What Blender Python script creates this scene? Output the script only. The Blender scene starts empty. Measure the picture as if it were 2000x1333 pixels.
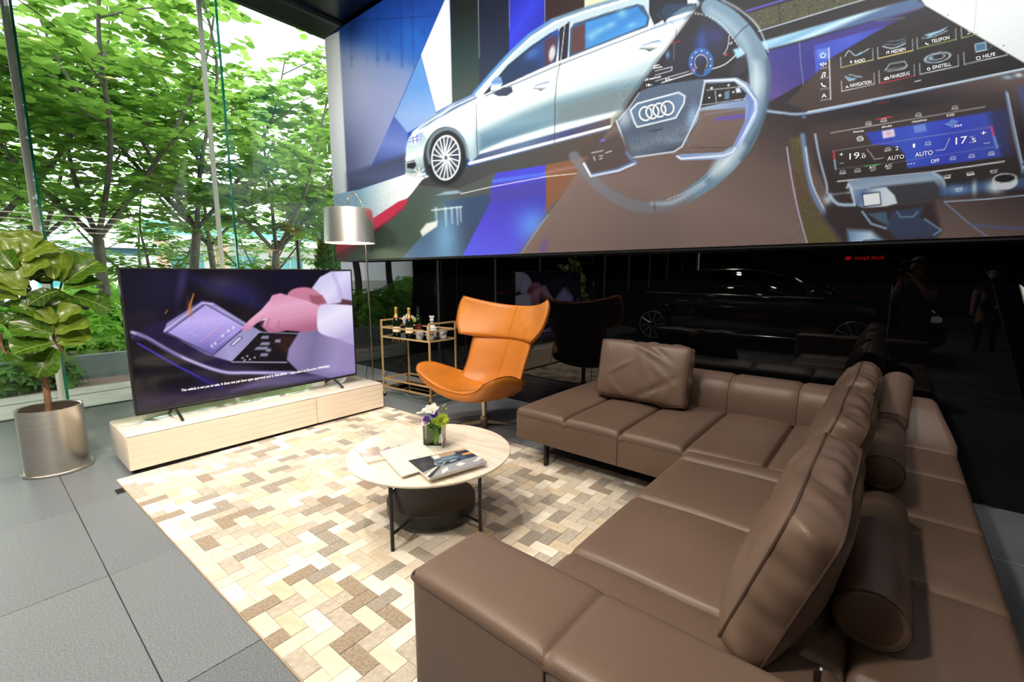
import bpy, bmesh, math, random
import numpy as np
from mathutils import Vector, Matrix
from math import sin, cos, pi, radians, sqrt, atan2
random.seed(11)
S = bpy.context.scene
C = S.collection

# ------------------------------------------------------------------ camera
CAM_H, F_PX, HOR, VP2 = 1.35, 890.0, 536.0, 1748.0          # calibrated on 2000 x 1333
PITCH = math.atan((666.5 - HOR) / F_PX)
YAW = math.atan((VP2 - 1000.0) / math.hypot(F_PX, 666.5 - HOR))
cam_d = bpy.data.cameras.new('camera')
cam_d.sensor_fit = 'HORIZONTAL'; cam_d.sensor_width = 36.0
cam_d.lens = 36.0 * F_PX / 2000.0
cam_d.clip_start = 0.02; cam_d.clip_end = 300
cam = bpy.data.objects.new('camera', cam_d); C.objects.link(cam)
cam.location = (0, 0, CAM_H)
cam.rotation_euler = (pi / 2 - PITCH, 0, YAW)
S.camera = cam
_fw = np.array([-sin(YAW) * cos(PITCH), cos(YAW) * cos(PITCH), -sin(PITCH)])
_rt = np.array([cos(YAW), sin(YAW), 0.0])
_up = np.cross(_rt, _fw)
def at(x, y, ax, val):
    """photo pixel -> point on the plane ax = val"""
    r = _fw * F_PX + _rt * (x - 1000) - _up * (y - 666.5)
    i = 'xyz'.index(ax); o = np.array([0, 0, CAM_H])
    return o + r * ((val - o[i]) / r[i])
def to_px(P):
    v = np.asarray(P, float) - np.array([0, 0, CAM_H]); z = v @ _fw
    return 1000 + F_PX * (v @ _rt) / z, 666.5 - F_PX * (v @ _up) / z

# ------------------------------------------------------------------ view, world, lights
S.view_settings.view_transform = 'Standard'
S.view_settings.look = 'None'
S.view_settings.gamma = 1.0
S.view_settings.use_curve_mapping = False
S.view_settings.exposure = 0.0
try:
    S.cycles.use_denoising = True
    S.cycles.max_bounces = 10; S.cycles.transparent_max_bounces = 16
    S.cycles.caustics_reflective = False; S.cycles.caustics_refractive = False
    S.cycles.sample_clamp_indirect = 6.0
except Exception:
    pass
W = bpy.data.worlds.new('overcast_sky'); S.world = W; W.use_nodes = True
bg = W.node_tree.nodes['Background']
bg.inputs[0].default_value = (0.93, 0.97, 1.0, 1); bg.inputs[1].default_value = 4.2

CEIL = 4.5; GLASS_X = -6.2; WALL_Y = 3.73; MURAL_Y = 3.47
def area_light(name, loc, target, power, size, size_y=None, col=(1, 1, 1), spread=180):
    d = bpy.data.lights.new(name, 'AREA'); d.energy = power; d.color = col
    d.shape = 'RECTANGLE' if size_y else 'DISK'; d.size = size
    if size_y: d.size_y = size_y
    d.spread = radians(spread)
    o = bpy.data.objects.new(name, d); C.objects.link(o); o.location = loc
    o.rotation_euler = (Vector(target) - Vector(loc)).to_track_quat('-Z', 'Y').to_euler()
    return o
WARM = (1.0, 0.88, 0.72); NEUT = (1.0, 0.95, 0.88)
# wall-washers under the ceiling that light the mural (fixture bodies are built further down)
WASH = [(-5.0, 0.6), (-3.3, 0.6), (-1.6, 0.6), (0.1, 0.6), (2.3, 0.6)]
WASH_P = [31, 32, 32, 33, 18]
for (x, y), pw in zip(WASH, WASH_P):
    area_light('wall_washer_light', (x, y, CEIL - 0.16), (x, MURAL_Y, 3.0), pw, 0.9, 0.14, (1.0, 0.97, 0.93), 82)
# ceiling downlights over the lounge
DOWN = [(-3.3, 1.0, 22), (-2.5, 1.9, 15), (-1.8, 0.2, 18), (-4.0, 2.2, 16), (-2.9, -0.6, 26)]
for x, y, pw in DOWN:
    area_light('downlight_lamp', (x, y, CEIL - 0.075), (x, y, 0), pw, 0.16, None, WARM, 100)

# showroom ceiling lamps behind and beside the camera
for x, y, pw in ((-1.6, -2.2, 40), (-0.6, -3.8, 30), (3.4, -5.2, 12), (-4.5, -2.6, 50)):
    area_light('showroom_lamp', (x, y, CEIL - 0.075), (x, y, 0), pw, 0.25, None, (1.0, 0.92, 0.82), 150)

# unseen spots added over the camera side as frontal fill for the lounge
FILL_SPOTS = [((0.6, -1.4), (-4.0, 1.5, 0.3), 15), ((-0.4, -1.6), (-4.6, 0.6, 0.3), 14), ((0.9, -0.2), (-4.8, 3.0, 1.6), 22), ((-1.7, -1.9), (-0.6, 1.2, 0.5), 13)]
for (x, y), tg, pw in FILL_SPOTS:
    area_light('fill_spot_lamp', (x, y, CEIL - 0.24), tg, pw, 0.26, None, (1.0, 0.90, 0.76), 50)

# ------------------------------------------------------------------ helpers
def lin(c):
    return tuple(((v / 255.0) / 12.92 if v / 255.0 <= 0.04045 else ((v / 255.0 + 0.055) / 1.055) ** 2.4) for v in c)
def nlin(a):
    a = np.clip(a, 0, 255) / 255.0
    return np.where(a <= 0.04045, a / 12.92, ((a + 0.055) / 1.055) ** 2.4)
WM = {}
def world_of(o): return WM.get(o.name, Matrix.Identity(4))
def setp(o, parent):
    if parent is not None:
        o.parent = parent; o.matrix_parent_inverse = world_of(parent).inverted()
def tag(o, label=None, cat=None, group=None, kind=None):
    if label: o['label'] = label
    if cat: o['category'] = cat
    if group: o['group'] = group
    if kind: o['kind'] = kind
    return o
def thing(name, loc, label=None, cat=None, group=None, kind=None):
    o = bpy.data.objects.new(name, None); C.objects.link(o)
    o.location = loc; o.empty_display_size = 0.05
    WM[o.name] = Matrix.Translation(Vector(loc))
    return tag(o, label, cat, group, kind)
def link_mesh(name, me, m, parent=None, mw=None):
    if m is not None and not me.materials: me.materials.append(m)
    o = bpy.data.objects.new(name, me); C.objects.link(o)
    if mw is not None:
        o.matrix_basis = mw; WM[o.name] = mw.copy()
    setp(o, parent)
    return o
def to_mesh(name, v, f, smooth=True, ang=40):
    me = bpy.data.meshes.new(name); me.from_pydata([tuple(p) for p in v], [], f); me.update()
    if smooth:
        me.shade_smooth(); me.set_sharp_from_angle(angle=radians(ang))
    return me
class G:
    """collects geometry, then becomes ONE mesh object"""
    def __init__(s): s.v = []; s.f = []
    def add(s, v, f):
        n = len(s.v); s.v += [tuple(map(float, p)) for p in v]; s.f += [tuple(i + n for i in q) for q in f]; return s
    def box(s, a, b):
        (x0, y0, z0), (x1, y1, z1) = a, b
        v = [(x0,y0,z0),(x1,y0,z0),(x1,y1,z0),(x0,y1,z0),(x0,y0,z1),(x1,y0,z1),(x1,y1,z1),(x0,y1,z1)]
        return s.add(v, [(0,3,2,1),(4,5,6,7),(0,1,5,4),(1,2,6,5),(2,3,7,6),(3,0,4,7)])
    def hexa(s, bot, top):
        return s.add(list(bot) + list(top), [(0,3,2,1),(4,5,6,7),(0,1,5,4),(1,2,6,5),(2,3,7,6),(3,0,4,7)])
    def tube(s, pts, r, n=8, cap=True, closed=False):
        pts = [Vector(p) for p in pts]; m = len(pts)
        rs = r if hasattr(r, '__len__') else [r] * m
        ref = Vector((0, 0, 1)); V = []; F = []
        prev = None
        for i, p in enumerate(pts):
            a = pts[(i - 1) % m] if (closed or i > 0) else p; b = pts[(i + 1) % m] if (closed or i < m - 1) else p
            t = (b - a)
            t = t.normalized() if t.length > 1e-9 else Vector((0, 0, 1))
            if prev is None:
                u = t.cross(ref)
                if u.length < 0.05: u = t.cross(Vector((1, 0, 0)))
            else:
                u = prev - t * prev.dot(t)
                if u.length < 1e-6: u = t.cross(Vector((1, 0, 0)))
            u.normalize(); prev = u; w = t.cross(u)
            for k in range(n):
                a_ = 2 * pi * k / n; V.append(p + (u * cos(a_) + w * sin(a_)) * rs[i])
        for i in range(m if closed else m - 1):
            for k in range(n):
                j = (i + 1) % m
                F.append((i*n+k, i*n+(k+1)%n, j*n+(k+1)%n, j*n+k))
        if cap and not closed:
            F.append(tuple(range(n - 1, -1, -1))); F.append(tuple((m-1)*n+k for k in range(n)))
        return s.add(V, F)
    def lathe(s, prof, n=32, c=(0, 0, 0), sx=1.0, sy=1.0):
        V = []; F = []
        for r, z in prof:
            for k in range(n):
                a = 2 * pi * k / n; V.append((c[0] + r * cos(a) * sx, c[1] + r * sin(a) * sy, c[2] + z))
        for i in range(len(prof) - 1):
            for k in range(n): F.append((i*n+k, i*n+(k+1)%n, (i+1)*n+(k+1)%n, (i+1)*n+k))
        if prof[0][0] > 1e-6: F.append(tuple(range(n - 1, -1, -1)))
        if prof[-1][0] > 1e-6: F.append(tuple((len(prof)-1)*n+k for k in range(n)))
        return s.add(V, F)
    def grid(s, nu, nv, fn, flip=False, close_u=False):
        V = [fn(i / (nu - 1 if not close_u else nu), j / (nv - 1)) for j in range(nv) for i in range(nu)]; F = []
        for j in range(nv - 1):
            for i in range(nu if close_u else nu - 1):
                q = (j*nu+i, j*nu+(i+1)%nu, (j+1)*nu+(i+1)%nu, (j+1)*nu+i)
                F.append(q[::-1] if flip else q)
        return s.add(V, F)
    def prism(s, poly, z0, z1):
        n = len(poly)
        V = [(x, y, z0) for x, y in poly] + [(x, y, z1) for x, y in poly]
        F = [tuple(range(n - 1, -1, -1)), tuple(range(n, 2 * n))] + [(k, (k+1)%n, n+(k+1)%n, n+k) for k in range(n)]
        return s.add(V, F)
    def xf(s, M, start=0):
        s.v[start:] = [tuple(M @ Vector(p)) for p in s.v[start:]]; return s
    def build(s, name, m, parent=None, smooth=True, ang=40, mw=None, kind=None):
        o = link_mesh(name, to_mesh(name, s.v, s.f, smooth, ang), m, parent, mw)
        if kind: o['kind'] = kind
        return o
def rbox(a, b, r=0.01, seg=2):
    """rounded box as (verts, faces)"""
    bm = bmesh.new(); bmesh.ops.create_cube(bm, size=1.0)
    for v in bm.verts:
        v.co = Vector([a[i] + (v.co[i] + 0.5) * (b[i] - a[i]) for i in range(3)])
    r = min(r, 0.49 * min(abs(b[i] - a[i]) for i in range(3)))
    bmesh.ops.bevel(bm, geom=list(bm.edges), offset=r, segments=seg, profile=0.5, affect='EDGES')
    bm.verts.ensure_lookup_table(); bm.verts.index_update()
    v = [tuple(p.co) for p in bm.verts]; f = [tuple(q.index for q in fc.verts) for fc in bm.faces]
    bm.free(); return v, f
def rb(name, a, b, m, parent=None, r=0.01, seg=2, **k):
    return G().add(*rbox(a, b, r, seg)).build(name, m, parent, **k)
def crs(pts, n=6, closed=False):
    """Catmull-Rom through points"""
    P = [np.array(p, float) for p in pts]; m = len(P); out = []
    for i in range(m if closed else m - 1):
        p0 = P[(i-1) % m] if (closed or i > 0) else P[i]; p1 = P[i]; p2 = P[(i+1) % m]
        p3 = P[(i+2) % m] if (closed or i + 2 < m) else p2
        for k in range(n):
            t = k / n
            out.append(0.5 * ((2*p1) + (-p0+p2)*t + (2*p0-5*p1+4*p2-p3)*t*t + (-p0+3*p1-3*p2+p3)*t**3))
    if not closed: out.append(P[-1])
    return out
def copy_tree(o, mw, parent=None):
    """copy of a thing with its parts and sub-parts, moved as one"""
    c = o.copy(); C.objects.link(c)
    if parent is None: c.matrix_basis = mw
    else: c.parent = parent
    for ch in o.children: copy_tree(ch, None, c)
    return c

# ------------------------------------------------------------------ materials
def nd(t, kind, loc=None, **kw):
    n = t.nodes.new(kind)
    for k, v in kw.items(): setattr(n, k, v)
    return n
def pmat(name, col, rough=0.5, metal=0.0, spec=0.5, var=0.0, vscale=6.0, bump=0.0, bscale=60.0, coat=0.0, coat_rough=0.05,
         trans=0.0, ior=1.45, col2=None, stretch=None, sub=0.0, emit=None, estr=0.0, sheen=0.0, aniso=0.0, bvor=False, lincol=False):
    m = bpy.data.materials.new(name); m.use_nodes = True; t = m.node_tree
    b = t.nodes['Principled BSDF']
    c = col if lincol else lin(col)
    b.inputs['Base Color'].default_value = (*c, 1); b.inputs['Roughness'].default_value = rough
    b.inputs['Metallic'].default_value = metal; b.inputs['Specular IOR Level'].default_value = spec
    b.inputs['IOR'].default_value = ior; b.inputs['Transmission Weight'].default_value = trans
    b.inputs['Coat Weight'].default_value = coat; b.inputs['Coat Roughness'].default_value = coat_rough
    b.inputs['Sheen Weight'].default_value = sheen; b.inputs['Anisotropic'].default_value = aniso
    if sub: b.inputs['Subsurface Weight'].default_value = sub; b.inputs['Subsurface Radius'].default_value = (0.02, 0.02, 0.01)
    if emit: b.inputs['Emission Color'].default_value = (*lin(emit), 1); b.inputs['Emission Strength'].default_value = estr
    tc = None
    if var or bump or col2:
        tc = nd(t, 'ShaderNodeTexCoord'); mp = nd(t, 'ShaderNodeMapping')
        t.links.new(tc.outputs['Object'], mp.inputs['Vector'])
        if stretch: mp.inputs['Scale'].default_value = stretch
    if var or col2:
        n = nd(t, 'ShaderNodeTexNoise'); n.inputs['Scale'].default_value = vscale; n.inputs['Detail'].default_value = 5
        t.links.new(mp.outputs[0], n.inputs['Vector'])
        r = nd(t, 'ShaderNodeValToRGB')
        r.color_ramp.elements[0].position = 0.32; r.color_ramp.elements[1].position = 0.68
        if col2:
            c0, c1 = c, (col2 if lincol else lin(col2))
        else:
            c0 = tuple(x * (1 - var) for x in c); c1 = tuple(min(1, x * (1 + var)) for x in c)
        r.color_ramp.elements[0].color = (*c0, 1); r.color_ramp.elements[1].color = (*c1, 1)
        t.links.new(n.outputs['Fac'], r.inputs[0]); t.links.new(r.outputs[0], b.inputs['Base Color'])
    if bump:
        if bvor:
            n2 = nd(t, 'ShaderNodeTexVoronoi'); n2.inputs['Scale'].default_value = bscale; out = n2.outputs['Distance']
        else:
            n2 = nd(t, 'ShaderNodeTexNoise'); n2.inputs['Scale'].default_value = bscale; n2.inputs['Detail'].default_value = 3; out = n2.outputs['Fac']
        t.links.new(mp.outputs[0], n2.inputs['Vector'])
        bp = nd(t, 'ShaderNodeBump'); bp.inputs['Strength'].default_value = bump; bp.inputs['Distance'].default_value = 0.01
        t.links.new(out, bp.inputs['Height']); t.links.new(bp.outputs[0], b.inputs['Normal'])
    return m
def pane_mat(name, tint=(0.93, 0.98, 0.96), ior=1.62, rough=0.0, tr=1.0):
    """thin architectural glass: clear transmission with Fresnel mirror reflection"""
    m = bpy.data.materials.new(name); m.use_nodes = True; t = m.node_tree; t.nodes.clear()
    o = nd(t, 'ShaderNodeOutputMaterial'); mx = nd(t, 'ShaderNodeMixShader'); tr_ = nd(t, 'ShaderNodeBsdfTransparent')
    gl = nd(t, 'ShaderNodeBsdfGlossy'); fr = nd(t, 'ShaderNodeFresnel')
    tr_.inputs[0].default_value = (*tint, 1); gl.inputs['Roughness'].default_value = rough
    fr.inputs['IOR'].default_value = ior
    t.links.new(fr.outputs[0], mx.inputs[0]); t.links.new(tr_.outputs[0], mx.inputs[1]); t.links.new(gl.outputs[0], mx.inputs[2])
    t.links.new(mx.outputs[0], o.inputs[0]); return m
def print_mat(name, emission=0.0, rough=0.4, coat=0.0, spec=0.4, gain=1.0):
    """flat print or screen: colours come from the mesh's own colour attribute"""
    m = bpy.data.materials.new(name); m.use_nodes = True; t = m.node_tree; b = t.nodes['Principled BSDF']
    a = nd(t, 'ShaderNodeAttribute'); a.attribute_name = 'print'
    b.inputs['Roughness'].default_value = rough; b.inputs['Coat Weight'].default_value = coat
    b.inputs['Specular IOR Level'].default_value = spec
    if emission:
        b.inputs['Base Color'].default_value = (0.004, 0.004, 0.005, 1)
        t.links.new(a.outputs['Color'], b.inputs['Emission Color']); b.inputs['Emission Strength'].default_value = emission
    else:
        t.links.new(a.outputs['Color'], b.inputs['Base Color'])
    return m
M = {}
M['black_gloss'] = pmat('black_glass_panel', (4, 4, 5), 0.015, spec=0.55, ior=1.5)
M['black_matte'] = pmat('black_matte', (14, 14, 15), 0.55, var=0.2, vscale=9)
M['ceiling'] = pmat('black_ceiling_panel', (16, 17, 18), 0.28, var=0.1, vscale=2)
M['black_metal'] = pmat('black_powder_coat', (20, 20, 21), 0.42, var=0.15, vscale=30)
M['grey_metal'] = pmat('grey_vent_metal', (72, 74, 76), 0.4, 0.6, var=0.1)
M['leather'] = pmat('taupe_leather', (105, 85, 73), 0.40, spec=0.45, var=0.07, vscale=3.5, bump=0.10, bscale=330, bvor=True)
M['leather_perf'] = pmat('taupe_perforated_leather', (98, 78, 64), 0.5, spec=0.4, var=0.08, vscale=4, bump=0.25, bscale=420, bvor=True)
M['piping'] = pmat('taupe_piping', (74, 57, 47), 0.5, var=0.08)
M['tan'] = pmat('tan_leather', (188, 114, 37), 0.36, spec=0.45, var=0.10, vscale=5, bump=0.06, bscale=240, bvor=True)
M['tan_seam'] = pmat('tan_seam', (150, 82, 22), 0.5, var=0.1)
M['steel'] = pmat('brushed_steel', (218, 210, 198), 0.30, 1.0, var=0.05, vscale=3, stretch=(1, 1, 40), aniso=0.6)
M['chrome'] = pmat('chrome', (225, 225, 226), 0.07, 1.0, var=0.02)
M['nickel'] = pmat('satin_nickel', (190, 176, 158), 0.27, 1.0, var=0.04)
M['gold'] = pmat('brushed_gold', (234, 196, 140), 0.42, 0.65, var=0.08, vscale=12)
M['cream'] = pmat('cream_lacquer', (228, 214, 196), 0.32, spec=0.5, var=0.02)
M['cream_top'] = pmat('cream_glass_top', (236, 228, 216), 0.06, spec=0.6, var=0.01, coat=0.5)
M['cream_dark'] = pmat('cream_groove', (216, 202, 182), 0.5, var=0.02)
M['rubber'] = pmat('black_rubber', (10, 10, 10), 0.7, var=0.1)
M['white'] = pmat('white_paint', (226, 226, 222), 0.45, var=0.03)
M['bark'] = pmat('fig_bark', (128, 96, 72), 0.8, var=0.35, vscale=40, bump=0.6, bscale=60, stretch=(1, 1, 0.4))
M['soil'] = pmat('soil', (60, 46, 38), 0.95, var=0.4, vscale=30, bump=0.6, bscale=50)
# ================================================================== structure
def struct(o, label=None):
    o['kind'] = 'structure'
    if label: o['label'] = label
    return o
# --- floor: sub-floor slab with every tile as a part
def tile_mat(k):
    g = [(119, 125, 131), (124, 130, 136), (115, 121, 127)][k]
    m = pmat('grey_terrazzo_tile', g, 0.30, spec=0.5)
    t = m.node_tree; b = t.nodes['Principled BSDF']
    tc = nd(t, 'ShaderNodeTexCoord'); v = nd(t, 'ShaderNodeTexVoronoi'); v.inputs['Scale'].default_value = 130
    n = nd(t, 'ShaderNodeTexNoise'); n.inputs['Scale'].default_value = 190; n.inputs['Detail'].default_value = 2
    n2 = nd(t, 'ShaderNodeTexNoise'); n2.inputs['Scale'].default_value = 3
    r = nd(t, 'ShaderNodeValToRGB'); e = r.color_ramp.elements
    e[0].position = 0.30; e[0].color = (*lin(tuple(c * 0.74 for c in g)), 1)
    e[1].position = 0.72; e[1].color = (*lin(tuple(min(255, c * 1.3) for c in g)), 1)
    x = e.new(0.46); x.color = (*lin(g), 1); x = e.new(0.60); x.color = (*lin(g), 1)
    t.links.new(tc.outputs['Object'], n.inputs['Vector']); t.links.new(n.outputs['Fac'], r.inputs[0])
    t.links.new(r.outputs[0], b.inputs['Base Color'])
    t.links.new(tc.outputs['Object'], n2.inputs['Vector'])
    mr = nd(t, 'ShaderNodeMapRange'); mr.inputs[3].default_value = 0.22; mr.inputs[4].default_value = 0.36
    return m
TM = [tile_mat(k) for k in range(3)]
X1, Y0 = 9.0, -12.0
floor = struct(G().box((GLASS_X, Y0, -0.10), (X1, WALL_Y, -0.012)).build('floor', pmat('dark_grout', (36, 36, 37), 0.9, var=0.1), smooth=False), 'grey speckled tile floor of the showroom')
TS = 0.916; tx0 = -3.527; ty0 = 0.285
tile_cache = {}
i0 = math.floor((GLASS_X - tx0) / TS); i1 = math.ceil((X1 - tx0) / TS); j0 = math.floor((Y0 - ty0) / TS); j1 = math.ceil((WALL_Y - ty0) / TS)
rest = G(); ntile = 0
for i in range(i0, i1):
    for j in range(j0, j1):
        a = max(GLASS_X, tx0 + i * TS) + 0.0018; b = min(X1, tx0 + (i+1) * TS) - 0.0018
        c = max(Y0, ty0 + j * TS) + 0.0013; d = min(WALL_Y, ty0 + (j+1) * TS) - 0.0013
        if b - a < 0.03 or d - c < 0.03: continue
        key = (round(b - a, 3), round(d - c, 3), (i * 7 + j * 3) % 3)
        if key not in tile_cache:
            me = to_mesh('tile', *rbox((-(b-a)/2, -(d-c)/2, -0.012), ((b-a)/2, (d-c)/2, 0.0), 0.002, 1)); me.materials.append(TM[key[2]]); tile_cache[key] = me
        link_mesh('tile', tile_cache[key], None, floor, Matrix.Translation(((a+b)/2, (c+d)/2, 0)))
# --- walls
wall_back = struct(G().box((-6.46, WALL_Y, 0), (X1, WALL_Y + 0.25, CEIL)).build('wall_back', M['black_matte'], smooth=False), 'wall clad in black mirror glass below the mural')
seams = [-6.46, -4.32, -2.115, -0.006, 2.10, 4.21, 6.32, X1]
for a, b in zip(seams[:-1], seams[1:]):
    rb('wall_panel', (a + 0.002, WALL_Y - 0.014, 0.0), (b - 0.002, WALL_Y, 1.62), M['black_gloss'], wall_back, r=0.0015, seg=1)
struct(G().box((X1, Y0, 0), (X1 + 0.2, WALL_Y + 0.25, CEIL)).build('wall_right', pmat('charcoal_wall', (30, 30, 31), 0.7, var=0.1), smooth=False), 'dark side wall')
struct(G().box((GLASS_X, Y0 - 0.2, 0), (X1 + 0.2, Y0, CEIL)).build('wall_front', pmat('charcoal_wall', (34, 34, 35), 0.7, var=0.1), smooth=False), 'dark wall at the far side of the showroom')
ceiling = struct(G().box((GLASS_X - 0.05, Y0 - 0.2, CEIL), (X1 + 0.2, WALL_Y + 0.25, CEIL + 0.2)).build('ceiling', M['ceiling'], smooth=False), 'black ceiling panels')
# ceiling trim and linear air grille along the glass
vent = thing('air_vent', (-5.93, 0, CEIL), 'long black linear slot grille in the ceiling edge above the glass', 'vent')
G().box((-6.15, Y0, CEIL - 0.045), (-6.08, 3.46, CEIL)).build('frame_rail', M['grey_metal'], vent, smooth=False)
G().box((-5.74, Y0, CEIL - 0.045), (-5.68, 3.46, CEIL)).build('frame_rail', M['grey_metal'], vent, smooth=False)
g = G()
for k in range(17):
    x = -6.07 + (k + 0.5) * 0.33 / 17
    g.box((x - 0.0055, Y0, CEIL - 0.045), (x + 0.0055, 3.40, CEIL - 0.003))
g.build('slat', M['grey_metal'], vent, smooth=False, kind='stuff')
G().box((-6.08, 3.40, CEIL - 0.045), (-5.74, 3.46, CEIL)).build('end_cap', M['black_metal'], vent, smooth=False)
# --- glass facade: panes (window_n), pale mullion strips and green glass fins
GM = pane_mat('facade_glass')
FIN = pmat('green_glass_edge', (10, 92, 72), 0.06, spec=0.7, trans=0.35, ior=1.5, col2=(34, 150, 116), vscale=14, stretch=(1, 1, 0.35))
FINF = pane_mat('fin_glass', (0.93, 0.985, 0.965), 1.008)
fy = [0.515, 2.035]
sp = fy[1] - fy[0]
joints = [fy[0] + sp * k for k in range(-8, 2)]
edges = [Y0] + joints + [3.47]
for n, (a, b) in enumerate(zip(edges[:-1], edges[1:])):
    if b - a < 0.05: continue
    struct(G().box((GLASS_X - 0.012, a + 0.006, 0), (GLASS_X, b - 0.006, CEIL)).build('window_%d' % (n + 1), GM, smooth=False), 'full-height clear glass pane of the facade')
for n, y in enumerate(joints):
    t = thing('trim_%d' % (n + 1), (GLASS_X, y, 0)); struct(t, 'glass fin with pale vertical joint strip on the facade')
    G().box((GLASS_X - 0.02, y - 0.02, 0), (GLASS_X + 0.014, y + 0.02, CEIL)).build('joint_strip', pmat('pale_silicone', (238, 232, 222), 0.5, var=0.03), t, smooth=False)
    G().box((GLASS_X + 0.015, y - 0.009, 0), (GLASS_X + 0.47, y + 0.009, CEIL)).build('fin_blade', FINF, t, smooth=False)
    G().box((GLASS_X + 0.47, y - 0.0095, 0), (GLASS_X + 0.49, y + 0.0095, CEIL)).build('fin_edge', FIN, t, smooth=False)
struct(G().box((GLASS_X - 0.06, Y0, -0.1), (GLASS_X, WALL_Y, 0.004)).build('trim_20', pmat('dark_sill', (48, 50, 52), 0.4, var=0.1), smooth=False), 'dark sill under the facade glass')
# --- ceiling fixtures
for n, (x, y) in enumerate(WASH):
    t = thing('ceiling_light', (x, y, CEIL), 'linear wall-washer on the black ceiling in front of the mural', 'light', 'wall-washers')
    rb('housing', (x - 0.48, y - 0.10, CEIL - 0.10), (x + 0.48, y + 0.10, CEIL), M['black_metal'], t, r=0.008)
    rb('lens', (x - 0.45, y + 0.02, CEIL - 0.115), (x + 0.45, y + 0.09, CEIL - 0.10), pmat('lit_lens', (250, 245, 235), 0.4, emit=(255, 246, 232), estr=4), t, r=0.004)
lens_m = pmat('lit_downlight', (250, 245, 230), 0.4, emit=(255, 224, 176), estr=14)
dl = [(x, y) for x, y, p in DOWN] + [(-1.6, -2.2), (-0.6, -3.8), (3.4, -5.2), (-4.5, -2.6)] + [(x, y) for x in (-4.5, -2.2, 0.2, 2.6, 5.0, 7.4) for y in (-6.2, -7.4, -9.6, -11.2)]
for x, y in dl:
    t = thing('downlight', (x, y, CEIL), 'small round downlight in the black ceiling', 'light', 'ceiling downlights')
    G().lathe([(0.10, 0), (0.10, -0.06), (0.085, -0.06), (0.085, -0.02)], 20, (x, y, CEIL)).build('housing', M['black_metal'], t)
    G().lathe([(0.084, -0.028), (0.05, -0.036), (0.0001, -0.038)], 20, (x, y, CEIL)).build('lamp', lens_m, t)
for (x, y), tg, pw in FILL_SPOTS:  # bodies for the added fill spots, out of view
    t = thing('fill_spot', (x, y, CEIL), 'added black fill spotlight on the ceiling, out of view, aimed at the lounge', 'light', 'added fill spotlights')
    d = (Vector(tg) - Vector((x, y, CEIL - .24))).normalized(); c0 = Vector((x, y, CEIL - .24)) - d * .02
    G().tube([(x, y, CEIL), (x, y, CEIL - .10)], .012, 10).build('stem', M['black_metal'], t)
    gg = G().tube([c0 - d * .14, c0], .085, 20).build('head', M['black_metal'], t)
    G().tube([c0, c0 + d * .004], .07, 20).build('lamp', lens_m, t)
# --- outdoors ground
pav = pmat('pale_paving', (178, 172, 158), 0.85, var=0.12, vscale=5, bump=0.2, bscale=60)
redp = pmat('red_brown_paving', (136, 108, 100), 0.9, var=0.2, vscale=14, bump=0.3, bscale=50)
struct(G().box((-7.0, -30, -0.12), (GLASS_X - 0.06, 30, -0.01)).build('paving_strip', pav, smooth=False), 'pale stone paving outside the glass')
struct(G().box((-7.02, -30, -0.12), (-7.0, 30, -0.005)).build('paving_joint', pmat('joint_grey', (120, 118, 112), 0.9, var=0.1), smooth=False), 'dark joint in the outside paving')
struct(G().box((-7.45, -30, -0.12), (-7.02, 30, -0.01)).build('paving_border', pav, smooth=False), 'pale paving border outside')
struct(G().box((-8.0, -30, -0.12), (-7.45, 30, -0.012)).build('paving_walk', redp, smooth=False), 'red-brown paving in front of the planter')
struct(G().box((-90, -90, -0.3), (-8.0, 90, -0.02)).build('plaza_ground', pmat('plaza_paving', (190, 188, 180), 0.9, var=0.08, vscale=0.5), smooth=False), 'pale plaza paving beyond the hedge')
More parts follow.
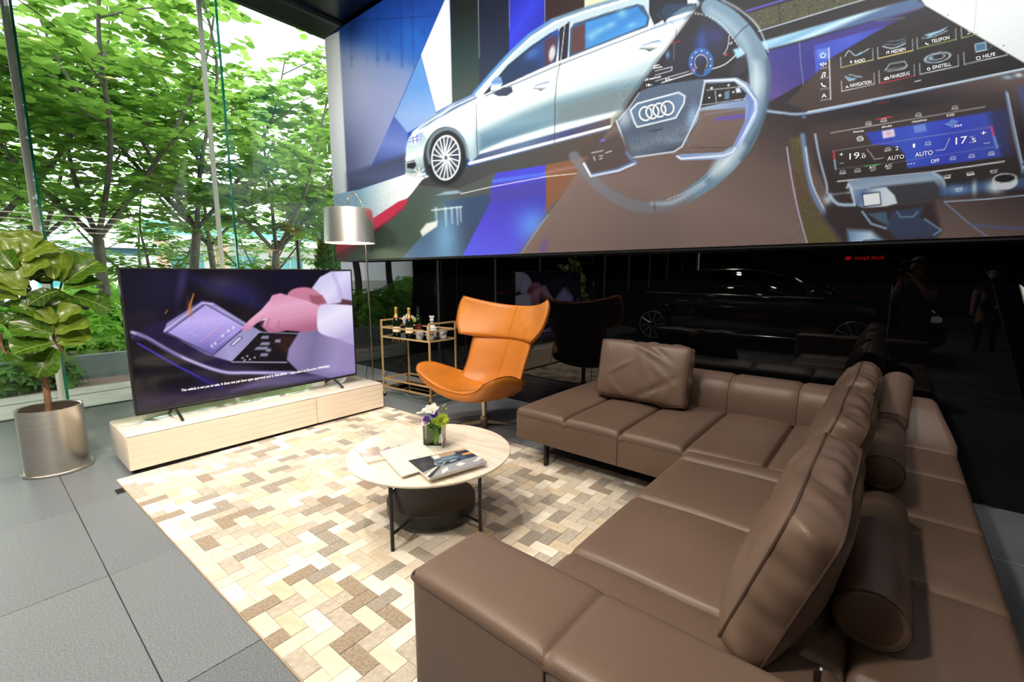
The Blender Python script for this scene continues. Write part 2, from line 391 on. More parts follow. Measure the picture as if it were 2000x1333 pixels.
# ================================================================== painter for flat prints (colours stored on a fine mesh)
class Paint:
    def __init__(s, X, Y, base):
        s.X = X; s.Y = Y; s.minw = 0.0; s.c = np.tile(np.array(base, float), (len(X), 1))
    def box(s, pts, pad):
        p = np.array(pts, float)
        return np.nonzero((s.X > p[:, 0].min() - pad) & (s.X < p[:, 0].max() + pad) & (s.Y > p[:, 1].min() - pad) & (s.Y < p[:, 1].max() + pad))[0]
    def put(s, idx, al, col):
        al = np.clip(al, 0, 1)[:, None]; s.c[idx] = s.c[idx] * (1 - al) + np.asarray(col, float) * al
    def col(s, idx, col, g):
        if g is None: return col
        (p0, p1, *cs) = g; cs = [np.array(col, float)] + [np.array(c, float) for c in cs]
        d = np.array(p1, float) - np.array(p0, float)
        t = np.clip(((s.X[idx] - p0[0]) * d[0] + (s.Y[idx] - p0[1]) * d[1]) / (d @ d), 0, 1) * (len(cs) - 1)
        k = np.minimum(t.astype(int), len(cs) - 2); f = (t - k)[:, None]; A = np.array(cs)
        return A[k] * (1 - f) + A[k + 1] * f
    def poly(s, pts, col, soft=1.0, a=1.0, g=None, sm=0):
        if sm: pts = [tuple(p) for p in crs(pts, sm, True)]
        idx = s.box(pts, soft * 2 + 1)
        if not len(idx): return
        x = s.X[idx]; y = s.Y[idx]; ins = np.zeros(len(idx), bool); dm = np.full(len(idx), 1e9); n = len(pts)
        for i in range(n):
            x0, y0 = pts[i]; x1, y1 = pts[(i + 1) % n]
            if y0 != y1:
                cr = ((y0 > y) != (y1 > y)) & (x < (x1 - x0) * (y - y0) / (y1 - y0) + x0); ins ^= cr
            dx, dy = x1 - x0, y1 - y0; L = dx * dx + dy * dy + 1e-9
            t = np.clip(((x - x0) * dx + (y - y0) * dy) / L, 0, 1)
            dm = np.minimum(dm, np.hypot(x - x0 - t * dx, y - y0 - t * dy))
        sd = np.where(ins, dm, -dm)
        s.put(idx, np.clip(0.5 + sd / (2 * soft), 0, 1) * a, s.col(idx, col, g))
    def line(s, pts, w, col, soft=0.8, a=1.0, sm=0, glow=False):
        n0 = len(pts); ws = list(w) if hasattr(w, '__len__') else [w] * n0
        if not glow: ws = [max(v, s.minw) for v in ws]; soft = max(soft, s.minw * .45)
        if sm:
            q = crs([(p[0], p[1], ww) for p, ww in zip(pts, ws)], sm); pts = [(v[0], v[1]) for v in q]; ws = [v[2] for v in q]
        mw = max(ws); idx = s.box(pts, mw * (3 if glow else 0.5) + soft * 2 + 1)
        if not len(idx): return
        x = s.X[idx]; y = s.Y[idx]; best = np.full(len(idx), -1e9)
        for i in range(len(pts) - 1):
            x0, y0 = pts[i]; x1, y1 = pts[i + 1]; dx, dy = x1 - x0, y1 - y0; L = dx * dx + dy * dy + 1e-9
            t = np.clip(((x - x0) * dx + (y - y0) * dy) / L, 0, 1)
            d = np.hypot(x - x0 - t * dx, y - y0 - t * dy); ww = ws[i] * (1 - t) + ws[i + 1] * t
            best = np.maximum(best, (np.exp(-(d / np.maximum(ww, .01)) ** 2 * 2) if glow else ww / 2 - d))
        s.put(idx, (best if glow else np.clip(0.5 + best / (2 * soft), 0, 1)) * a, col)
    def ell(s, c, rx, ry, col, soft=1.0, a=1.0, rot=0.0, ring=None):
        idx = s.box([(c[0] - rx - ry, c[1] - rx - ry), (c[0] + rx + ry, c[1] + rx + ry)], 2)
        if not len(idx): return
        x = s.X[idx] - c[0]; y = s.Y[idx] - c[1]; cr, sr = cos(rot), sin(rot)
        u = (x * cr + y * sr) / rx; v = (-x * sr + y * cr) / ry; d = (1 - np.hypot(u, v)) * min(rx, ry)
        if ring: d = ring / 2 - np.abs(d)
        s.put(idx, np.clip(0.5 + d / (2 * soft), 0, 1) * a, col)
    def glow(s, c, rx, ry, col, a=1.0, rot=0.0):
        idx = s.box([(c[0] - 2.6 * max(rx, ry), c[1] - 2.6 * max(rx, ry)), (c[0] + 2.6 * max(rx, ry), c[1] + 2.6 * max(rx, ry))], 2)
        if not len(idx): return
        x = s.X[idx] - c[0]; y = s.Y[idx] - c[1]; cr, sr = cos(rot), sin(rot)
        u = (x * cr + y * sr) / rx; v = (-x * sr + y * cr) / ry
        s.put(idx, np.exp(-(u * u + v * v)) * a, col)
    def grain(s, pts, amt, fx=1.0, fy=1.0, seed=1):
        idx = s.box(pts, 0); r = np.random.default_rng(seed)
        s.c[idx] = np.clip(s.c[idx] * (1 + amt * r.standard_normal(len(idx)))[:, None], 0, 255)
def cropf(x0, y0, sc): return lambda *p: [(x0 + a / sc, y0 + b / sc) for a, b in p]
def print_mesh(name, V, F, cols, m, parent):
    me = bpy.data.meshes.new(name)
    me.vertices.add(len(V)); me.vertices.foreach_set('co', np.asarray(V, np.float32).ravel())
    F = np.asarray(F, np.int32); nf = len(F)
    me.loops.add(nf * 4); me.loops.foreach_set('vertex_index', F.ravel())
    me.polygons.add(nf); me.polygons.foreach_set('loop_start', np.arange(0, nf * 4, 4, dtype=np.int32))
    me.update(calc_edges=True); me.validate()
    a = me.color_attributes.new('print', 'FLOAT_COLOR', 'POINT')
    a.data.foreach_set('color', np.concatenate([cols, np.ones((len(cols), 1))], 1).astype(np.float32).ravel())
    return link_mesh(name, me, m, parent)
def quadgrid(nu, nv):
    i, j = np.meshgrid(np.arange(nu - 1), np.arange(nv - 1)); i = i.ravel(); j = j.ravel()
    return np.stack([j*nu+i, j*nu+i+1, (j+1)*nu+i+1, (j+1)*nu+i], 1)
def text_geo(body, spacing=1.0):
    cu = bpy.data.curves.new('lettering', 'FONT'); cu.body = body; cu.space_character = spacing; cu.resolution_u = 3
    o = bpy.data.objects.new('lettering', cu); C.objects.link(o)
    dg = bpy.context.evaluated_depsgraph_get(); dg.update()
    me = o.evaluated_get(dg).to_mesh()
    v = [tuple(p.co)[:2] for p in me.vertices]; f = [tuple(p.vertices) for p in me.polygons]
    o.evaluated_get(dg).to_mesh_clear(); bpy.data.objects.remove(o); bpy.data.curves.remove(cu)
    x = [p[0] for p in v]
    return v, f, min(x), max(x)
def put_text(g, body, p0, p1, h, toW, shear=0.0, spacing=1.0):
    """lettering between photo pixels p0..p1 (baseline), cap height h px, mapped by toW(px,py)"""
    v, f, xa, xb = text_geo(body, spacing)
    L = math.hypot(p1[0]-p0[0], p1[1]-p0[1]); ux, uy = (p1[0]-p0[0]) / L, (p1[1]-p0[1]) / L
    capn = 0.70
    out = []
    for a, b in v:
        s_ = (a - xa) / (xb - xa) * L; t_ = b / capn * h
        out.append(toW(p0[0] + ux * s_ + (shear) * t_, p0[1] + uy * s_ - t_))
    g.add(out, f)

# ================================================================== the mural
MX0, MX1, MZ0, MZ1 = -6.13, 3.4, 1.545, CEIL - 0.035
cols_x = [float(at(px, 300, 'y', MURAL_Y)[0]) for px in np.arange(640, 2000, 1.5)]
cols_x = [MX0] + [x for x in cols_x if x > MX0 + 0.005] + list(np.arange(cols_x[-1] + 0.006, 1.9, 0.010)) + list(np.arange(1.9, MX1, 0.06)) + [MX1]
rows_z = list(np.arange(MZ0, 3.05, 0.0047)) + list(np.arange(3.05, MZ1, 0.009)) + [MZ1]
xx, zz = np.meshgrid(np.array(cols_x), np.array(rows_z)); MV = np.stack([xx.ravel(), np.full(xx.size, MURAL_Y), zz.ravel()], 1)
px_, py_ = to_px(MV)
P = Paint(px_, py_, (112, 98, 94)); P.minw = 1.7
A = cropf(630, 0, 2.666); B = cropf(1100, 0, 2.778); K = cropf(1500, 0, 2.778)
D1 = cropf(640, 0, 5.332); D2 = cropf(780, 220, 5.126); D3 = cropf(900, 0, 5.554); D5 = cropf(1280, 0, 4.762)
one = lambda f, p: f(p)[0]
# ---- backdrop of concrete, colour columns and floor
P.poly([(600, -600), (1500, -600), (1500, 60), (600, 600)], (20, 66, 150))
P.poly(D1((110, 330), (700, -900), (1300, -900), (1220, 0), (960, 580), (640, 1333), (440, 1900), (200, 2000), (160, 1333)), (22, 72, 168),
       g=(one(D1, (560, 200)), one(D1, (380, 900)), (40, 92, 176), (116, 136, 182), (132, 142, 180)))  # lavender end and following glow: daylight haze painted into the print
P.glow(one(D1, (250, 900)), 40, 70, (158, 168, 196), 0.75); P.glow(one(D1, (130, 1700)), 60, 70, (84, 92, 128), 0.9)
P.glow(one(D1, (900, 380)), 36, 40, (34, 104, 200), 0.7); P.glow(one(D1, (250, 250)), 26, 34, (18, 40, 100), 0.8)
for xx_, w_, al in ((760, 5, .3), (880, 2, .35), (505, 4, .15), (235, 5, .18), (1000, 2, .2)):
    P.line(D1((xx_, 0), (xx_ + 14, 700)), w_ * .8, (10, 34, 96), 2, al)
P.line(D1((320, 215), (880, 180), (1130, 165)), 1, (10, 34, 90), 1, .6)
rr = np.random.default_rng(4)
for k in range(46):
    q = (rr.uniform(200, 1050), rr.uniform(20, 640)); P.glow(one(D1, q), rr.uniform(.8, 5), rr.uniform(3, 12), (14, 44, 112), rr.uniform(.05, .22))
P.poly(A((-10, 205), (86, 163), (130, 1006), (30, 1026)), (232, 240, 240), g=(one(A, (0, 200)), one(A, (110, 1000)), (240, 246, 248), (208, 224, 228)))
P.poly(A((660, -40), (640, -10), (512, 288), (590, 584), (676, 536)), (244, 249, 252))
P.poly(A((512, 288), (590, 584), (600, 600), (430, 700), (372, 612)), (86, 142, 204), g=(one(A, (510, 300)), one(A, (500, 600)), (90, 140, 205), (126, 158, 206)))
P.poly(A((372, 604), (442, 690), (440, 880), (236, 905)), (70, 88, 158), g=(one(A, (370, 610)), one(A, (330, 890)), (100, 120, 188), (58, 70, 132)))
P.line(A((512, 288), (590, 584)), 1.2, (60, 110, 160), 1, .6)
P.poly(A((128, 905), (440, 800), (440, 915), (130, 1006)), (62, 70, 98), soft=6, g=(one(A, (140, 860)), one(A, (150, 1000)), (74, 84, 118), (60, 66, 88)))
P.poly(A((658, -500), (804, -500), (818, 470), (674, 540)), (12, 22, 20), g=(one(A, (700, 60)), one(A, (740, 500)), (20, 44, 44), (56, 68, 64)))
P.poly(A((804, -500), (970, -500), (974, 300), (816, 480)), (5, 18, 44), g=(one(A, (880, 100)), one(A, (860, 430)), (10, 26, 56), (30, 42, 62)))
P.poly(A((969, -500), (1157, -500), (1157, 140), (973, 290)), (30, 38, 176), g=(one(A, (990, 40)), one(A, (1120, 120)), (40, 52, 204), (28, 36, 168)))
P.poly(A((1157, -700), (1364, -700), (1364, 60), (1157, 150)), (38, 14, 13))
P.poly(A((1364, -700), (1900, -700), (1900, 100), (1364, 60)), (206, 208, 176))
for xa, xb in ((803, 816), (969, 973), (1157, 1158)): P.line(A((xa, -400), (xb, 300 if xa < 900 else 150)), 1.3, (150, 150, 160), .8, .75)
# ground in front of the car
P.poly(A((40, 1018), (196, 986), (440, 905), (560, 915), (430, 1045), (250, 1170), (20, 1340)), (150, 186, 206), g=(one(A, (60, 1010)), one(A, (420, 1010)), (128, 168, 190), (196, 214, 222), (236, 240, 240)))
P.grain(A((40, 980), (520, 1200)), 0.05)
P.poly(A((36, 1300), (262, 1138), (396, 1050), (446, 1032), (440, 1082), (250, 1225), (40, 1400)), (184, 44, 72), g=(one(A, (430, 1040)), one(A, (80, 1300)), (196, 52, 84), (190, 44, 70)))
P.poly(A((40, 1345), (250, 1220), (440, 1078), (360, 1200), (180, 1340), (40, 1400)), (96, 52, 50), soft=5)
P.poly(A((446, 1032), (520, 935), (1520, 660), (1500, 900), (1010, 1345), (240, 1400), (120, 1345), (430, 1085)), (72, 78, 78), g=(one(A, (700, 930)), one(A, (500, 1300)), (70, 82, 80), (66, 82, 74)))
P.poly(A((240, 1290), (446, 1060), (660, 1060), (420, 1345), (150, 1345)), (68, 86, 74), soft=8, a=.7)
P.poly(A((636, 1050), (872, 1010), (880, 1050), (732, 1345), (412, 1345), (640, 1100)), (52, 70, 104), soft=1.5, g=(one(A, (760, 1050)), one(A, (560, 1330)), (58, 74, 98), (80, 112, 150)))
P.glow(one(A, (640, 1240)), 26, 60, (120, 172, 214), .8)
for q in ((590, 1100, 4), (640, 1120, 5), (672, 1105, 4), (700, 1110, 4), (717, 1095, 3)):
    P.line(A((q[0], 1085), (q[0] + 4, q[1] + 60)), [q[2], 1], (186, 216, 232), 2, .75)
P.line(A((570, 1096), (724, 1077)), 3, (214, 228, 232), 1.5, .8)
P.poly(A((508, 1205), (540, 1165), (600, 1150), (596, 1180), (520, 1232)), (226, 234, 230), soft=2, a=.95)
P.poly(A((590, 1018), (640, 998), (700, 992), (728, 1004), (660, 1014)), (140, 170, 190), soft=1.5, a=.9)
P.poly(A((872, 995), (900, 902), (1160, 858), (1163, 1110), (1010, 1345), (722, 1345), (876, 1046)), (66, 66, 200), g=(one(A, (1000, 880)), one(A, (930, 1330)), (62, 60, 168), (76, 70, 200), (86, 90, 228)))
P.poly(A((873, 1000), (1162, 930), (1163, 1018), (876, 1050)), (70, 62, 150), soft=3, a=.75)
P.glow(one(A, (1100, 1180)), 34, 34, (92, 146, 240), .85, -0.6); P.line(A((890, 945), (1160, 905)), 6, (80, 120, 230), 3, .8)
P.poly(A((1163, 860), (1380, 815), (1390, 850), (1163, 1112)), (122, 84, 60), soft=1.2)
P.line(A((1165, 898), (1340, 866)), 6, (150, 110, 108), 3, .8)
P.line(A((720, 1010), (872, 975), (1165, 920), (1340, 902)), 1.6, (222, 222, 232), .8, .9)
# shadow under the car
P.poly(A((500, 965), (532, 928), (760, 870), (1524, 655), (1380, 810), (1160, 858), (895, 902), (700, 985)), (58, 58, 62), soft=1.5, g=(one(A, (640, 950)), one(A, (1350, 740)), (64, 66, 68), (76, 66, 62)))
# ---- car body
body = A((437, 770), (444, 735), (470, 686), (545, 622), (676, 541), (785, 492), (880, 380), (968, 282), (1072, 184), (1200, 102), (1370, 42), (1480, 8), (1640, -40), (1900, -60), (1970, 20), (1780, 280), (1570, 575), (1510, 662), (772, 858), (752, 800), (735, 720), (690, 672), (630, 664), (570, 700), (536, 790), (530, 925), (470, 922), (434, 905), (434, 830))
P.poly(body, (176, 198, 208), soft=1.0, g=(one(A, (900, 380)), one(A, (1080, 800)), (236, 246, 250), (196, 214, 222), (148, 172, 182), (150, 176, 188)))
P.poly(A((436, 775), (450, 715), (520, 690), (545, 720), (532, 925), (434, 900)), (150, 176, 186), soft=3, g=(one(A, (450, 720)), one(A, (500, 900)), (206, 222, 226), (110, 132, 140)))
P.poly(A((465, 694), (545, 622), (676, 541), (800, 488), (806, 512), (680, 575), (560, 650)), (112, 132, 158), soft=2, g=(one(A, (600, 600)), one(A, (620, 620)), (150, 170, 190), (86, 104, 140)))
P.line(A((470, 690), (560, 628), (680, 556), (800, 500)), 3, (206, 222, 232), 1.2, .9)
P.poly(A((560, 655), (690, 585), (810, 530), (1215, 360), (1215, 420), (900, 540), (800, 600), (770, 690), (700, 640), (620, 640)), (250, 253, 255), soft=5, a=.92)
P.poly(A((1215, 380), (1786, 150), (1960, 40), (1790, 270), (1216, 470)), (244, 249, 251), soft=6, a=.9)
# darker band on the doors with bright lower crease
P.poly(A((805, 690), (1000, 600), (1210, 520), (1500, 440), (1700, 400), (1560, 585), (1215, 645), (900, 760), (810, 800)), (92, 124, 138), soft=9, a=.85, g=(one(A, (1100, 560)), one(A, (1120, 690)), (100, 136, 154), (70, 104, 130)))
P.poly(A((1215, 560), (1500, 470), (1640, 470), (1560, 585), (1215, 650)), (104, 116, 118), soft=8, a=.7)
P.poly(A((820, 790), (960, 730), (1210, 655), (1560, 572), (1540, 600), (1215, 690), (960, 760), (815, 806)), (230, 243, 248), soft=3, a=.95)
P.poly(A((812, 806), (960, 764), (1215, 694), (1545, 602), (1512, 655), (770, 850)), (66, 74, 110), soft=2, g=(one(A, (820, 820)), one(A, (1500, 630)), (86, 110, 140), (60, 64, 110), (84, 72, 70)))
P.poly(A((1500, 600), (1560, 575), (1525, 640), (1500, 650)), (196, 200, 170), soft=1.5, a=.8)
P.line(A((764, 852), (1000, 790), (1512, 656)), 5.2, (250, 252, 255), 1.0)
P.line(A((764, 862), (1000, 802), (1500, 672)), 1.6, (90, 110, 160), .8, .9)
# glass house
P.line(A((790, 492), (880, 386), (972, 285), (1076, 186), (1202, 105), (1370, 46), (1560, -8)), 8, (104, 138, 164), 2, 1)
P.line(A((786, 488), (878, 380), (968, 280), (1072, 182), (1198, 100)), 3, (70, 130, 220), 1.2, .9)
P.line(A((800, 492), (890, 390), (982, 292), (1086, 196), (1210, 116), (1380, 56), (1570, 2), (1700, -30)), 3.6, (244, 248, 250), 1, 1)
P.poly(A((838, 490), (900, 415), (965, 338), (1085, 240), (1180, 175), (1226, 150), (1234, 170), (1216, 322), (1060, 392), (880, 482)), (20, 42, 74), soft=1, g=(one(A, (960, 400)), one(A, (1180, 230)), (14, 40, 84), (26, 66, 140)))
P.poly(A((1155, 215), (1215, 180), (1224, 192), (1212, 318), (1160, 345)), (72, 34, 52), soft=2, a=.9)
P.ell(one(A, (1195, 278)), 6, 15, (190, 196, 196), 2, .95, .15); P.glow(one(A, (1090, 280)), 16, 10, (60, 110, 180), .7, -.5)
P.line(A((858, 478), (905, 425), (970, 345), (1090, 245), (1190, 178)), 3.5, (30, 42, 54), 1.5, .9)
P.poly(A((1234, 150), (1286, 112), (1276, 300), (1228, 322)), (10, 14, 34), soft=.8); P.line(A((1262, 122), (1240, 318)), 1.4, (200, 206, 216), .7, .9)
P.poly(A((1282, 300), (1290, 150), (1310, 122), (1480, 66), (1640, 20), (1672, 30), (1704, 90), (1696, 132)), (44, 74, 104), soft=1)
P.poly(A((1294, 282), (1302, 150), (1372, 120), (1366, 262)), (74, 42, 46), soft=1.2)
P.poly(A((1368, 118), (1500, 78), (1640, 34), (1690, 92), (1682, 130), (1368, 256)), (48, 128, 196), soft=1.2, g=(one(A, (1500, 70)), one(A, (1560, 180)), (38, 112, 180), (52, 134, 200)))
for q in ((1440, 160, 16, 7), (1500, 130, 12, 6), (1560, 70, 10, 10), (1400, 190, 10, 8), (1610, 130, 10, 4)): P.glow(one(A, q[:2]), q[2], q[3], (130, 186, 208), .7, -.4)
P.line(A((1292, 296), (1400, 255), (1690, 140)), 4, (44, 84, 116), 1, .9)
P.line(A((848, 492), (1060, 402), (1230, 326), (1500, 220), (1790, 108), (1860, 80)), 3.8, (246, 249, 250), 1, 1)
P.line(A((848, 500), (1060, 412), (1232, 338), (1500, 234), (1790, 122)), 2.4, (40, 58, 76), 1, .85)
P.poly(A((1700, -10), (1786, -14), (1900, -20), (1900, 60), (1786, 98), (1726, 132), (1700, 70)), (12, 18, 34), soft=1)
P.poly(D5((0, 150), (100, 40), (380, 30), (390, 80), (140, 160), (90, 195)), (20, 44, 72), soft=1); P.poly(D5((140, 150), (250, 70), (380, 45), (390, 80), (200, 145)), (80, 110, 132), soft=2)
P.line(D5((0, 30), (90, 200)), 5, (16, 22, 40), 1.5, 1); P.line(D5((-20, 260), (330, 145)), 6, (120, 150, 178), 3, .8)
# door gaps, mirror, handles, lamps
P.line(A((800, 545), (802, 700), (808, 820)), 1.4, (60, 72, 84), .7, .9)
P.line(A((1238, 325), (1222, 400), (1210, 520), (1208, 740)), 1.5, (60, 66, 76), .7, .9); P.line(D5((135, 190), (195, 255), (190, 350)), 1.2, (120, 120, 126), .7, .9)
P.poly(A((874, 470), (880, 425), (904, 400), (930, 402), (938, 436), (915, 470), (890, 485)), (120, 146, 174), soft=1, g=(one(A, (900, 405)), one(A, (905, 480)), (84, 128, 190), (236, 244, 246), (110, 124, 140)))
P.poly(A((885, 488), (940, 455), (985, 452), (992, 478), (960, 500), (915, 502)), (40, 52, 74), soft=1.2); P.poly(A((838, 492), (868, 458), (878, 476), (850, 490)), (16, 26, 52), soft=1)
for hx, hy, sc in ((1140, 450, 1.0), (1708, 240, 1.25)):
    P.poly([(630 + (hx + a * sc) / 2.666, (hy + b * sc) / 2.666) for a, b in ((-50, 14), (-38, 0), (34, -26), (48, -22), (44, -4), (30, 8), (-6, 24), (-20, 16))], (166, 186, 196), soft=1, g=(one(A, (hx, hy - 22)), one(A, (hx, hy + 20)), (236, 244, 246), (70, 84, 92)))
    P.line([(630 + (hx + a * sc) / 2.666, (hy + b * sc) / 2.666) for a, b in ((-34, -2), (0, -14), (36, -24))], 2.2, (64, 96, 150), 1, .8)
P.poly(A((444, 752), (450, 718), (496, 692), (524, 688), (514, 740), (470, 758)), (176, 196, 224), soft=1, g=(one(A, (450, 730)), one(A, (510, 720)), (226, 234, 246), (150, 168, 210)))
for a, b in (((456, 724), (500, 708)), ((450, 740), (500, 728)), ((470, 712), (474, 750)), ((490, 704), (492, 744))): P.line(A(a, b), 1.5, (84, 92, 170), .7, .9)
P.poly(A((438, 845), (480, 834), (488, 862), (474, 880), (440, 876)), (26, 32, 40), soft=1); P.line(A((440, 850), (484, 840)), 1.6, (200, 208, 212), .6)
P.line(A((436, 905), (480, 918), (530, 908)), 4.5, (190, 202, 208), 1, 1); P.line(A((440, 826), (500, 800), (528, 796)), 6, (226, 236, 238), 3, .8)
for a_ in range(8): P.line([one(A, (503, 906)), one(A, (503 + 34 * cos(a_ * pi / 4), 906 + 34 * sin(a_ * pi / 4)))], [2, .3], (250, 248, 236), .6, .9)
# wheel
P.ell(one(A, (640, 815)), 43, 58, (40, 46, 52), 1.5, 1, .06); P.ell(one(A, (645, 822)), 38, 52, (30, 32, 36), 1.5, 1, .06)
P.line(A((560, 850), (548, 790), (575, 710), (640, 672), (700, 690), (742, 750), (756, 820)), 6, (112, 132, 146), 2, .85, sm=5)
wc = one(A, (642, 822)); wrx, wry = 28.5, 44.5
P.ell(wc, wrx, wry, (232, 238, 242), 1, 1, .06); P.ell(wc, wrx - 2.6, wry - 3.6, (52, 60, 74), 1, 1, .06)
for k in range(10):
    a0 = 2 * pi * k / 10 + .1
    for da in (-.16, .16):
        p0 = (wc[0] + .24 * wrx * cos(a0 + da * .4), wc[1] + .24 * wry * sin(a0 + da * .4)); p1 = (wc[0] + .93 * wrx * cos(a0 + da + .22), wc[1] + .93 * wry * sin(a0 + da + .22))
        P.line([p0, p1], [2.6, 2.0], (228, 234, 240), .6, 1)
P.ell(wc, 7, 10, (206, 214, 222), 1); P.ell(wc, 3, 4, (70, 84, 104), .8)
# concrete wear marks outside the car
# ---- interior half of the picture, right of the diagonal cut
cut = [(1366, 9), (1202, 236), (1128, 338), (1008, 505)]
P.poly([(1012, 505), (1128, 338), (1202, 236), (1366, 9), (1420, -65), (1700, -700), (6000, -700), (6000, 900), (1000, 900)], (92, 78, 76), soft=.9,
       g=((1600, 60), (1500, 430), (22, 18, 30), (52, 42, 44), (100, 84, 80), (122, 104, 100)))  # lower brown-grey includes window haze painted into the print
P.poly([(1012, 505), (1128, 338), (1180, 300), (1330, 420), (1330, 520)], (110, 96, 92), soft=20, a=.6)  # soft veil of the same reflected haze, painted as colour
P.line(A((1020, 1340), (1130, 1180), (1175, 1120)), 2, (190, 196, 180), 1, .55); P.glow(one(A, (1150, 1290)), 6, 18, (92, 70, 160), .7, .2)
P.poly([(1366, 9), (1202, 236), (1215, 250), (1330, 160), (1480, 160), (1700, 60), (1800, -60), (1420, -65)], (12, 11, 20), soft=10)
P.poly(B((640, 200), (880, 150), (880, 300), (600, 430), (480, 440)), (16, 18, 40), soft=6)
P.glow(one(D5, (430, 400)), 12, 34, (34, 70, 150), .8, .1); P.glow(one(D5, (560, 330)), 18, 22, (36, 44, 110), .8)
P.line(D5((60, 770), (350, 680), (600, 620), (720, 540), (790, 455)), 2.2, (222, 226, 232), .8, .95, sm=4)
P.ell(one(D5, (425, 580)), 20, 23, (40, 96, 170), 1, .9, 0, ring=9); P.ell(one(D5, (425, 580)), 12.5, 15, (220, 228, 236), .7, .9, 0, ring=1.4)
P.poly(D5((380, 640), (470, 625), (440, 700), (380, 690)), (14, 16, 36), soft=1.5)
for k in range(8):
    a_ = pi * .75 + k * pi * 1.35 / 7; P.ell((one(D5, (425, 580))[0] + 19.5 * cos(a_), one(D5, (425, 580))[1] + 22.5 * sin(a_)), 1.2, 1.2, (236, 240, 244), .5)
P.line(D5((335, 665), (372, 632)), 1.6, (220, 60, 80), .6); P.line(D5((160, 400), (230, 380)), 1.2, (170, 30, 50), .6)
P.line(D5((635, 505), (672, 440), (686, 330)), 1.6, (210, 214, 222), .7, .9, sm=4); P.ell(one(D5, (655, 508)), 2, 2.4, (220, 40, 40), .6)
P.line(D5((0, 660), (155, 622), (155, 655), (0, 700)), 1.1, (210, 214, 220), .6, .9); P.line(D5((0, 755), (310, 664)), 1.1, (200, 204, 210), .6, .9); P.line(D5((175, 400), (170, 550)), .9, (120, 124, 140), .6, .8)
P.glow(one(D5, (115, 510)), 4, 8, (90, 140, 190), .9)
# upper dash
P.poly(D5((850, 130), (1180, 30), (1900, -160), (1960, 0), (960, 276), (900, 190)), (66, 66, 46), soft=1.2); P.grain(D5((850, -60), (1900, 276)), .22, seed=3)
P.line(D5((840, 106), (1190, 0), (1500, -90)), 3.4, (92, 84, 214), 1.5, .9); P.line(D5((960, 290), (1930, 0), (2300, -115)), 2.2, (196, 214, 230), 1, .9)
P.line(D5((1145, 40), (1160, 215)), 1, (20, 20, 16), .6)
P.poly(D5((980, 300), (1940, 10), (2400, -130), (2480, 30), (1990, 180), (1030, 400)), (20, 16, 17), soft=2)
P.poly(K((-190, 268), (0, 215), (420, 95), (800, -12), (856, 32), (640, 95), (0, 268), (-170, 318)), (152, 198, 224), soft=2.5, g=(one(K, (300, 110)), one(K, (330, 180)), (120, 170, 206), (196, 226, 240), (70, 98, 140)))
P.poly(D5((1045, 475), (1340, 400), (2000, 205), (2700, 20), (1380, 770), (1060, 950)), (48, 40, 122), soft=1.5, g=(one(D5, (1500, 300)), one(D5, (1150, 900)), (40, 40, 130), (56, 48, 128), (86, 66, 140)))
P.poly(K((250, 245), (640, 140), (900, 70), (590, 170), (335, 318), (330, 345), (262, 395)), (52, 66, 176), soft=2, g=(one(K, (300, 350)), one(K, (640, 130)), (60, 84, 196), (48, 56, 150)))
P.line(D5((1340, 400), (1350, 560), (1385, 860)), 1.3, (150, 150, 190), .7, .75)
P.poly(K((330, 322), (640, 145), (855, 34), (1395, 345), (1396, 374), (215, 604), (100, 560)), (26, 20, 24), soft=1.5, g=(one(K, (900, 150)), one(K, (700, 560)), (20, 16, 20), (30, 24, 28), (66, 52, 50)))
P.poly(K((640, 110), (870, 40), (912, 66), (780, 98)), (18, 20, 34), soft=2); P.line(K((590, 112), (740, 96)), 3, (94, 116, 110), 2, .7)
# pale concrete corner top right
P.poly(K((812, -30), (856, 30), (1400, 346), (3500, 1500), (3500, -1200), (700, -1200), (790, -60)), (232, 240, 244), soft=.9)
for q in ((975, 82), (1278, 248)): P.glow(one(K, q), 1.6, 1.6, (60, 70, 76), .9)
P.line(K((1132, 0), (1118, 170)), 1.2, (160, 178, 184), .8, .7)
# main screen: side icons and tiles
P.poly(K((252, 275), (330, 258), (335, 318), (258, 400)), (62, 92, 204), soft=1.5, a=.8); P.poly(K((268, 268), (328, 262), (330, 318), (272, 322)), (96, 140, 222), soft=2, a=.7)
P.line(K((330, 260), (340, 540)), 2, (230, 234, 240), .7, .95)
for yb in (372, 426, 485, 545): P.line(K((284, yb), (336, yb - 8)), .9, (190, 196, 210), .6, .7)
def tile_box(x0, y0, x1, y1, dy, col, lc=(210, 218, 226)):
    P.line(K((x0, y0), (x0 + 3, y1)), 1.0, lc, .6, .8); P.line(K((x0 + 3, y1), (x1, y1 - dy)), 1.3, col, .6, .95); P.line(K((x1, y1 - dy), (x1 - 2, y1 - dy - 60)), 1.0, lc, .6, .7)
tile_box(394, 310, 570, 367, 42, (206, 206, 110)); tile_box(594, 258, 786, 318, 44, (224, 206, 120)); tile_box(808, 205, 1020, 265, 50, (150, 196, 90)); tile_box(1048, 150, 1140, 206, 24, (150, 196, 90))
tile_box(398, 440, 577, 496, 40, (190, 200, 214)); tile_box(602, 385, 795, 453, 42, (206, 40, 60)); tile_box(822, 345, 1033, 404, 46, (206, 212, 220)); tile_box(1062, 285, 1296, 350, 52, (206, 212, 220))
ic = (196, 220, 236)
P.line(K((418, 305), (440, 275), (470, 300), (500, 292), (548, 264)), 1.6, ic, .7, .95, sm=4); P.poly(K((478, 300), (505, 278), (512, 290)), (120, 180, 220), soft=1, a=.8)
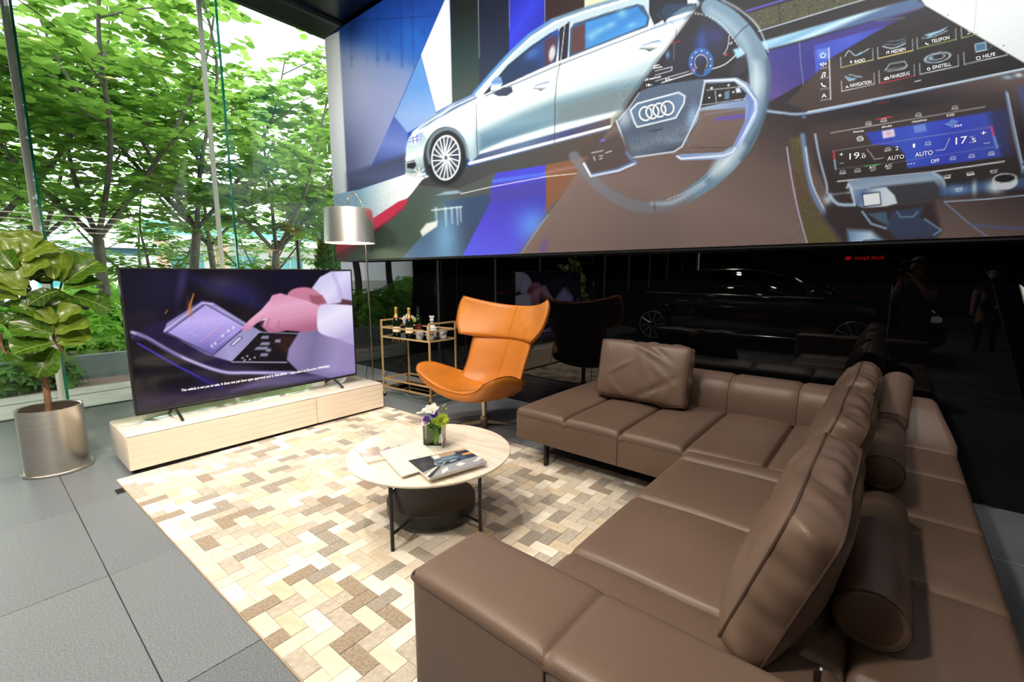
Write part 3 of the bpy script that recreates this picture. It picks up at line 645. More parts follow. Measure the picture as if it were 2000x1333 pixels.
P.line(K((622, 252), (680, 262), (745, 236)), 2, ic, .8, .95, sm=4); P.line(K((650, 226), (720, 218), (748, 206)), 1, (120, 140, 160), .8, .8); P.line(K((630, 240), (690, 244), (748, 222)), 1, (130, 150, 180), .8, .8)
P.poly(K((845, 190), (930, 165), (980, 142), (950, 168), (880, 200)), (150, 200, 230), soft=1, a=.9); P.line(K((836, 208), (900, 200), (975, 165)), 1.1, ic, .6, .8)
P.poly(K((1122, 240), (1180, 228), (1186, 270), (1128, 282)), (70, 120, 160), soft=1, a=.9); P.line(K((1122, 240), (1180, 228), (1186, 270), (1128, 282), (1122, 240)), 1, ic, .6, .9); P.line(K((1186, 230), (1215, 250), (1190, 275)), .9, (100, 120, 140), .6, .7)
P.poly(K((420, 412), (460, 425), (505, 412), (470, 430), (440, 440)), (110, 170, 214), soft=1, a=.9); P.line(K((418, 415), (440, 438), (470, 432)), 1.2, ic, .6, .9); P.line(K((440, 405), (510, 418)), 1, ic, .6, .8)
P.line(K((634, 384), (660, 348), (740, 332), (756, 358), (740, 372), (650, 388)), 1.2, ic, .6, .9); P.line(K((640, 380), (750, 360)), 1.2, (150, 170, 190), .6, .8)
P.ell(one(K, (920, 312)), 25, 9, ic, .8, .9, -.2, ring=1.6); P.ell(one(K, (920, 308)), 14, 5.5, ic, .8, .9, -.2, ring=1.1); P.glow(one(K, (880, 318)), 8, 4, (150, 200, 230), .7)
P.line(K((796, 444), (812, 440)), 1.6, (220, 220, 220), .6); P.line(K((816, 438), (828, 436)), 1.6, (220, 220, 220), .6)
# chrome rail
P.line(D5((1040, 1030), (1180, 1050), (1400, 1055), (2000, 940)), 5, (150, 176, 206), 1.5, .95, sm=4)
P.line(K((215, 612), (700, 518), (1100, 434), (1500, 352)), 4.5, (150, 182, 214), 1.2, .95); P.line(K((215, 607), (700, 512), (1400, 370)), 1.6, (236, 244, 250), .8, .95)
P.glow(one(K, (1360, 408)), 8, 4, (210, 236, 250), .9); P.glow(one(K, (1300, 420)), 10, 4, (150, 200, 236), .8); P.glow(one(K, (195, 635)), 4, 3, (110, 150, 220), .8); P.line(K((590, 562), (655, 552)), 1.2, (150, 40, 50), .8, .8)
# lower console
P.poly(K((115, 748), (190, 738), (240, 1000), (300, 1170), (420, 1345), (215, 1345), (160, 1120)), (88, 76, 46), soft=4, g=(one(K, (150, 780)), one(K, (280, 1280)), (92, 78, 62), (96, 88, 58))); P.grain(K((115, 740), (420, 1330)), .08, seed=6)
P.line(K((102, 800), (130, 980), (165, 1150), (216, 1335)), 2.4, (206, 196, 236), 1, .9, sm=4)
P.poly(K((222, 690), (1300, 500), (1400, 940), (1400, 1060), (340, 1060), (262, 900)), (58, 48, 48), soft=8, a=.85, g=(one(K, (700, 620)), one(K, (700, 1000)), (74, 60, 56), (46, 38, 38), (40, 34, 36)))
P.poly(K((528, 722), (1212, 604), (1268, 850), (1100, 875), (756, 914), (742, 838), (705, 795), (566, 784)), (48, 66, 184), soft=2, g=(one(K, (600, 740)), one(K, (1180, 800)), (56, 84, 200), (46, 62, 186), (58, 74, 178)))
P.poly(K((1180, 605), (1300, 590), (1320, 840), (1268, 850)), (44, 52, 110), soft=6, a=.8)
P.line(K((256, 730), (280, 860), (318, 1000), (330, 1055), (440, 1045)), 4, (170, 200, 226), 1.5, .9, sm=3); P.line(K((188, 735), (215, 930), (255, 1075), (330, 1190), (418, 1320)), 9, (110, 140, 190), 3, .9, sm=4); P.line(K((204, 800), (240, 1000), (330, 1180), (400, 1290)), 3, (214, 230, 244), 1.2, .9, sm=4)
P.line(K((1292, 500), (1330, 700), (1385, 940)), 5, (120, 150, 196), 2, .9); P.line(K((1300, 505), (1340, 700), (1389, 930)), 1.8, (226, 238, 248), 1, .9)
P.line(K((1370, 480), (1420, 700), (1480, 930)), 9, (60, 84, 170), 5, .7)
P.line(K((340, 722), (700, 660), (1178, 580)), 1.0, (200, 200, 204), .6, .85); P.line(K((590, 648), (668, 634)), 1.3, (220, 50, 50), .6, .95)
P.line(K((352, 820), (1206, 690)), .9, (150, 160, 190), .7, .6); P.line(K((372, 918), (700, 880), (1270, 790)), .8, (150, 160, 190), .7, .4)
P.line(K((356, 822), (361, 870)), 3.4, (210, 60, 70), 1, .95); P.line(K((361, 870), (367, 918)), 3.4, (140, 190, 214), 1, .9)
P.line(K((1212, 690), (1222, 735)), 4, (220, 70, 120), 1.2, .95); P.line(K((1226, 745), (1244, 802)), 4, (110, 170, 236), 1.4, .95)
P.poly(K((618, 712), (682, 700), (690, 740), (625, 752)), (226, 216, 236), soft=1.4); P.glow(one(K, (655, 725)), 5, 4, (214, 150, 180), .8)
P.poly(K((788, 684), (852, 672), (862, 712), (796, 722)), (110, 136, 222), soft=1.2)
for k in range(5): P.line(K((962 + k * 9, 674 + k * 4), (978 + k * 8, 668 + k * 5), (1000 + k * 7, 650 + k * 2)), 1, (140, 190, 236), .6, .8)
P.line(K((526, 902), (606, 892)), 1.6, (90, 190, 90), .6, .95); P.line(K((378, 985), (500, 972), (880, 935), (1282, 876)), 2.4, (236, 240, 244), .8, .95)
for xk, yk in ((405, 938), (486, 928), (1003, 862), (1105, 850), (1212, 836), (498, 752), (545, 672), (628, 655), (816, 626), (1014, 588), (868, 782), (650, 814)):
    w = 16; P.line(K((xk - w, yk + 6), (xk - w + 6, yk - 9), (xk + w - 6, yk - 12), (xk + w, yk + 3), (xk - w, yk + 6)), 1.1, (214, 218, 226), .6, .85); P.line(K((xk - 6, yk + 2), (xk + 8, yk - 1)), 1, (200, 206, 216), .6, .7)
P.line(K((538, 812), (560, 838), (578, 866), (626, 856)), 1.3, (200, 206, 214), .6, .8); P.line(K((985, 752), (968, 790), (958, 812), (912, 816)), 1.3, (206, 212, 230), .6, .8)
# shifter
P.poly(K((330, 1060), (420, 1045), (520, 1120), (900, 1090), (940, 1250), (880, 1345), (420, 1345), (300, 1180)), (54, 44, 46), soft=6)
P.line(K((335, 1062), (380, 1108), (470, 1112)), 6, (180, 214, 240), 2, .9, sm=3); P.glow(one(K, (325, 1085)), 9, 9, (200, 226, 244), .8)
P.poly(K((430, 985), (520, 965), (890, 935), (940, 960), (962, 1030), (945, 1075), (702, 1105), (690, 1100), (672, 1060), (460, 1050), (436, 1010)), (128, 150, 176), soft=1.5, g=(one(K, (680, 950)), one(K, (700, 1090)), (150, 172, 196), (96, 110, 130), (44, 44, 52)))
P.poly(K((560, 1020), (640, 1010), (900, 985), (948, 1040), (940, 1075), (705, 1104), (680, 1060)), (58, 58, 66), soft=3)
P.poly(K((436, 1015), (480, 1030), (640, 1015), (686, 1060), (702, 1104), (640, 1120), (520, 1128), (488, 1120), (460, 1080)), (150, 176, 206), soft=1.5, g=(one(K, (450, 1020)), one(K, (640, 1110)), (96, 120, 160), (190, 210, 232), (214, 228, 240)))
P.poly(K((512, 1058), (606, 1048), (612, 1108), (522, 1118)), (238, 244, 248), soft=1.2); P.line(K((512, 1052), (606, 1042), (614, 1110), (520, 1122), (512, 1052)), 2, (40, 50, 66), .8)
P.line(K((428, 1020), (436, 1000), (450, 1020), (470, 1110)), 4, (210, 228, 244), 1.2, .8); P.line(K((900, 940), (950, 975), (960, 1050)), 5, (170, 200, 232), 2, .9, sm=4)
P.poly(K((672, 1150), (845, 1120), (826, 1180), (940, 1252), (900, 1290), (700, 1300), (640, 1240)), (56, 66, 92), soft=3); P.line(K((700, 1150), (720, 1180), (790, 1176), (812, 1150)), 3, (110, 140, 176), 1.5, .9); P.line(K((512, 1150), (560, 1215), (640, 1240)), 4, (150, 186, 220), 1.5, .9); P.line(K((850, 1190), (940, 1250), (900, 1275)), 3, (130, 164, 204), 1.5, .9)
P.poly(K((540, 1160), (640, 1150), (660, 1230), (600, 1200)), (70, 96, 120), soft=2); P.poly(K((430, 1245), (560, 1255), (620, 1300), (690, 1345), (440, 1345)), (120, 150, 190), soft=5, g=(one(K, (450, 1260)), one(K, (640, 1330)), (190, 220, 244), (90, 110, 150)))
P.line(K((510, 1320), (520, 1306), (580, 1302), (620, 1312)), 2, (40, 44, 60), 1, .9)
P.line(K((960, 1040), (1200, 1010), (1500, 980)), 20, (64, 92, 140), 6, .9); P.glow(one(K, (1235, 1015)), 16, 12, (226, 240, 250), .95); P.glow(one(K, (1030, 1030)), 20, 8, (120, 160, 206), .8); P.glow(one(K, (1120, 1020)), 5, 14, (220, 236, 246), .7)
P.ell(one(K, (1286, 985)), 25, 16, (206, 214, 222), 1.2, 1); P.ell(one(K, (1285, 968)), 23, 9, (24, 22, 24), 1, 1, -.08); P.ell(one(K, (1285, 968)), 22, 8.4, (216, 222, 228), .8, .9, -.08, ring=1.5)
P.line(K((960, 1095), (1200, 1080), (1500, 1050)), 2, (190, 216, 240), 1, .9); P.line(K((955, 1095), (1100, 1220), (1200, 1290)), 2.2, (130, 160, 214), 1, .8, sm=3); P.line(K((1100, 1220), (1260, 1235), (1500, 1250)), 4, (76, 96, 170), 3, .7)
for xk, yk in ((972, 960), (1095, 944), (1225, 932), (1036, 1030)): P.line(K((xk - 18, yk - 4), (xk + 18, yk - 10), (xk + 12, yk + 4), (xk - 12, yk + 8), (xk - 18, yk - 4)), 1.3, (226, 230, 236), .7, .9)
# ---- steering wheel
ring = [(800, 40, 100), (880, 90, 112), (960, 165, 116), (1025, 255, 112), (1060, 350, 118), (1068, 450, 112), (1058, 560, 104), (1030, 660, 104), (980, 770, 106), (890, 885, 104), (790, 985, 84), (680, 1060, 70), (560, 1115, 64), (440, 1124, 60), (330, 1098, 58), (220, 1032, 58), (130, 940, 58), (60, 850, 58)]
rp = B(*[(a, b) for a, b, c in ring]); rw = [c / 2.778 for a, b, c in ring]
P.line(rp[:12], rw[:12], (106, 134, 156), 1.2, 1, sm=6); P.line(rp[11:], rw[11:], (112, 116, 128), 2.5, .75, sm=6)
P.line(B((800, 60), (900, 130), (980, 225), (1020, 330)), [10, 14, 14, 8], (150, 176, 194), 8, .8, sm=5)
P.line(B((1045, 350), (1050, 450), (1035, 560)), [6, 20, 6], (226, 238, 244), 13, .85, sm=5); P.line(B((1110, 330), (1116, 450), (1100, 590), (1050, 720), (970, 860)), 9, (66, 86, 108), 4, .8, sm=5)
P.line(B((960, 800), (880, 880), (820, 940)), [8, 24, 8], (228, 240, 248), 13, .9, sm=5); P.line(B((760, 1000), (600, 1095), (480, 1105)), [10, 8, 5], (166, 186, 206), 4, .8, sm=5)
P.line(B((860, 0), (960, 55), (1060, 150), (1112, 280)), 3, (206, 222, 232), 1.6, .8, sm=5)
P.line(B((925, 212), (970, 160), (1022, 122)), 1.3, (30, 40, 50), .7, .9); P.line(B((494, 1098), (498, 1148)), 1.6, (70, 70, 80), .8, .9)
st = crs(B((715, 72), (790, 88), (860, 130), (905, 185), (950, 250), (985, 295)), 8)
for k in range(0, len(st) - 1, 2): P.line([tuple(st[k]), tuple(st[k + 1])], 1.4, (226, 226, 222), .5, .9)
st = crs(B((845, 885), (790, 960), (690, 1030), (560, 1085)), 14)
for k in range(0, len(st) - 1, 2): P.line([tuple(st[k]), tuple(st[k + 1])], 1.0, (214, 216, 222), .5, .7)
P.poly(D5((840, 500), (860, 600), (840, 660), (780, 705), (700, 720), (700, 640), (760, 560)), (36, 30, 50), soft=3); 
# spokes
P.poly(B((735, 432), (940, 420), (1000, 450), (1060, 540), (1060, 610), (1000, 720), (930, 830), (870, 862), (640, 872), (612, 850), (640, 836), (880, 826), (920, 800), (985, 660), (985, 590), (740, 640), (700, 700), (735, 560)), (92, 112, 150), soft=1.5, g=(one(B, (760, 440)), one(B, (1000, 700)), (150, 172, 200), (120, 144, 190), (150, 176, 220)))
P.poly(B((770, 455), (930, 444), (996, 508), (975, 545), (860, 560), (745, 585)), (22, 19, 22), soft=1.2)
P.poly(B((742, 600), (985, 585), (985, 660), (920, 795), (880, 812), (690, 824), (650, 820), (720, 690)), (108, 90, 84), soft=2)
P.poly(B((820, 640), (984, 620), (985, 640), (830, 655)), (86, 72, 190), soft=3, a=.85); P.line(B((770, 620), (980, 592)), 2, (120, 130, 150), 1, .8)
P.line(B((760, 440), (930, 432), (985, 465), (1042, 545), (1046, 600), (985, 720), (920, 826), (870, 845), (640, 862), (618, 848)), 3.4, (232, 242, 250), 1.2, .95)
P.line(B((1000, 520), (1020, 560), (1005, 640), (935, 790)), 6, (96, 116, 200), 3, .7); P.line(B((1050, 560), (1040, 640), (960, 790)), 3, (180, 206, 240), 1.5, .9)
P.line(B((690, 800), (890, 802)), 1, (60, 50, 60), .8, .7)
for a, b in (((780, 490), (985, 468)), ((755, 570), (960, 540)), ((935, 545), (985, 536))): P.line(B(a, b), 1, (210, 214, 220), .6, .8)
P.line(B((825, 495), (830, 550)), 1, (200, 204, 210), .6, .9); P.poly(B((875, 500), (902, 488), (902, 535), (876, 540)), (96, 120, 144), soft=1); P.poly(B((935, 480), (955, 475), (968, 500), (940, 505)), (196, 210, 240), soft=1)
for xk, yk, q in ((805, 478, 7), (897, 462, 6), (792, 530, 5), (850, 518, 8), (923, 500, 6), (948, 492, 7)): P.ell(one(B, (xk, yk)), q / 2.778, q / 3.4, (230, 232, 236), .6)
# hub
P.poly(B((410, 505), (430, 488), (520, 462), (735, 430), (768, 440), (742, 570), (690, 700), (642, 792), (600, 822), (375, 856), (345, 825), (300, 690), (288, 655), (350, 590)), (70, 86, 108), soft=1.2, g=(one(B, (420, 480)), one(B, (560, 850)), (74, 90, 112), (64, 78, 98), (96, 110, 126), (54, 62, 80)))
P.glow(one(B, (330, 640)), 14, 20, (170, 186, 196), .8); P.glow(one(B, (700, 630)), 10, 24, (140, 170, 210), .8, .2); P.glow(one(B, (600, 760)), 30, 8, (120, 136, 156), .6); P.grain(B((290, 440), (768, 850)), .07, seed=9)
P.line(B((288, 655), (320, 740), (345, 826), (372, 856), (600, 824), (645, 795), (692, 700), (745, 570), (768, 445)), 3, (206, 222, 236), 1.3, .95)
P.line(B((300, 650), (352, 592), (412, 504)), 1.2, (220, 230, 236), .8, .7)
P.poly(B((365, 600), (402, 562), (626, 502), (660, 522), (655, 562), (610, 640), (402, 690), (386, 664)), (84, 110, 138), soft=1, g=(one(B, (400, 600)), one(B, (620, 600)), (70, 94, 120), (92, 118, 148)))
P.line(B((365, 600), (402, 562), (626, 502), (660, 522), (655, 562), (610, 640), (402, 690), (386, 664), (365, 600)), 3, (224, 234, 242), 1, .95)
for xk, yk in ((447, 617), (484, 607), (522, 598), (566, 587)):
    P.ell((1100 + xk / 2.778, yk / 2.778 + .6), 12.2, 13.2, (40, 54, 72), .9, .8, 0, ring=4.6); P.ell((1100 + xk / 2.778, yk / 2.778), 12.2, 13.2, (240, 244, 248), .7, 1, 0, ring=3.0)
# left lower spoke
P.poly(B((112, 885), (150, 955), (300, 935), (392, 885), (330, 750), (300, 720), (180, 770)), (74, 62, 62), soft=6, a=.9); P.line(B((112, 888), (150, 956), (300, 926), (392, 886)), 4.5, (226, 238, 250), 1.2, .95); P.line(B((160, 950), (300, 918), (388, 880)), 5, (110, 150, 226), 3, .6)
P.line(B((345, 830), (365, 862), (392, 880)), 6, (96, 120, 180), 2.5, .85)
for a, b in (((155, 830), (195, 822)), ((202, 822), (215, 816)), ((230, 830), (262, 820)), ((166, 850), (172, 870)), ((196, 848), (214, 844)), ((198, 864), (212, 858))): P.line(B(a, b), 1.4, (226, 226, 228), .6, .85)
P.ell(one(B, (215, 762)), 5, 2.4, (110, 96, 230), 1.5, .9, -.3)
P.line(B((1110, 605), (1180, 612)), 3, (150, 176, 206), 1.5, .9)
MURAL_GAIN = 0.76
mural = thing('wall_mural', ((MX0 + MX1) / 2, MURAL_Y, MZ0), 'huge printed car and cockpit mural hanging above the black glass wall', 'mural')
mm = print_mat('mural_print', rough=0.5, spec=0.18, coat=0.0)
print_mesh('print_panel', MV, quadgrid(len(cols_x), len(rows_z)), nlin(P.c) * MURAL_GAIN, mm, mural)
G().box((MX0, MURAL_Y + 0.004, MZ0), (MX1, WALL_Y - 0.002, MZ1)).build('backing_box', pmat('mural_box_side', (206, 214, 216), 0.6, var=0.03), mural, smooth=False)
G().box((MX0, MURAL_Y + 0.012, MZ0 - 0.02), (MX1, WALL_Y - 0.002, MZ0)).build('bottom_rail', M['black_metal'], mural, smooth=False)
toM = lambda x, y: at(x, y, 'y', MURAL_Y - 0.003)
INKW = pmat('print_white', (238, 240, 244), 0.5); INKD = pmat('print_dark', (26, 28, 32), 0.5); gd = 'dark'
def kt(body, x0, y0, x1, y1, h, f=K, g=None, shear=0.0): a, b = f((x0, y0), (x1, y1)); gg = G(); put_text(gg, body, a, b, h, toM, shear); gg.build('lettering', INKD if g else INKW, mural, smooth=False)
kt('RADIO', 470, 344, 526, 333, 6.4); kt('MEDIEN', 669, 292, 746, 274, 6.6); kt('TELEFON', 886, 235, 984, 212, 6.8); kt('HILFE', 1166, 316, 1233, 302, 7)
kt('NAVIGATION', 446, 474, 561, 453, 6.8); kt('FAHRZEUG', 663, 428, 769, 406, 7); kt('EINSTELL.', 893, 376, 996, 356, 7)
kt('Heimat', 463, 723, 520, 714, 4.2); kt('#indie', 617, 696, 672, 687, 4.6); kt('classimo', 780, 668, 862, 655, 5); kt('KSSI', 970, 634, 1010, 628, 4.8); kt('FM', 1015, 693, 1050, 686, 4.6)
kt('+', 388, 850, 408, 848, 8); kt('_', 388, 884, 412, 882, 8); kt('19', 442, 866, 496, 858, 12); kt('.0', 500, 860, 530, 856, 7); kt('°C', 506, 843, 524, 840, 4)
kt('17', 1018, 785, 1080, 776, 14); kt('.5', 1092, 776, 1130, 771, 8); kt('°C', 1095, 754, 1118, 750, 4.6); kt('+', 1155, 738, 1184, 733, 10); kt('_', 1170, 776, 1204, 771, 8)
kt('AUTO', 648, 872, 738, 860, 8); kt('AUTO', 798, 853, 894, 838, 8.4); kt('2', 692, 816, 708, 814, 7.4); kt('1', 786, 802, 798, 800, 7.6); kt('OFF', 884, 886, 930, 880, 7); kt('...', 756, 894, 796, 888, 9)
kt('A/C', 548, 918, 588, 913, 5.6); kt('ECO', 557, 930, 582, 926, 3.2); kt('A/C', 634, 910, 674, 904, 5.6); kt('MAX', 642, 920, 668, 916, 3.2); kt('MAX', 960, 972, 992, 968, 4); kt('REAR', 1082, 956, 1122, 950, 4)
for q in ((300, 300), (301, 350), (302, 405), (303, 460), (303, 520)): P_ = None
kt('ofil wechseln', 442, 440, 530, 420, 4.4, B); kt('18', 452, 470, 468, 467, 5, B); kt('km', 470, 466, 483, 463, 3, B); kt('8,9', 555, 440, 576, 436, 5, B); kt('km', 579, 436, 592, 433, 3, B); kt('ommen', 486, 375, 538, 366, 4, B); kt('gen', 490, 362, 522, 356, 4, B); kt('1/2', 900, 243, 918, 238, 4.4, B)
kt('AIRBAG', 465, 718, 540, 704, 4.6, B, gd)
for body_, q in (('A', (290, 532, 318, 528)), ('A', (420, 480, 438, 477))): kt(body_, *q, 8 if q[0] < 400 else 5)
# line icons beside the lettering
gi = G()
def ic_line(pts, w=1.4, f=K):
    q = f(*pts)
    for (x0, y0), (x1, y1) in zip(q[:-1], q[1:]):
        L = math.hypot(x1 - x0, y1 - y0) or 1; nx, ny = -(y1 - y0) / L * w / 2, (x1 - x0) / L * w / 2
        gi.add([toM(x0 + nx, y0 + ny), toM(x1 + nx, y1 + ny), toM(x1 - nx, y1 - ny), toM(x0 - nx, y0 - ny)], [(0, 1, 2, 3)])
ic_line([(284, 300), (298, 286), (312, 296), (308, 310), (288, 313), (284, 300)]); ic_line([(300, 338), (299, 362)]); ic_line([(290, 342), (290, 358)]); ic_line([(310, 340), (310, 355)]); ic_line([(284, 344), (285, 354)]); ic_line([(316, 342), (316, 350)])
ic_line([(294, 416), (298, 396), (311, 393), (308, 412)], 1.6); ic_line([(289, 418), (296, 416)], 2.6); ic_line([(303, 414), (309, 412)], 2.6); ic_line([(289, 450), (296, 466), (314, 470)], 2.4)
ic_line([(444, 338), (458, 335)], 1.2); ic_line([(450, 328), (451, 344)], 1.4); ic_line([(643, 293), (646, 280), (656, 278), (654, 291)], 1.2); ic_line([(854, 232), (860, 240), (872, 240)], 1.8); ic_line([(1130, 310), (1150, 306), (1152, 320), (1132, 324), (1130, 310)], 1.1); ic_line([(864, 372), (872, 367), (880, 372), (876, 381), (866, 381), (864, 372)], 1.3); ic_line([(630, 432), (640, 420), (652, 420), (656, 428), (632, 433)], 1.8); ic_line([(486, 760), (484, 752), (498, 742), (516, 748), (516, 762), (486, 767)], 1.1)
ic_line([(1082, 186), (1100, 176)], 1.2); ic_line([(1084, 172), (1102, 168)], 1.2)
gi.build('icons', pmat('print_white2', (232, 236, 240), 0.5), mural, smooth=False, kind='stuff')
# ================================================================== rug
RUG_A = radians(1.55); RUG_Z = 0.010
rug_o = Vector((-3.82, 0.517, 0)); re1 = Vector((cos(RUG_A), sin(RUG_A), 0)); re2 = Vector((-sin(RUG_A), cos(RUG_A), 0))
RUG_L, RUG_W, UX, UY = 3.12, 2.14, 0.0715, 0.0672
rug = thing('rug', tuple(rug_o + re1 * RUG_L / 2 + re2 * RUG_W / 2), 'beige and grey patchwork cowhide rug in a herringbone pattern under the coffee table', 'rug')
def rugp(a, b, z): q = rug_o + re1 * a + re2 * b; return (q.x, q.y, z)
G().hexa([rugp(-.004, -.004, 0.0005), rugp(RUG_L, -.004, 0.0005), rugp(RUG_L, RUG_W, 0.0005), rugp(-.004, RUG_W, 0.0005)], [rugp(-.004, -.004, .0065), rugp(RUG_L, -.004, .0065), rugp(RUG_L, RUG_W, .0065), rugp(-.004, RUG_W, .0065)]).build('backing', pmat('rug_backing', (168, 152, 130), 0.95, var=0.1), rug, smooth=False)
def hide(name, c, c2, sp=90, stretch=(1, 1, 1)):
    m = pmat(name, c, 0.75, spec=0.25, col2=c2, vscale=sp, bump=0.25, bscale=220, stretch=stretch, sheen=0.25)
    return m
HIDE = [hide('hide_ivory', (232, 222, 206), (244, 237, 225), 24), hide('hide_cream', (218, 205, 184), (230, 219, 201), 20), hide('hide_sand', (206, 189, 163), (220, 205, 180), 30),
        hide('hide_beige', (203, 192, 175), (218, 209, 193), 40), hide('hide_stone', (174, 164, 150), (202, 192, 178), 60), hide('hide_grey', (134, 126, 116), (180, 171, 158), 170),
        hide('hide_taupe', (136, 121, 104), (176, 160, 141), 120), hide('hide_speckled', (112, 104, 96), (196, 186, 172), 260)]
wts = [.16, .24, .09, .18, .15, .07, .055, .055]
rr = random.Random(5); patches = []
nx, ny = int(RUG_L / UX) + 2, int(RUG_W / UY) + 2
for i in range(-2, nx):
    for j in range(-2, ny):
        m_ = (i - j) % 4
        if m_ == 0: a0, b0, a1, b1 = i, j, i + 2, j + 1
        elif m_ == 3: a0, b0, a1, b1 = i, j, i + 1, j + 2
        else: continue
        A0, A1 = max(0, a0 * UX), min(RUG_L, a1 * UX); B0, B1 = max(0, b0 * UY), min(RUG_W, b1 * UY)
        if A1 - A0 < .012 or B1 - B0 < .012: continue
        patches.append((A0, B0, A1, B1, rr.choices(range(8), wts)[0], rr.uniform(-.0006, .0008)))
def patch_score(p):
    c = rugp((p[0] + p[2]) / 2, (p[1] + p[3]) / 2, 0); x, y = to_px(c)
    d = math.dist(c, (0, 0, CAM_H))
    vis = 0 <= x <= 2000 and 0 <= y <= 1333 and not (c[0] > -0.80 and c[1] > .7) and not (c[0] > -0.9 and c[1] < .95)
    return (0 if vis else 1, d / max(.2, (p[2] - p[0]) * (p[3] - p[1]) / .0096) ** .5)
patches.sort(key=patch_score)
pc = {}; G_ = 0.0003
rest_v, rest_f, rest_m = [], [], []
for k, (a0, b0, a1, b1, mi, dz) in enumerate(patches):
    w, h = round(a1 - a0, 4), round(b1 - b0, 4)
    vv = [(-w/2+G_, -h/2+G_, .006), (w/2-G_, -h/2+G_, .006), (w/2-G_, h/2-G_, .006), (-w/2+G_, h/2-G_, .006)]
    vv += [(x * (1 - .0012 / w * 2), y * (1 - .0012 / h * 2), RUG_Z) for x, y, _ in vv]
    ff = [(4, 5, 6, 7), (0, 1, 5, 4), (1, 2, 6, 5), (2, 3, 7, 6), (3, 0, 4, 7)]
    mw = Matrix.Translation(rugp((a0 + a1) / 2, (b0 + b1) / 2, dz)) @ Matrix.Rotation(RUG_A, 4, 'Z')
    if k < 300:
        if (w, h, mi) not in pc:
            me = to_mesh('patch', vv, ff, True, 30); me.materials.append(HIDE[mi]); pc[(w, h, mi)] = me
        link_mesh('patch', pc[(w, h, mi)], None, rug, mw)
    else:
        n = len(rest_v); rest_v += [mw @ Vector(p) for p in vv]; rest_f += [tuple(q + n for q in f) for f in ff]; rest_m += [mi] * 5
me = to_mesh('far_patches', rest_v, rest_f, True, 30)
for m in HIDE: me.materials.append(m)
me.polygons.foreach_set('material_index', rest_m)
link_mesh('far_patches', me, None, rug)['kind'] = 'stuff'
q0 = at(235, 960, 'z', 0.004)
G().hexa([(q0[0]-.05, q0[1]-.02, .001), (q0[0]+.03, q0[1]-.02, .001), (q0[0]+.03, q0[1]+.035, .001), (q0[0]-.05, q0[1]+.035, .001)], [(q0[0]-.05, q0[1]-.02, .004), (q0[0]+.03, q0[1]-.02, .004), (q0[0]+.03, q0[1]+.035, .004), (q0[0]-.05, q0[1]+.035, .004)]).build('label_tag', pmat('black_tag', (24, 24, 24), 0.7, var=.1), rug, smooth=False)

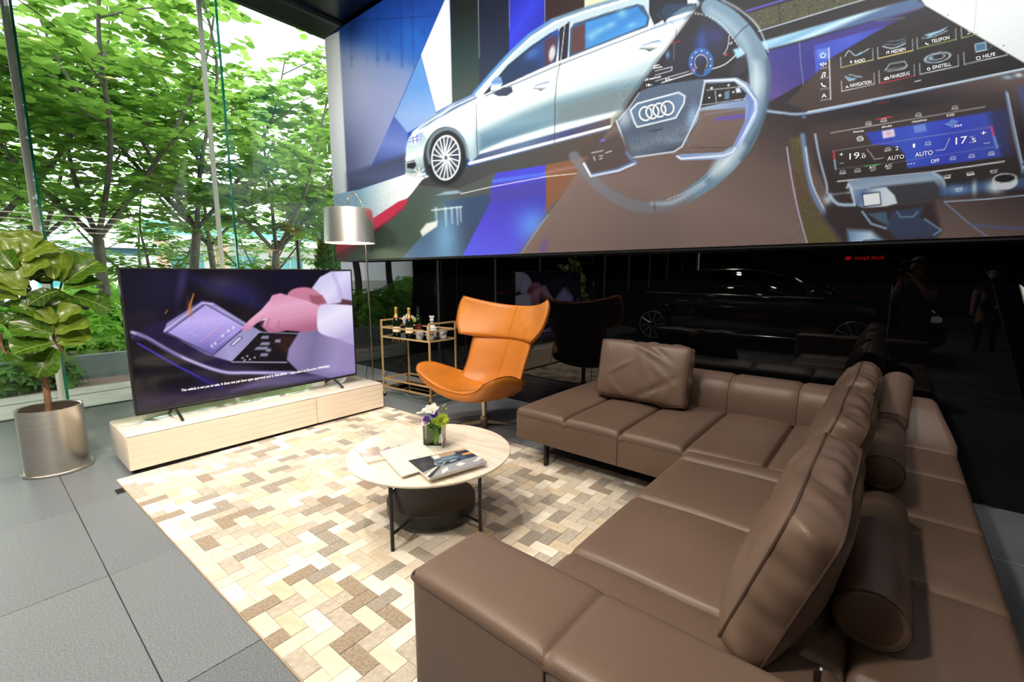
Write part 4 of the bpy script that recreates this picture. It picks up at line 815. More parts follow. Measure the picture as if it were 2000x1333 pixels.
# ================================================================== sofa
def axis_pts(a, b, seams, r, step):
    s = set(np.round(np.linspace(a, b, max(3, int((b - a) / step) + 1)), 5))
    for k in range(5): s.add(round(a + r * (1 - cos(k * pi / 8)), 5)); s.add(round(b - r * (1 - cos(k * pi / 8)), 5))
    for q in seams:
        for d in (-.03, -.018, -.01, -.005, 0, .005, .01, .018, .03): s.add(round(q + d, 5))
    return np.array(sorted(v for v in s if a - 1e-6 <= v <= b + 1e-6))
def upholstered(x0, x1, y0, y1, z0, z1, sx=(), sy=(), r=0.04, groove=0.02, puff=0.02, step=0.035, zf=None, wrinkle=0.0, bot=0.012, seed=0):
    X = axis_pts(x0, x1, sx, r, step); Y = axis_pts(y0, y1, sy, r, step); nx, ny = len(X), len(Y)
    ex = sorted([x0, *sx, x1]); ey = sorted([y0, *sy, y1]); rs = random.Random(seed); V = []
    ph = [rs.uniform(0, 6.28) for _ in range(6)]
    for y in Y:
        for x in X:
            qx, qy = max(0, r - min(x - x0, x1 - x)), max(0, r - min(y - y0, y1 - y)); q = math.hypot(qx, qy); xx_, yy_ = x, y
            if q > r:
                k = r / q
                xx_ += (qx - qx * k) * (1 if x - x0 < x1 - x else -1); yy_ += (qy - qy * k) * (1 if y - y0 < y1 - y else -1); q = r
            z = z1 - (r - sqrt(max(0, r * r - q * q)))
            i = min(len(ex) - 2, max(0, int(np.searchsorted(ex, x, 'right')) - 1)); j = min(len(ey) - 2, max(0, int(np.searchsorted(ey, y, 'right')) - 1))
            u = (x - ex[i]) / (ex[i+1] - ex[i]); v = (y - ey[j]) / (ey[j+1] - ey[j])
            z += puff * (max(0, sin(pi * u)) ** .45 * max(0, sin(pi * v)) ** .45)
            for s_ in sx: z -= groove * math.exp(-((x - s_) / .011) ** 2)
            for s_ in sy: z -= groove * math.exp(-((y - s_) / .011) ** 2)
            if wrinkle: z += wrinkle * sin(9 * x + 4 * y + ph[0]) * sin(7 * y - 5 * x + ph[1]) * (1 - q / r)
            if zf: z = zf(xx_, yy_, z)
            V.append((xx_, yy_, z))
    F = [(j*nx+i, j*nx+i+1, (j+1)*nx+i+1, (j+1)*nx+i) for j in range(ny-1) for i in range(nx-1)]
    ring = [i for i in range(nx)] + [j*nx+nx-1 for j in range(1, ny)] + [(ny-1)*nx+i for i in range(nx-2, -1, -1)] + [j*nx for j in range(ny-2, 0, -1)]
    n = len(V); L = len(ring); cx, cy = (x0+x1)/2, (y0+y1)/2
    def inset(p, d):
        dx = max(x0 + d - p[0], 0) - max(p[0] - (x1 - d), 0); dy = max(y0 + d - p[1], 0) - max(p[1] - (y1 - d), 0); return p[0] + dx, p[1] + dy
    for lev, d in ((z0 + bot, 0.0), (z0 + bot * .3, bot * .3), (z0, bot)):
        for q in ring: a, b = inset(V[q], d); V.append((a, b, lev))
    for k in range(L):
        k2 = (k + 1) % L
        F.append((ring[k], n + k, n + k2, ring[k2]))
        for t in range(2): F.append((n+t*L+k, n+(t+1)*L+k, n+(t+1)*L+k2, n+t*L+k2))
    F.append(tuple(n + 2*L + k for k in range(L)))
    F = [f[::-1] for f in F[(nx-1)*(ny-1):]]; F = [(j*nx+i, j*nx+i+1, (j+1)*nx+i+1, (j+1)*nx+i) for j in range(ny-1) for i in range(nx-1)] + [tuple(reversed(f)) for f in F]
    return G().add(V, F), [V[q] for q in ring]
def pipe_loop(pts, r=0.0035, dz=0.0): return G().tube([(p[0], p[1], p[2] + dz) for p in pts], r, 6, closed=True)
sofa = thing('sofa', (-0.5, 2.2, 0), 'low L-shaped brown leather sofa with quilted seats, wide arm and thin black legs', 'sofa')
SB, ST = 0.175, 0.395
XF, XR, YF, YB, YA = -0.80, 0.352, 2.46, 3.60, 0.895
def seat(name, *a, **k):
    g, ring = upholstered(*a, **k); o = g.build(name, M['leather'], sofa, ang=60)
    pipe_loop(ring, .0032, -.002).build('piping', M['piping'], o)
    return o, ring
seat('seat', -2.02, 0.0, YF, YB, SB, ST, sx=(-1.60, -1.20, -0.81, -0.41), r=0.035, puff=0.026, seed=1)
seat('seat', XF, -0.002, YA + .002, YF - .002, SB, ST - .002, sy=(1.27, 1.79, 2.32), r=0.045, puff=0.022, wrinkle=.003, seed=2)
seat('platform', 0.002, XR, YA + .002, 3.31, SB, ST - .004, sy=(1.27, 1.80, 2.335, 2.875), r=0.03, puff=0.016, seed=3)
# sloped corner wedge behind the platform
def wedge(x, y, z):
    t = min(1, max(0, (y - 3.32) / .22)); return z + .225 * (t * t * (3 - 2 * t)) * 1.0
g, ring = upholstered(0.002, XR, 3.312, YB + .02, SB, ST - .004, r=0.03, puff=0.014, zf=wedge)
S0 = [(x if z < .42 else x - (z - .42) / .20 * .10 * max(0, (x - .12) / .23), y, z) for x, y, z in g.v]; g.v = S0
g.build('backrest_corner', M['leather'], sofa, ang=60)
# rolled low backrest along the wall, one piece per stitched panel
bx = [-1.38, -0.805, -0.395, 0.0]
for a, b in zip(bx[:-1], bx[1:]):
    prof = crs([(3.275, .40), (3.262, .50), (3.272, .58), (3.31, .632), (3.40, .650), (3.52, .640), (3.60, .60), (3.625, .50), (3.62, .20)], 4)
    def bf(u, v, a=a, b=b, prof=prof):
        q = prof[min(len(prof) - 1, int(round(v * (len(prof) - 1))))]; e = min(u, 1 - u) * (b - a); sh = max(0, .02 - e) / .02
        return (a + .0015 + u * (b - a - .003), q[0] + sh * sh * .010 * (1 if q[0] < 3.4 else -1), q[1] - sh * sh * .010)
    gg = G().grid(15, len(prof), bf)
    n = len(prof); gg.f += [tuple(j * 15 for j in range(n)), tuple(j * 15 + 14 for j in range(n - 1, -1, -1))]
    gg.build('backrest', M['leather'], sofa, ang=55)
# wide arm at the near end
g, ring = upholstered(-0.873, XR, 0.645, YA, 0.09, 0.615, sx=(-0.455,), r=0.024, puff=0.008, groove=.005, step=.05, wrinkle=.001)
arm = g.build('armrest', M['leather'], sofa, ang=60)
pipe_loop([(p[0] + (-.002 if p[0] < -.8 else 0), p[1] + (-.002 if p[1] < .7 else 0), p[2]) for p in ring], .005, .004).build('piping', M['piping'], arm)
G().tube([(-.455, .6435, .09), (-.455, .6425, .34), (-.455, .6435, .585)], .003, 6).build('seam', M['piping'], arm)
G().tube([(-1.21, YF - .001, SB + .01), (-1.21, YF - .002, .27), (-1.21, YF, ST - .03)], .0026, 6).build('seam', M['piping'], sofa)
for x, y in ((-1.775, 2.515), (-1.775, 3.45), (-0.70, 1.15), (-.70, 2.30), (.25, 1.2), (.25, 3.2)):
    rb('leg', (x - .011, y - .022, RUG_Z if (x < -.6 and y < 2.62) else 0), (x + .011, y + .022, SB + .005), M['black_metal'], sofa, r=.003, seg=1)
G().box((-1.95, 2.60, SB - .03), (.30, 3.50, SB + .002)).build('frame', M['black_metal'], sofa, smooth=False)
G().box((-.66, 1.0, SB - .03), (.30, 2.55, SB + .002)).build('frame', M['black_metal'], sofa, smooth=False)
rb('bracket', (-.055, 1.075, ST + .0), (-.04, 1.10, ST + .12), M['chrome'], sofa, r=.003)

# ------------------------------------------------------------------ cushions
def cushion_geo(w, h, t, gs, seed, wr=0.012):
    rs = random.Random(seed); nu, nv = 41, 31
    folds = [(rs.uniform(-.8, .8), rs.uniform(-.9, .9), rs.uniform(.10, .30), rs.uniform(.4, 1.0) * (1 if rs.random() > .45 else -1), rs.uniform(-.9, .9)) for _ in range(11)]
    def rim(u, v):
        c = abs(u) ** 6 * abs(v) ** 6
        x = u * w / 2 * (1 - .030 * (1 - v * v) ** 1.0 * abs(u) ** 3) - np.sign(u) * .018 * c; z = v * h / 2 * (1 - .045 * (1 - u * u) * abs(v) ** 3) - np.sign(v) * .018 * c
        return x, z
    def surf(u, v, sd):
        x, z = rim(u, v); e = max(0.0, (1 - u**2) * (1 - v**2)); b = (t - gs) / 2 * (e ** .42)
        for fx, fz, fw, fa, fd in folds:
            d = (u - fx) * cos(fd) + (v - fz) * sin(fd); l = -(u - fx) * sin(fd) + (v - fz) * cos(fd)
            b += wr * fa * math.exp(-(d / (.30 * fw)) ** 2 - (l / (1.9 * fw)) ** 2) * min(1, e * 5) * (1 if sd < 0 else .6)
        sag = 0.012 * math.exp(-((u - .1) / .22) ** 2) * max(0, v) ** 4
        return (x, sd * (gs / 2 + b), z - sag + h / 2)
    g = G(); loops = []
    for sd in (-1, 1):
        n = len(g.v); g.grid(nu, nv, lambda a, b: surf(2*a-1, 2*b-1, sd), flip=(sd > 0))
        loops.append([n + i for i in range(nu)] + [n + j*nu+nu-1 for j in range(1, nv)] + [n + (nv-1)*nu+i for i in range(nu-2, -1, -1)] + [n + j*nu for j in range(nv-2, 0, -1)])
    L = len(loops[0]); rows = [loops[0]]; NG = 7
    for t_ in range(1, NG):
        f = t_ / NG; row = []
        for k in range(L):
            p, q = Vector(g.v[loops[0][k]]), Vector(g.v[loops[1][k]]); c = p.lerp(q, f); o = Vector((c.x, 0, c.z - h / 2)); o.normalize(); e = 4 * f * (1 - f)
            wv = .006 * sin(k * .55 + seed + 1.6 * f) + .005 * sin(k * .23 + 2.2 * f * (1 if k % 2 else 1.05) + seed * 2) + .003 * sin(k * 1.3 + 3 * f)
            row.append(len(g.v)); g.v.append(tuple(c + Vector((o.x, 0, o.z)) * (e * (gs * .16 + wv * (wr / .012)))))
        rows.append(row)
    rows.append(loops[1])
    for a_, b_ in zip(rows[:-1], rows[1:]):
        for k in range(L): k2 = (k + 1) % L; g.f.append((a_[k2], a_[k], b_[k], b_[k2]))
    return g, [[g.v[i] for i in lp] for lp in loops]
def make_cushion(loc, basis, lean, label, seed, w=.69, h=.44, t=.20, gs=.085, wr=.012):
    M3 = Matrix.Translation(loc) @ basis.to_4x4() @ Matrix.Rotation(lean, 4, 'X')
    th = thing('cushion', loc, label, 'cushion', 'leather cushions on the sofa')
    g, lp = cushion_geo(w, h, t, gs, seed, wr); g.xf(M3).build('cover', M['leather'], th, ang=50)
    for L in lp: G().tube(L, .0042, 6, closed=True).xf(M3).build('piping', M['piping'], th)
    return th
I3 = Matrix.Identity(3); RY = Matrix(((0, 1, 0), (-1, 0, 0), (0, 0, 1)))
make_cushion((-1.355, 3.085, .425), I3, radians(-13), 'brown leather cushion standing alone against the low backrest near the orange armchair', 3, wr=.016)
make_cushion((-.215, 1.465, .415), RY, radians(-19), 'brown leather cushion nearest the wide sofa arm, largest in view', 8, w=.72, h=.43, t=.21, gs=.10, wr=.015)
make_cushion((-.205, 2.325, .415), RY, radians(-19), 'middle brown leather cushion of the three in a row along the seat', 12, w=.70, h=.43, t=.21, gs=.095, wr=.014)
make_cushion((-.205, 3.16, .415), RY, radians(-20), 'brown leather cushion at the far end of the row of three, next to the wall', 17, w=.68, h=.43, t=.21, gs=.09, wr=.014)
def bolster(p0, p1, r, label):
    p0, p1 = Vector(p0), Vector(p1); d = (p1 - p0); L = d.length; th = thing('bolster', tuple(p0 - Vector((0, 0, r))), label, 'bolster', 'bolsters behind the cushions')
    Mx = Matrix.Translation(p0) @ d.to_track_quat('Z', 'Y').to_matrix().to_4x4()
    e = .014
    pr = [(r - e * (1 - sin(a)), e * (1 - cos(a))) for a in np.linspace(0, pi / 2, 5)] + [(r * 1.0, L * .5)] + [(r - e * (1 - cos(a)), L - e + e * sin(a)) for a in np.linspace(0, pi / 2, 5)]
    G().lathe(pr, 40, sx=1.0, sy=.96).xf(Mx).build('cover', M['leather'], th)
    for z in (e * .35, L - e * .35): G().tube([(cos(a) * (r - .003), sin(a) * (r - .003) * .96, z) for a in np.linspace(0, 2 * pi, 40, endpoint=False)], .0035, 6, closed=True).xf(Mx).build('piping', M['piping'], th)
    for s_, z in ((-1, 0.0), (1, L)): G().lathe([(r - e - .004, z), (r * .6, z + s_ * .006), (.001, z + s_ * .009)], 36, sy=.96).xf(Mx).build('end_panel', M['leather_perf'], th)
bolster((.033, 1.36, .492), (.036, 2.06, .492), .080, 'brown leather bolster nearest the sofa arm, behind the largest cushion')
bolster((.036, 2.48, .492), (.040, 3.16, .492), .080, 'middle brown leather bolster behind the middle cushion')
bolster((.055, 3.20, .535), (.075, 3.60, .70), .076, 'brown leather bolster propped on the far backrest corner by the wall')
# ================================================================== coffee table
TX, TY, TR, TZ = -1.875, 1.553, 0.4405, 0.395
ct = thing('coffee_table', (TX, TY, RUG_Z), 'round marble-top coffee table with black legs and a round black tray below', 'table')
marb = pmat('white_marble', (236, 226, 212), 0.22, spec=0.5)
t = marb.node_tree; b = t.nodes['Principled BSDF']; tc = nd(t, 'ShaderNodeTexCoord'); mp = nd(t, 'ShaderNodeMapping'); mp.inputs['Rotation'].default_value = (0, 0, radians(35)); mp.inputs['Scale'].default_value = (.6, 3.6, 1)
n1 = nd(t, 'ShaderNodeTexNoise'); n1.inputs['Scale'].default_value = 2.2; n1.inputs['Detail'].default_value = 8; n1.inputs['Distortion'].default_value = .7
rp_ = nd(t, 'ShaderNodeValToRGB'); e = rp_.color_ramp.elements; e[0].position = .44; e[0].color = (*lin((228, 219, 206)), 1); e[1].position = .56; e[1].color = (*lin((228, 219, 206)), 1)
x = e.new(.505); x.color = (*lin((214, 202, 187)), 1)
t.links.new(tc.outputs['Object'], mp.inputs[0]); t.links.new(mp.outputs[0], n1.inputs['Vector']); t.links.new(n1.outputs['Fac'], rp_.inputs[0]); t.links.new(rp_.outputs[0], b.inputs['Base Color'])
G().lathe([(TR - .03, TZ - .020), (TR - .006, TZ - .014), (TR - .001, TZ - .006), (TR, TZ - .003), (TR - .002, TZ)], 96, (TX, TY, 0)).build('table_top', marb, ct, ang=30)
tray = G().lathe([(.235, .068), (.243, .072), (.243, .128), (.241, .130), (.232, .130), (.230, .126), (.001, .126)], 72, (TX, TY, 0)).build('tray', M['black_metal'], ct, ang=35)
LR = 0.362
for k in range(4):
    a = radians((-72, 2, 108, 182)[k]); x, y = TX + LR * cos(a), TY + LR * sin(a)
    G().tube([(x, y, RUG_Z + .001), (x, y, TZ - .016)], .0095, 12).build('leg', M['black_metal'], ct)
    G().tube([(x, y, .095), (TX + .236 * cos(a), TY + .236 * sin(a), .095)], .007, 8).build('crossbar', M['black_metal'], ct)
# ---- brochures on the table
def quad_print(name, c4, nu, nv, paint, m, parent, z):
    """c4: world corners (far-left, far-right, near-right, near-left) ; paint gets u,v in 0..100"""
    u, v = np.meshgrid(np.linspace(0, 1, nu), np.linspace(0, 1, nv)); u = u.ravel(); v = v.ravel(); c = [np.array(q) for q in c4]
    V = ((1-u)*(1-v))[:, None]*c[3] + (u*(1-v))[:, None]*c[2] + (u*v)[:, None]*c[1] + ((1-u)*v)[:, None]*c[0]
    V[:, 2] = z; pt = Paint(u * 100, v * 100, (230, 230, 230)); paint(pt)
    return print_mesh(name, V, quadgrid(nu, nv), nlin(pt.c), m, parent)
paper = pmat('paper_edge', (226, 218, 206), 0.7, var=.05, vscale=80, stretch=(1, 1, 30)); cov = print_mat('glossy_cover', rough=0.22, spec=0.5, coat=.2)
def brochure(px4, z, th, label, paint, spine, group='brochures on the coffee table'):
    c = [at(*p, 'z', z + th)[:2] for p in px4]          # far-left, far-right, near-right, near-left
    o = thing('brochure', (float(np.mean([q[0] for q in c])), float(np.mean([q[1] for q in c])), z), label, 'brochure', group)
    G().hexa([(*q, z) for q in (c[3], c[2], c[1], c[0])], [(*q, z + th - .0006) for q in (c[3], c[2], c[1], c[0])]).build('pages', paper, o, smooth=False)
    if paint: quad_print('cover', [(*q, 0) for q in c], 90, 60, paint, cov, o, z + th)
    else: G().hexa([(*q, z + th - .0006) for q in (c[3], c[2], c[1], c[0])], [(*q, z + th) for q in (c[3], c[2], c[1], c[0])]).build('cover', spine, o, smooth=False)
    return o, c
def paint_dark(p):
    p.poly([(-1, -1), (101, -1), (101, 101), (-1, 101)], (150, 152, 158)); p.poly([(-1, 30), (30, 42), (101, 40), (101, 101), (-1, 101)], (44, 50, 62))
    p.poly([(-1, 30), (30, 55), (35, 101), (-1, 101)], (52, 54, 60)); p.poly([(40, 80), (100, 78), (101, 101), (38, 101)], (196, 170, 140), soft=3); p.poly([(75, 70), (101, 66), (101, 88), (78, 90)], (40, 46, 62), soft=2); p.poly([(82, 62), (101, 60), (101, 72), (84, 72)], (226, 160, 70), soft=2)
    for k in range(9): p.poly([(46 + k * 4.5, 84), (48 + k * 4.5, 84), (48 + k * 4.5, 97), (46 + k * 4.5, 96)], (90, 70, 60), soft=1, a=.7)
    p.poly([(36, 74), (48, 78), (50, 95), (38, 94)], (220, 222, 226), soft=2); p.poly([(28, 52), (34, 66), (50, 76), (70, 76), (82, 66), (84, 50), (74, 40), (40, 36), (30, 42)], (64, 80, 102), soft=2, sm=4); p.poly([(34, 60), (50, 72), (68, 72), (76, 62), (60, 58)], (104, 130, 152), soft=2)
    p.poly([(44, 40), (72, 44), (72, 58), (46, 54)], (34, 38, 46), soft=1); p.line([(46, 52), (71, 56)], 1.2, (180, 190, 200), .6); p.line([(28, 52), (40, 58), (46, 52), (36, 40), (28, 52)], 1.2, (220, 228, 236), .6); p.line([(28, 52), (34, 66), (50, 76), (70, 76)], 1, (200, 210, 220), .6); p.poly([(52, 46), (66, 48), (66, 51), (52, 49)], (224, 226, 228), soft=.6)
    p.poly([(-1, 8), (30, 34), (26, 40), (-1, 18)], (240, 226, 206), soft=1); p.poly([(4, 2), (34, 38), (30, 40), (-1, 8)], (40, 44, 52), soft=1); p.poly([(22, 4), (36, 12), (40, 26), (28, 20)], (240, 234, 224), soft=.8); p.poly([(58, 14), (70, 20), (64, 32), (54, 24)], (238, 232, 224), soft=.8); p.poly([(88, 14), (101, 20), (101, 34), (82, 20)], (236, 232, 226), soft=.8)
def paint_city(p):
    p.poly([(-1, -1), (101, -1), (101, 101), (-1, 101)], (212, 207, 200)); p.poly([(-1, 30), (101, 18), (101, 46), (-1, 62)], (138, 134, 136), soft=4)
    r = random.Random(2)
    for k in range(22):
        x = k * 4.8; h = r.uniform(10, 30); p.poly([(x, 40), (x + 3.5, 40), (x + 3.5, 40 + h), (x, 40 + h * r.uniform(.7, 1))], (104 + r.randint(-30, 50), 98 + r.randint(-30, 50), 102 + r.randint(-30, 50)), soft=.8, a=.9)
    p.poly([(10, 44), (34, 44), (36, 86), (14, 88)], (132, 124, 122), soft=1.5); p.poly([(24, 16), (34, 34), (60, 38), (74, 24), (70, 12), (30, 8)], (186, 186, 190), soft=2, sm=4); p.line([(26, 18), (36, 32), (60, 36), (72, 24)], 1.4, (70, 70, 76), .8); p.line([(30, 14), (68, 18)], 2.2, (56, 56, 62), .8); p.poly([(80, 38), (94, 40), (94, 66), (84, 60)], (70, 70, 84), soft=1.5); p.poly([(-1, -1), (101, -1), (101, 14), (-1, 8)], (226, 200, 172), soft=2)
o1, c1 = brochure([(694, 877), (806, 856), (826, 880), (718, 904)], TZ, .012, 'thick brochure with a pale city and car picture at the left of the table', paint_city, None)
o2, c2 = brochure([(741, 883), (820, 861), (868, 905), (785, 931)], TZ + .0125, .006, 'plain cream brochure lying between two picture brochures', None, pmat('cream_cover', (240, 228, 210), 0.45, var=.01))
o3, c3 = brochure([(797, 900), (906, 876), (951, 902), (839, 935)], TZ + .019, .012, 'dark brochure with a black car picture on top of the cream one', paint_dark, None)
gl = G(); z2 = TZ + .0125 + .0062
put_text(gl, 'SUCCESS', (776, 888), (803, 879), 3.0, lambda x, y: at(x, y, 'z', z2), 0, 1.15); gl.build('lettering', pmat('pale_gold_ink', (214, 190, 150), 0.5), o2, smooth=False)
gl = G(); z3 = TZ + .019 + .0124
put_text(gl, 'PORTRAIT', (841, 925), (862, 917), 3.0, lambda x, y: at(x, y, 'z', z3), 0, 1.1); put_text(gl, 'AUDI', (926, 901), (944, 898), 2.6, lambda x, y: at(x, y, 'z', z3), 0, 1.1); put_text(gl, 'A8', (815, 894), (821, 892), 2.6, lambda x, y: at(x, y, 'z', z3), 0, 1.0); gl.build('lettering', pmat('dark_ink', (60, 60, 64), 0.5), o3, smooth=False)

# ---- cube vase with flowers
VX, VY = [float(v) for v in at(849, 869, 'z', TZ)[:2]]
vz = TZ + .0005; vs = .055; va = radians(38)
vm = Matrix.Translation((VX, VY, vz)) @ Matrix.Rotation(va, 4, 'Z')
fv = thing('flower_vase', (VX, VY, vz), 'clear square glass vase with purple, white and lime flowers on the coffee table', 'vase')
clear = pmat('clear_glass', (250, 253, 252), 0.02, spec=.5, trans=1.0, ior=1.45)
VHt = .125
g = G().add(*rbox((-vs, -vs, 0), (vs, vs, VHt), .006, 2)); 
g = G()
for a, b in (((-vs, -vs, 0), (vs, vs, .012)),): g.box(a, b)
for sx, sy, ex_, ey_ in ((-1, 0, .004, vs), (1, 0, .004, vs), (0, -1, vs, .004), (0, 1, vs, .004)):
    cx_, cy_ = sx * (vs - .004), sy * (vs - .004); g.box((cx_ - ex_, cy_ - ey_, .0121), (cx_ + ex_, cy_ + ey_, VHt))
VP = pane_mat('vase_glass', (.95, .98, .97), 1.5); VE = pmat('vase_glass_edge', (226, 236, 232), .08, trans=.25, ior=1.45)
G().box((-vs, -vs, 0), (vs, vs, .014)).xf(vm).build('vase_base', VE, fv, smooth=False)
for sx, sy in ((-1, 0), (1, 0), (0, -1), (0, 1)):
    hx, hy = (.0025, vs - .005) if sx else (vs - .005, .0025); G().box((sx * (vs - .003) - hx, sy * (vs - .003) - hy, .014), (sx * (vs - .003) + hx, sy * (vs - .003) + hy, VHt)).xf(vm).build('vase_wall', VP, fv, smooth=False)
for sx in (-1, 1):
    for sy in (-1, 1): G().add(*rbox((sx * vs - .005 if sx > 0 else -vs, sy * vs - .005 if sy > 0 else -vs, .014), (vs if sx > 0 else -vs + .005, vs if sy > 0 else -vs + .005, VHt), .001, 1)).xf(vm).build('vase_corner', VE, fv)
def leafmat(name, c, c2, tr=.35, rough=.45):
    m = pmat(name, c, rough, spec=.4, col2=c2, vscale=7); t = m.node_tree; b = t.nodes['Principled BSDF']; o = t.nodes['Material Output']
    tl = nd(t, 'ShaderNodeBsdfTranslucent'); mx = nd(t, 'ShaderNodeMixShader'); mx.inputs[0].default_value = tr
    tl.inputs[0].default_value = (*[min(1, v * 1.7) for v in lin(c2)], 1); t.links.new(b.outputs[0], mx.inputs[1]); t.links.new(tl.outputs[0], mx.inputs[2]); t.links.new(mx.outputs[0], o.inputs[0]); return m
LGR = leafmat('stem_green', (74, 116, 44), (112, 150, 66)); LIME = leafmat('lime_petal', (176, 200, 60), (206, 224, 110), .3); WPET = leafmat('white_petal', (214, 214, 210), (230, 230, 226), .3); PURP = leafmat('purple_petal', (86, 48, 150), (128, 92, 190), .25); LILAC = leafmat('lilac_petal', (222, 200, 220), (240, 228, 236), .3)
# wrapped broad leaf lining the vase
G().lathe([(.040, .016), (.044, .06), (.043, VHt - .012)], 24).xf(vm).build('liner_leaf', LGR, fv)
def petal(g, base, direc, up, L, Wd, cup=.25, n=5):
    d = Vector(direc).normalized(); u = (Vector(up) - d * Vector(up).dot(d)).normalized(); s_ = d.cross(u); V = []; F = []
    for i in range(n + 1):
        t_ = i / n; w = Wd * (sin(pi * min(1, t_ * .92 + .06)) ** .7)
        for k in (-1, 0, 1): V.append(Vector(base) + d * (L * t_) + s_ * (w * k * .5) + u * (cup * L * (t_ * t_) + (.18 * Wd if k else 0)))
    for i in range(n):
        for k in range(2): F.append((i*3+k, i*3+k+1, i*3+k+4, i*3+k+3))
    g.add(V, F)
fr = random.Random(3)
def bloom(center, normal, n, L, Wd, m, name='blossom', rings=1, cup=.3, core=None):
    nrm = Vector(normal).normalized(); a = nrm.orthogonal().normalized(); b = nrm.cross(a); g = G()
    for r_ in range(rings):
        for k in range(n):
            th = 2 * pi * (k + .5 * r_) / n + fr.uniform(-.1, .1); tilt = .15 + .95 * r_ / max(1, rings)
            petal(g, center, (a * cos(th) + b * sin(th)) * cos(tilt) + nrm * sin(tilt), nrm, L * (1 - .2 * r_ / max(1, rings)) * fr.uniform(.9, 1.1), Wd, cup)
    o = g.build(name, m, fv, ang=70)
    if core: G().lathe([(.001, -.004), (.007, 0), (.006, .006), (.001, .009)], 10).xf(Matrix.Translation(center) @ nrm.to_track_quat('Z', 'Y').to_matrix().to_4x4()).build('flower_core', core, o)
rv = Vector(_rt); fwv = Vector((_fw[0], _fw[1], 0)).normalized(); UPv = Vector((0, 0, 1))
def vp(r, d, z): return Vector((VX, VY, vz)) + rv * r - fwv * d + UPv * z         # right, towards camera, up
bloom(vp(.045, .035, .15), rv * .35 - fwv * .6 + UPv * .5, 26, .046, .008, LIME, rings=4, cup=.15)
bloom(vp(-.010, .01, .205), UPv * .8 - fwv * .5, 5, .044, .036, WPET, cup=.05, core=LIME); bloom(vp(-.055, -.005, .185), UPv * .9 - rv * .4, 4, .042, .034, WPET, cup=.15)
bloom(vp(-.035, .045, .15), -fwv + UPv * .7 - rv * .2, 7, .030, .028, LILAC, rings=2, cup=.35); bloom(vp(-.03, .05, .163), -fwv + UPv * .8, 6, .022, .02, PURP, rings=2, cup=.3)
bloom(vp(.008, .03, .178), -fwv * .7 + UPv, 6, .026, .024, PURP, rings=2, cup=.3); bloom(vp(-.052, .03, .145), -fwv + UPv * .4 - rv * .6, 6, .020, .018, PURP, rings=2, cup=.3)
bloom(vp(.018, .05, .155), -fwv + UPv * .4, 5, .022, .02, LIME, rings=2, cup=.6)
gst = G()
for k in range(9):
    a = fr.uniform(0, 6.28); r0 = fr.uniform(.0, .025); r1 = fr.uniform(.02, .055); gs_ = G().tube([vp(r0 * cos(a), r0 * sin(a), .02), vp(r1 * cos(a) * .6, r1 * sin(a) * .6, .09), vp(r1 * cos(a), r1 * sin(a), .16)], .0022, 5); gs_.build('stem', LGR, fv)
for k in range(14):
    a = fr.uniform(0, 6.28); c_ = vp(.035 * cos(a), .035 * sin(a), .10 + fr.uniform(0, .04)); d_ = rv * cos(a) - fwv * sin(a) + UPv * fr.uniform(.2, 1.0); g = G(); petal(g, c_, d_, UPv, fr.uniform(.04, .075), .018, fr.uniform(-.3, .1)); g.build('leaf', LGR, fv, ang=70)
g = G(); petal(g, vp(.02, .055, .12), -fwv * .35 - UPv, -fwv, .09, .035, .05); g.build('leaf', LGR, fv, ang=70)
g = G()
for k in range(4): petal(g, vp(.045, .062, .085), -UPv + rv * (.15 * (k - 1.5)) - fwv * .15, -fwv, .05, .016, .05)
g.build('blossom', WPET, fv, ang=70)
G().tube([vp(.03, .01, .15), vp(.045, .005, .20), vp(.06, 0, .225)], .002, 5).build('stem', LGR, fv)
for r_, z_ in ((.062, .228), (.05, .222), (.068, .205), (.045, .200)): g = G(); petal(g, vp(r_, 0, z_), UPv + rv * .4, -fwv, .014, .007, .1); g.build('bud', LIME, fv, ang=70)

# ================================================================== TV cabinet
CX0, CX1, CY0, CY1, CZ0, CZ1 = -4.37, -3.834, 0.592, 2.592, 0.032, 0.276
tvc = thing('tv_cabinet', (-4.1, 1.59, 0), 'long low cream lacquer media cabinet with horizontal grooves under the television', 'cabinet')
rb('body', (CX0, CY0, CZ0), (CX1 - .020, CY1, CZ1 - .008), M['cream'], tvc, r=.004, seg=2)
rb('top', (CX0 + .004, CY0 + .004, CZ1 - .008), (CX1 - .004, CY1 - .004, CZ1), M['cream_top'], tvc, r=.003, seg=2)
YS = 1.905
for a, b in ((CY0 + .002, YS - .006), (YS + .006, CY1 - .002)):
    dr = thing('door', (CX1, (a + b) / 2, CZ0)); del WM[dr.name]; bpy.data.objects.remove(dr)
    d = rb('door', (CX1 - .0195, a, CZ0 + .002), (CX1 - .006, b, CZ1 - .012), M['cream_dark'], tvc, r=.001, seg=1)
    hh = (CZ1 - .012 - CZ0 - .002) / 5
    for k in range(5): rb('slat', (CX1 - .0062, a, CZ0 + .002 + hh * k + .0004), (CX1, b, CZ0 + .002 + hh * (k + 1) - .0002), M['cream'], d, r=.0012, seg=1)
G().box((CX1 - .019, YS - .0055, CZ0 + .004), (CX1 - .010, YS + .0055, CZ1 - .012)).build('divider', M['cream_dark'], tvc, smooth=False)
for x, y in ((CX1 - .085, CY0 + .045), (CX1 - .085, 1.59), (CX1 - .085, CY1 - .05), (CX0 + .05, CY0 + .05), (CX0 + .05, CY1 - .05), (CX0 + .05, 1.59)):
    onrug = x > -3.80
    G().lathe([(.026, 0.0), (.028, .004), (.028, CZ0 - .001)], 16, (x, y, 0.0)).build('foot', M['rubber'], tvc)
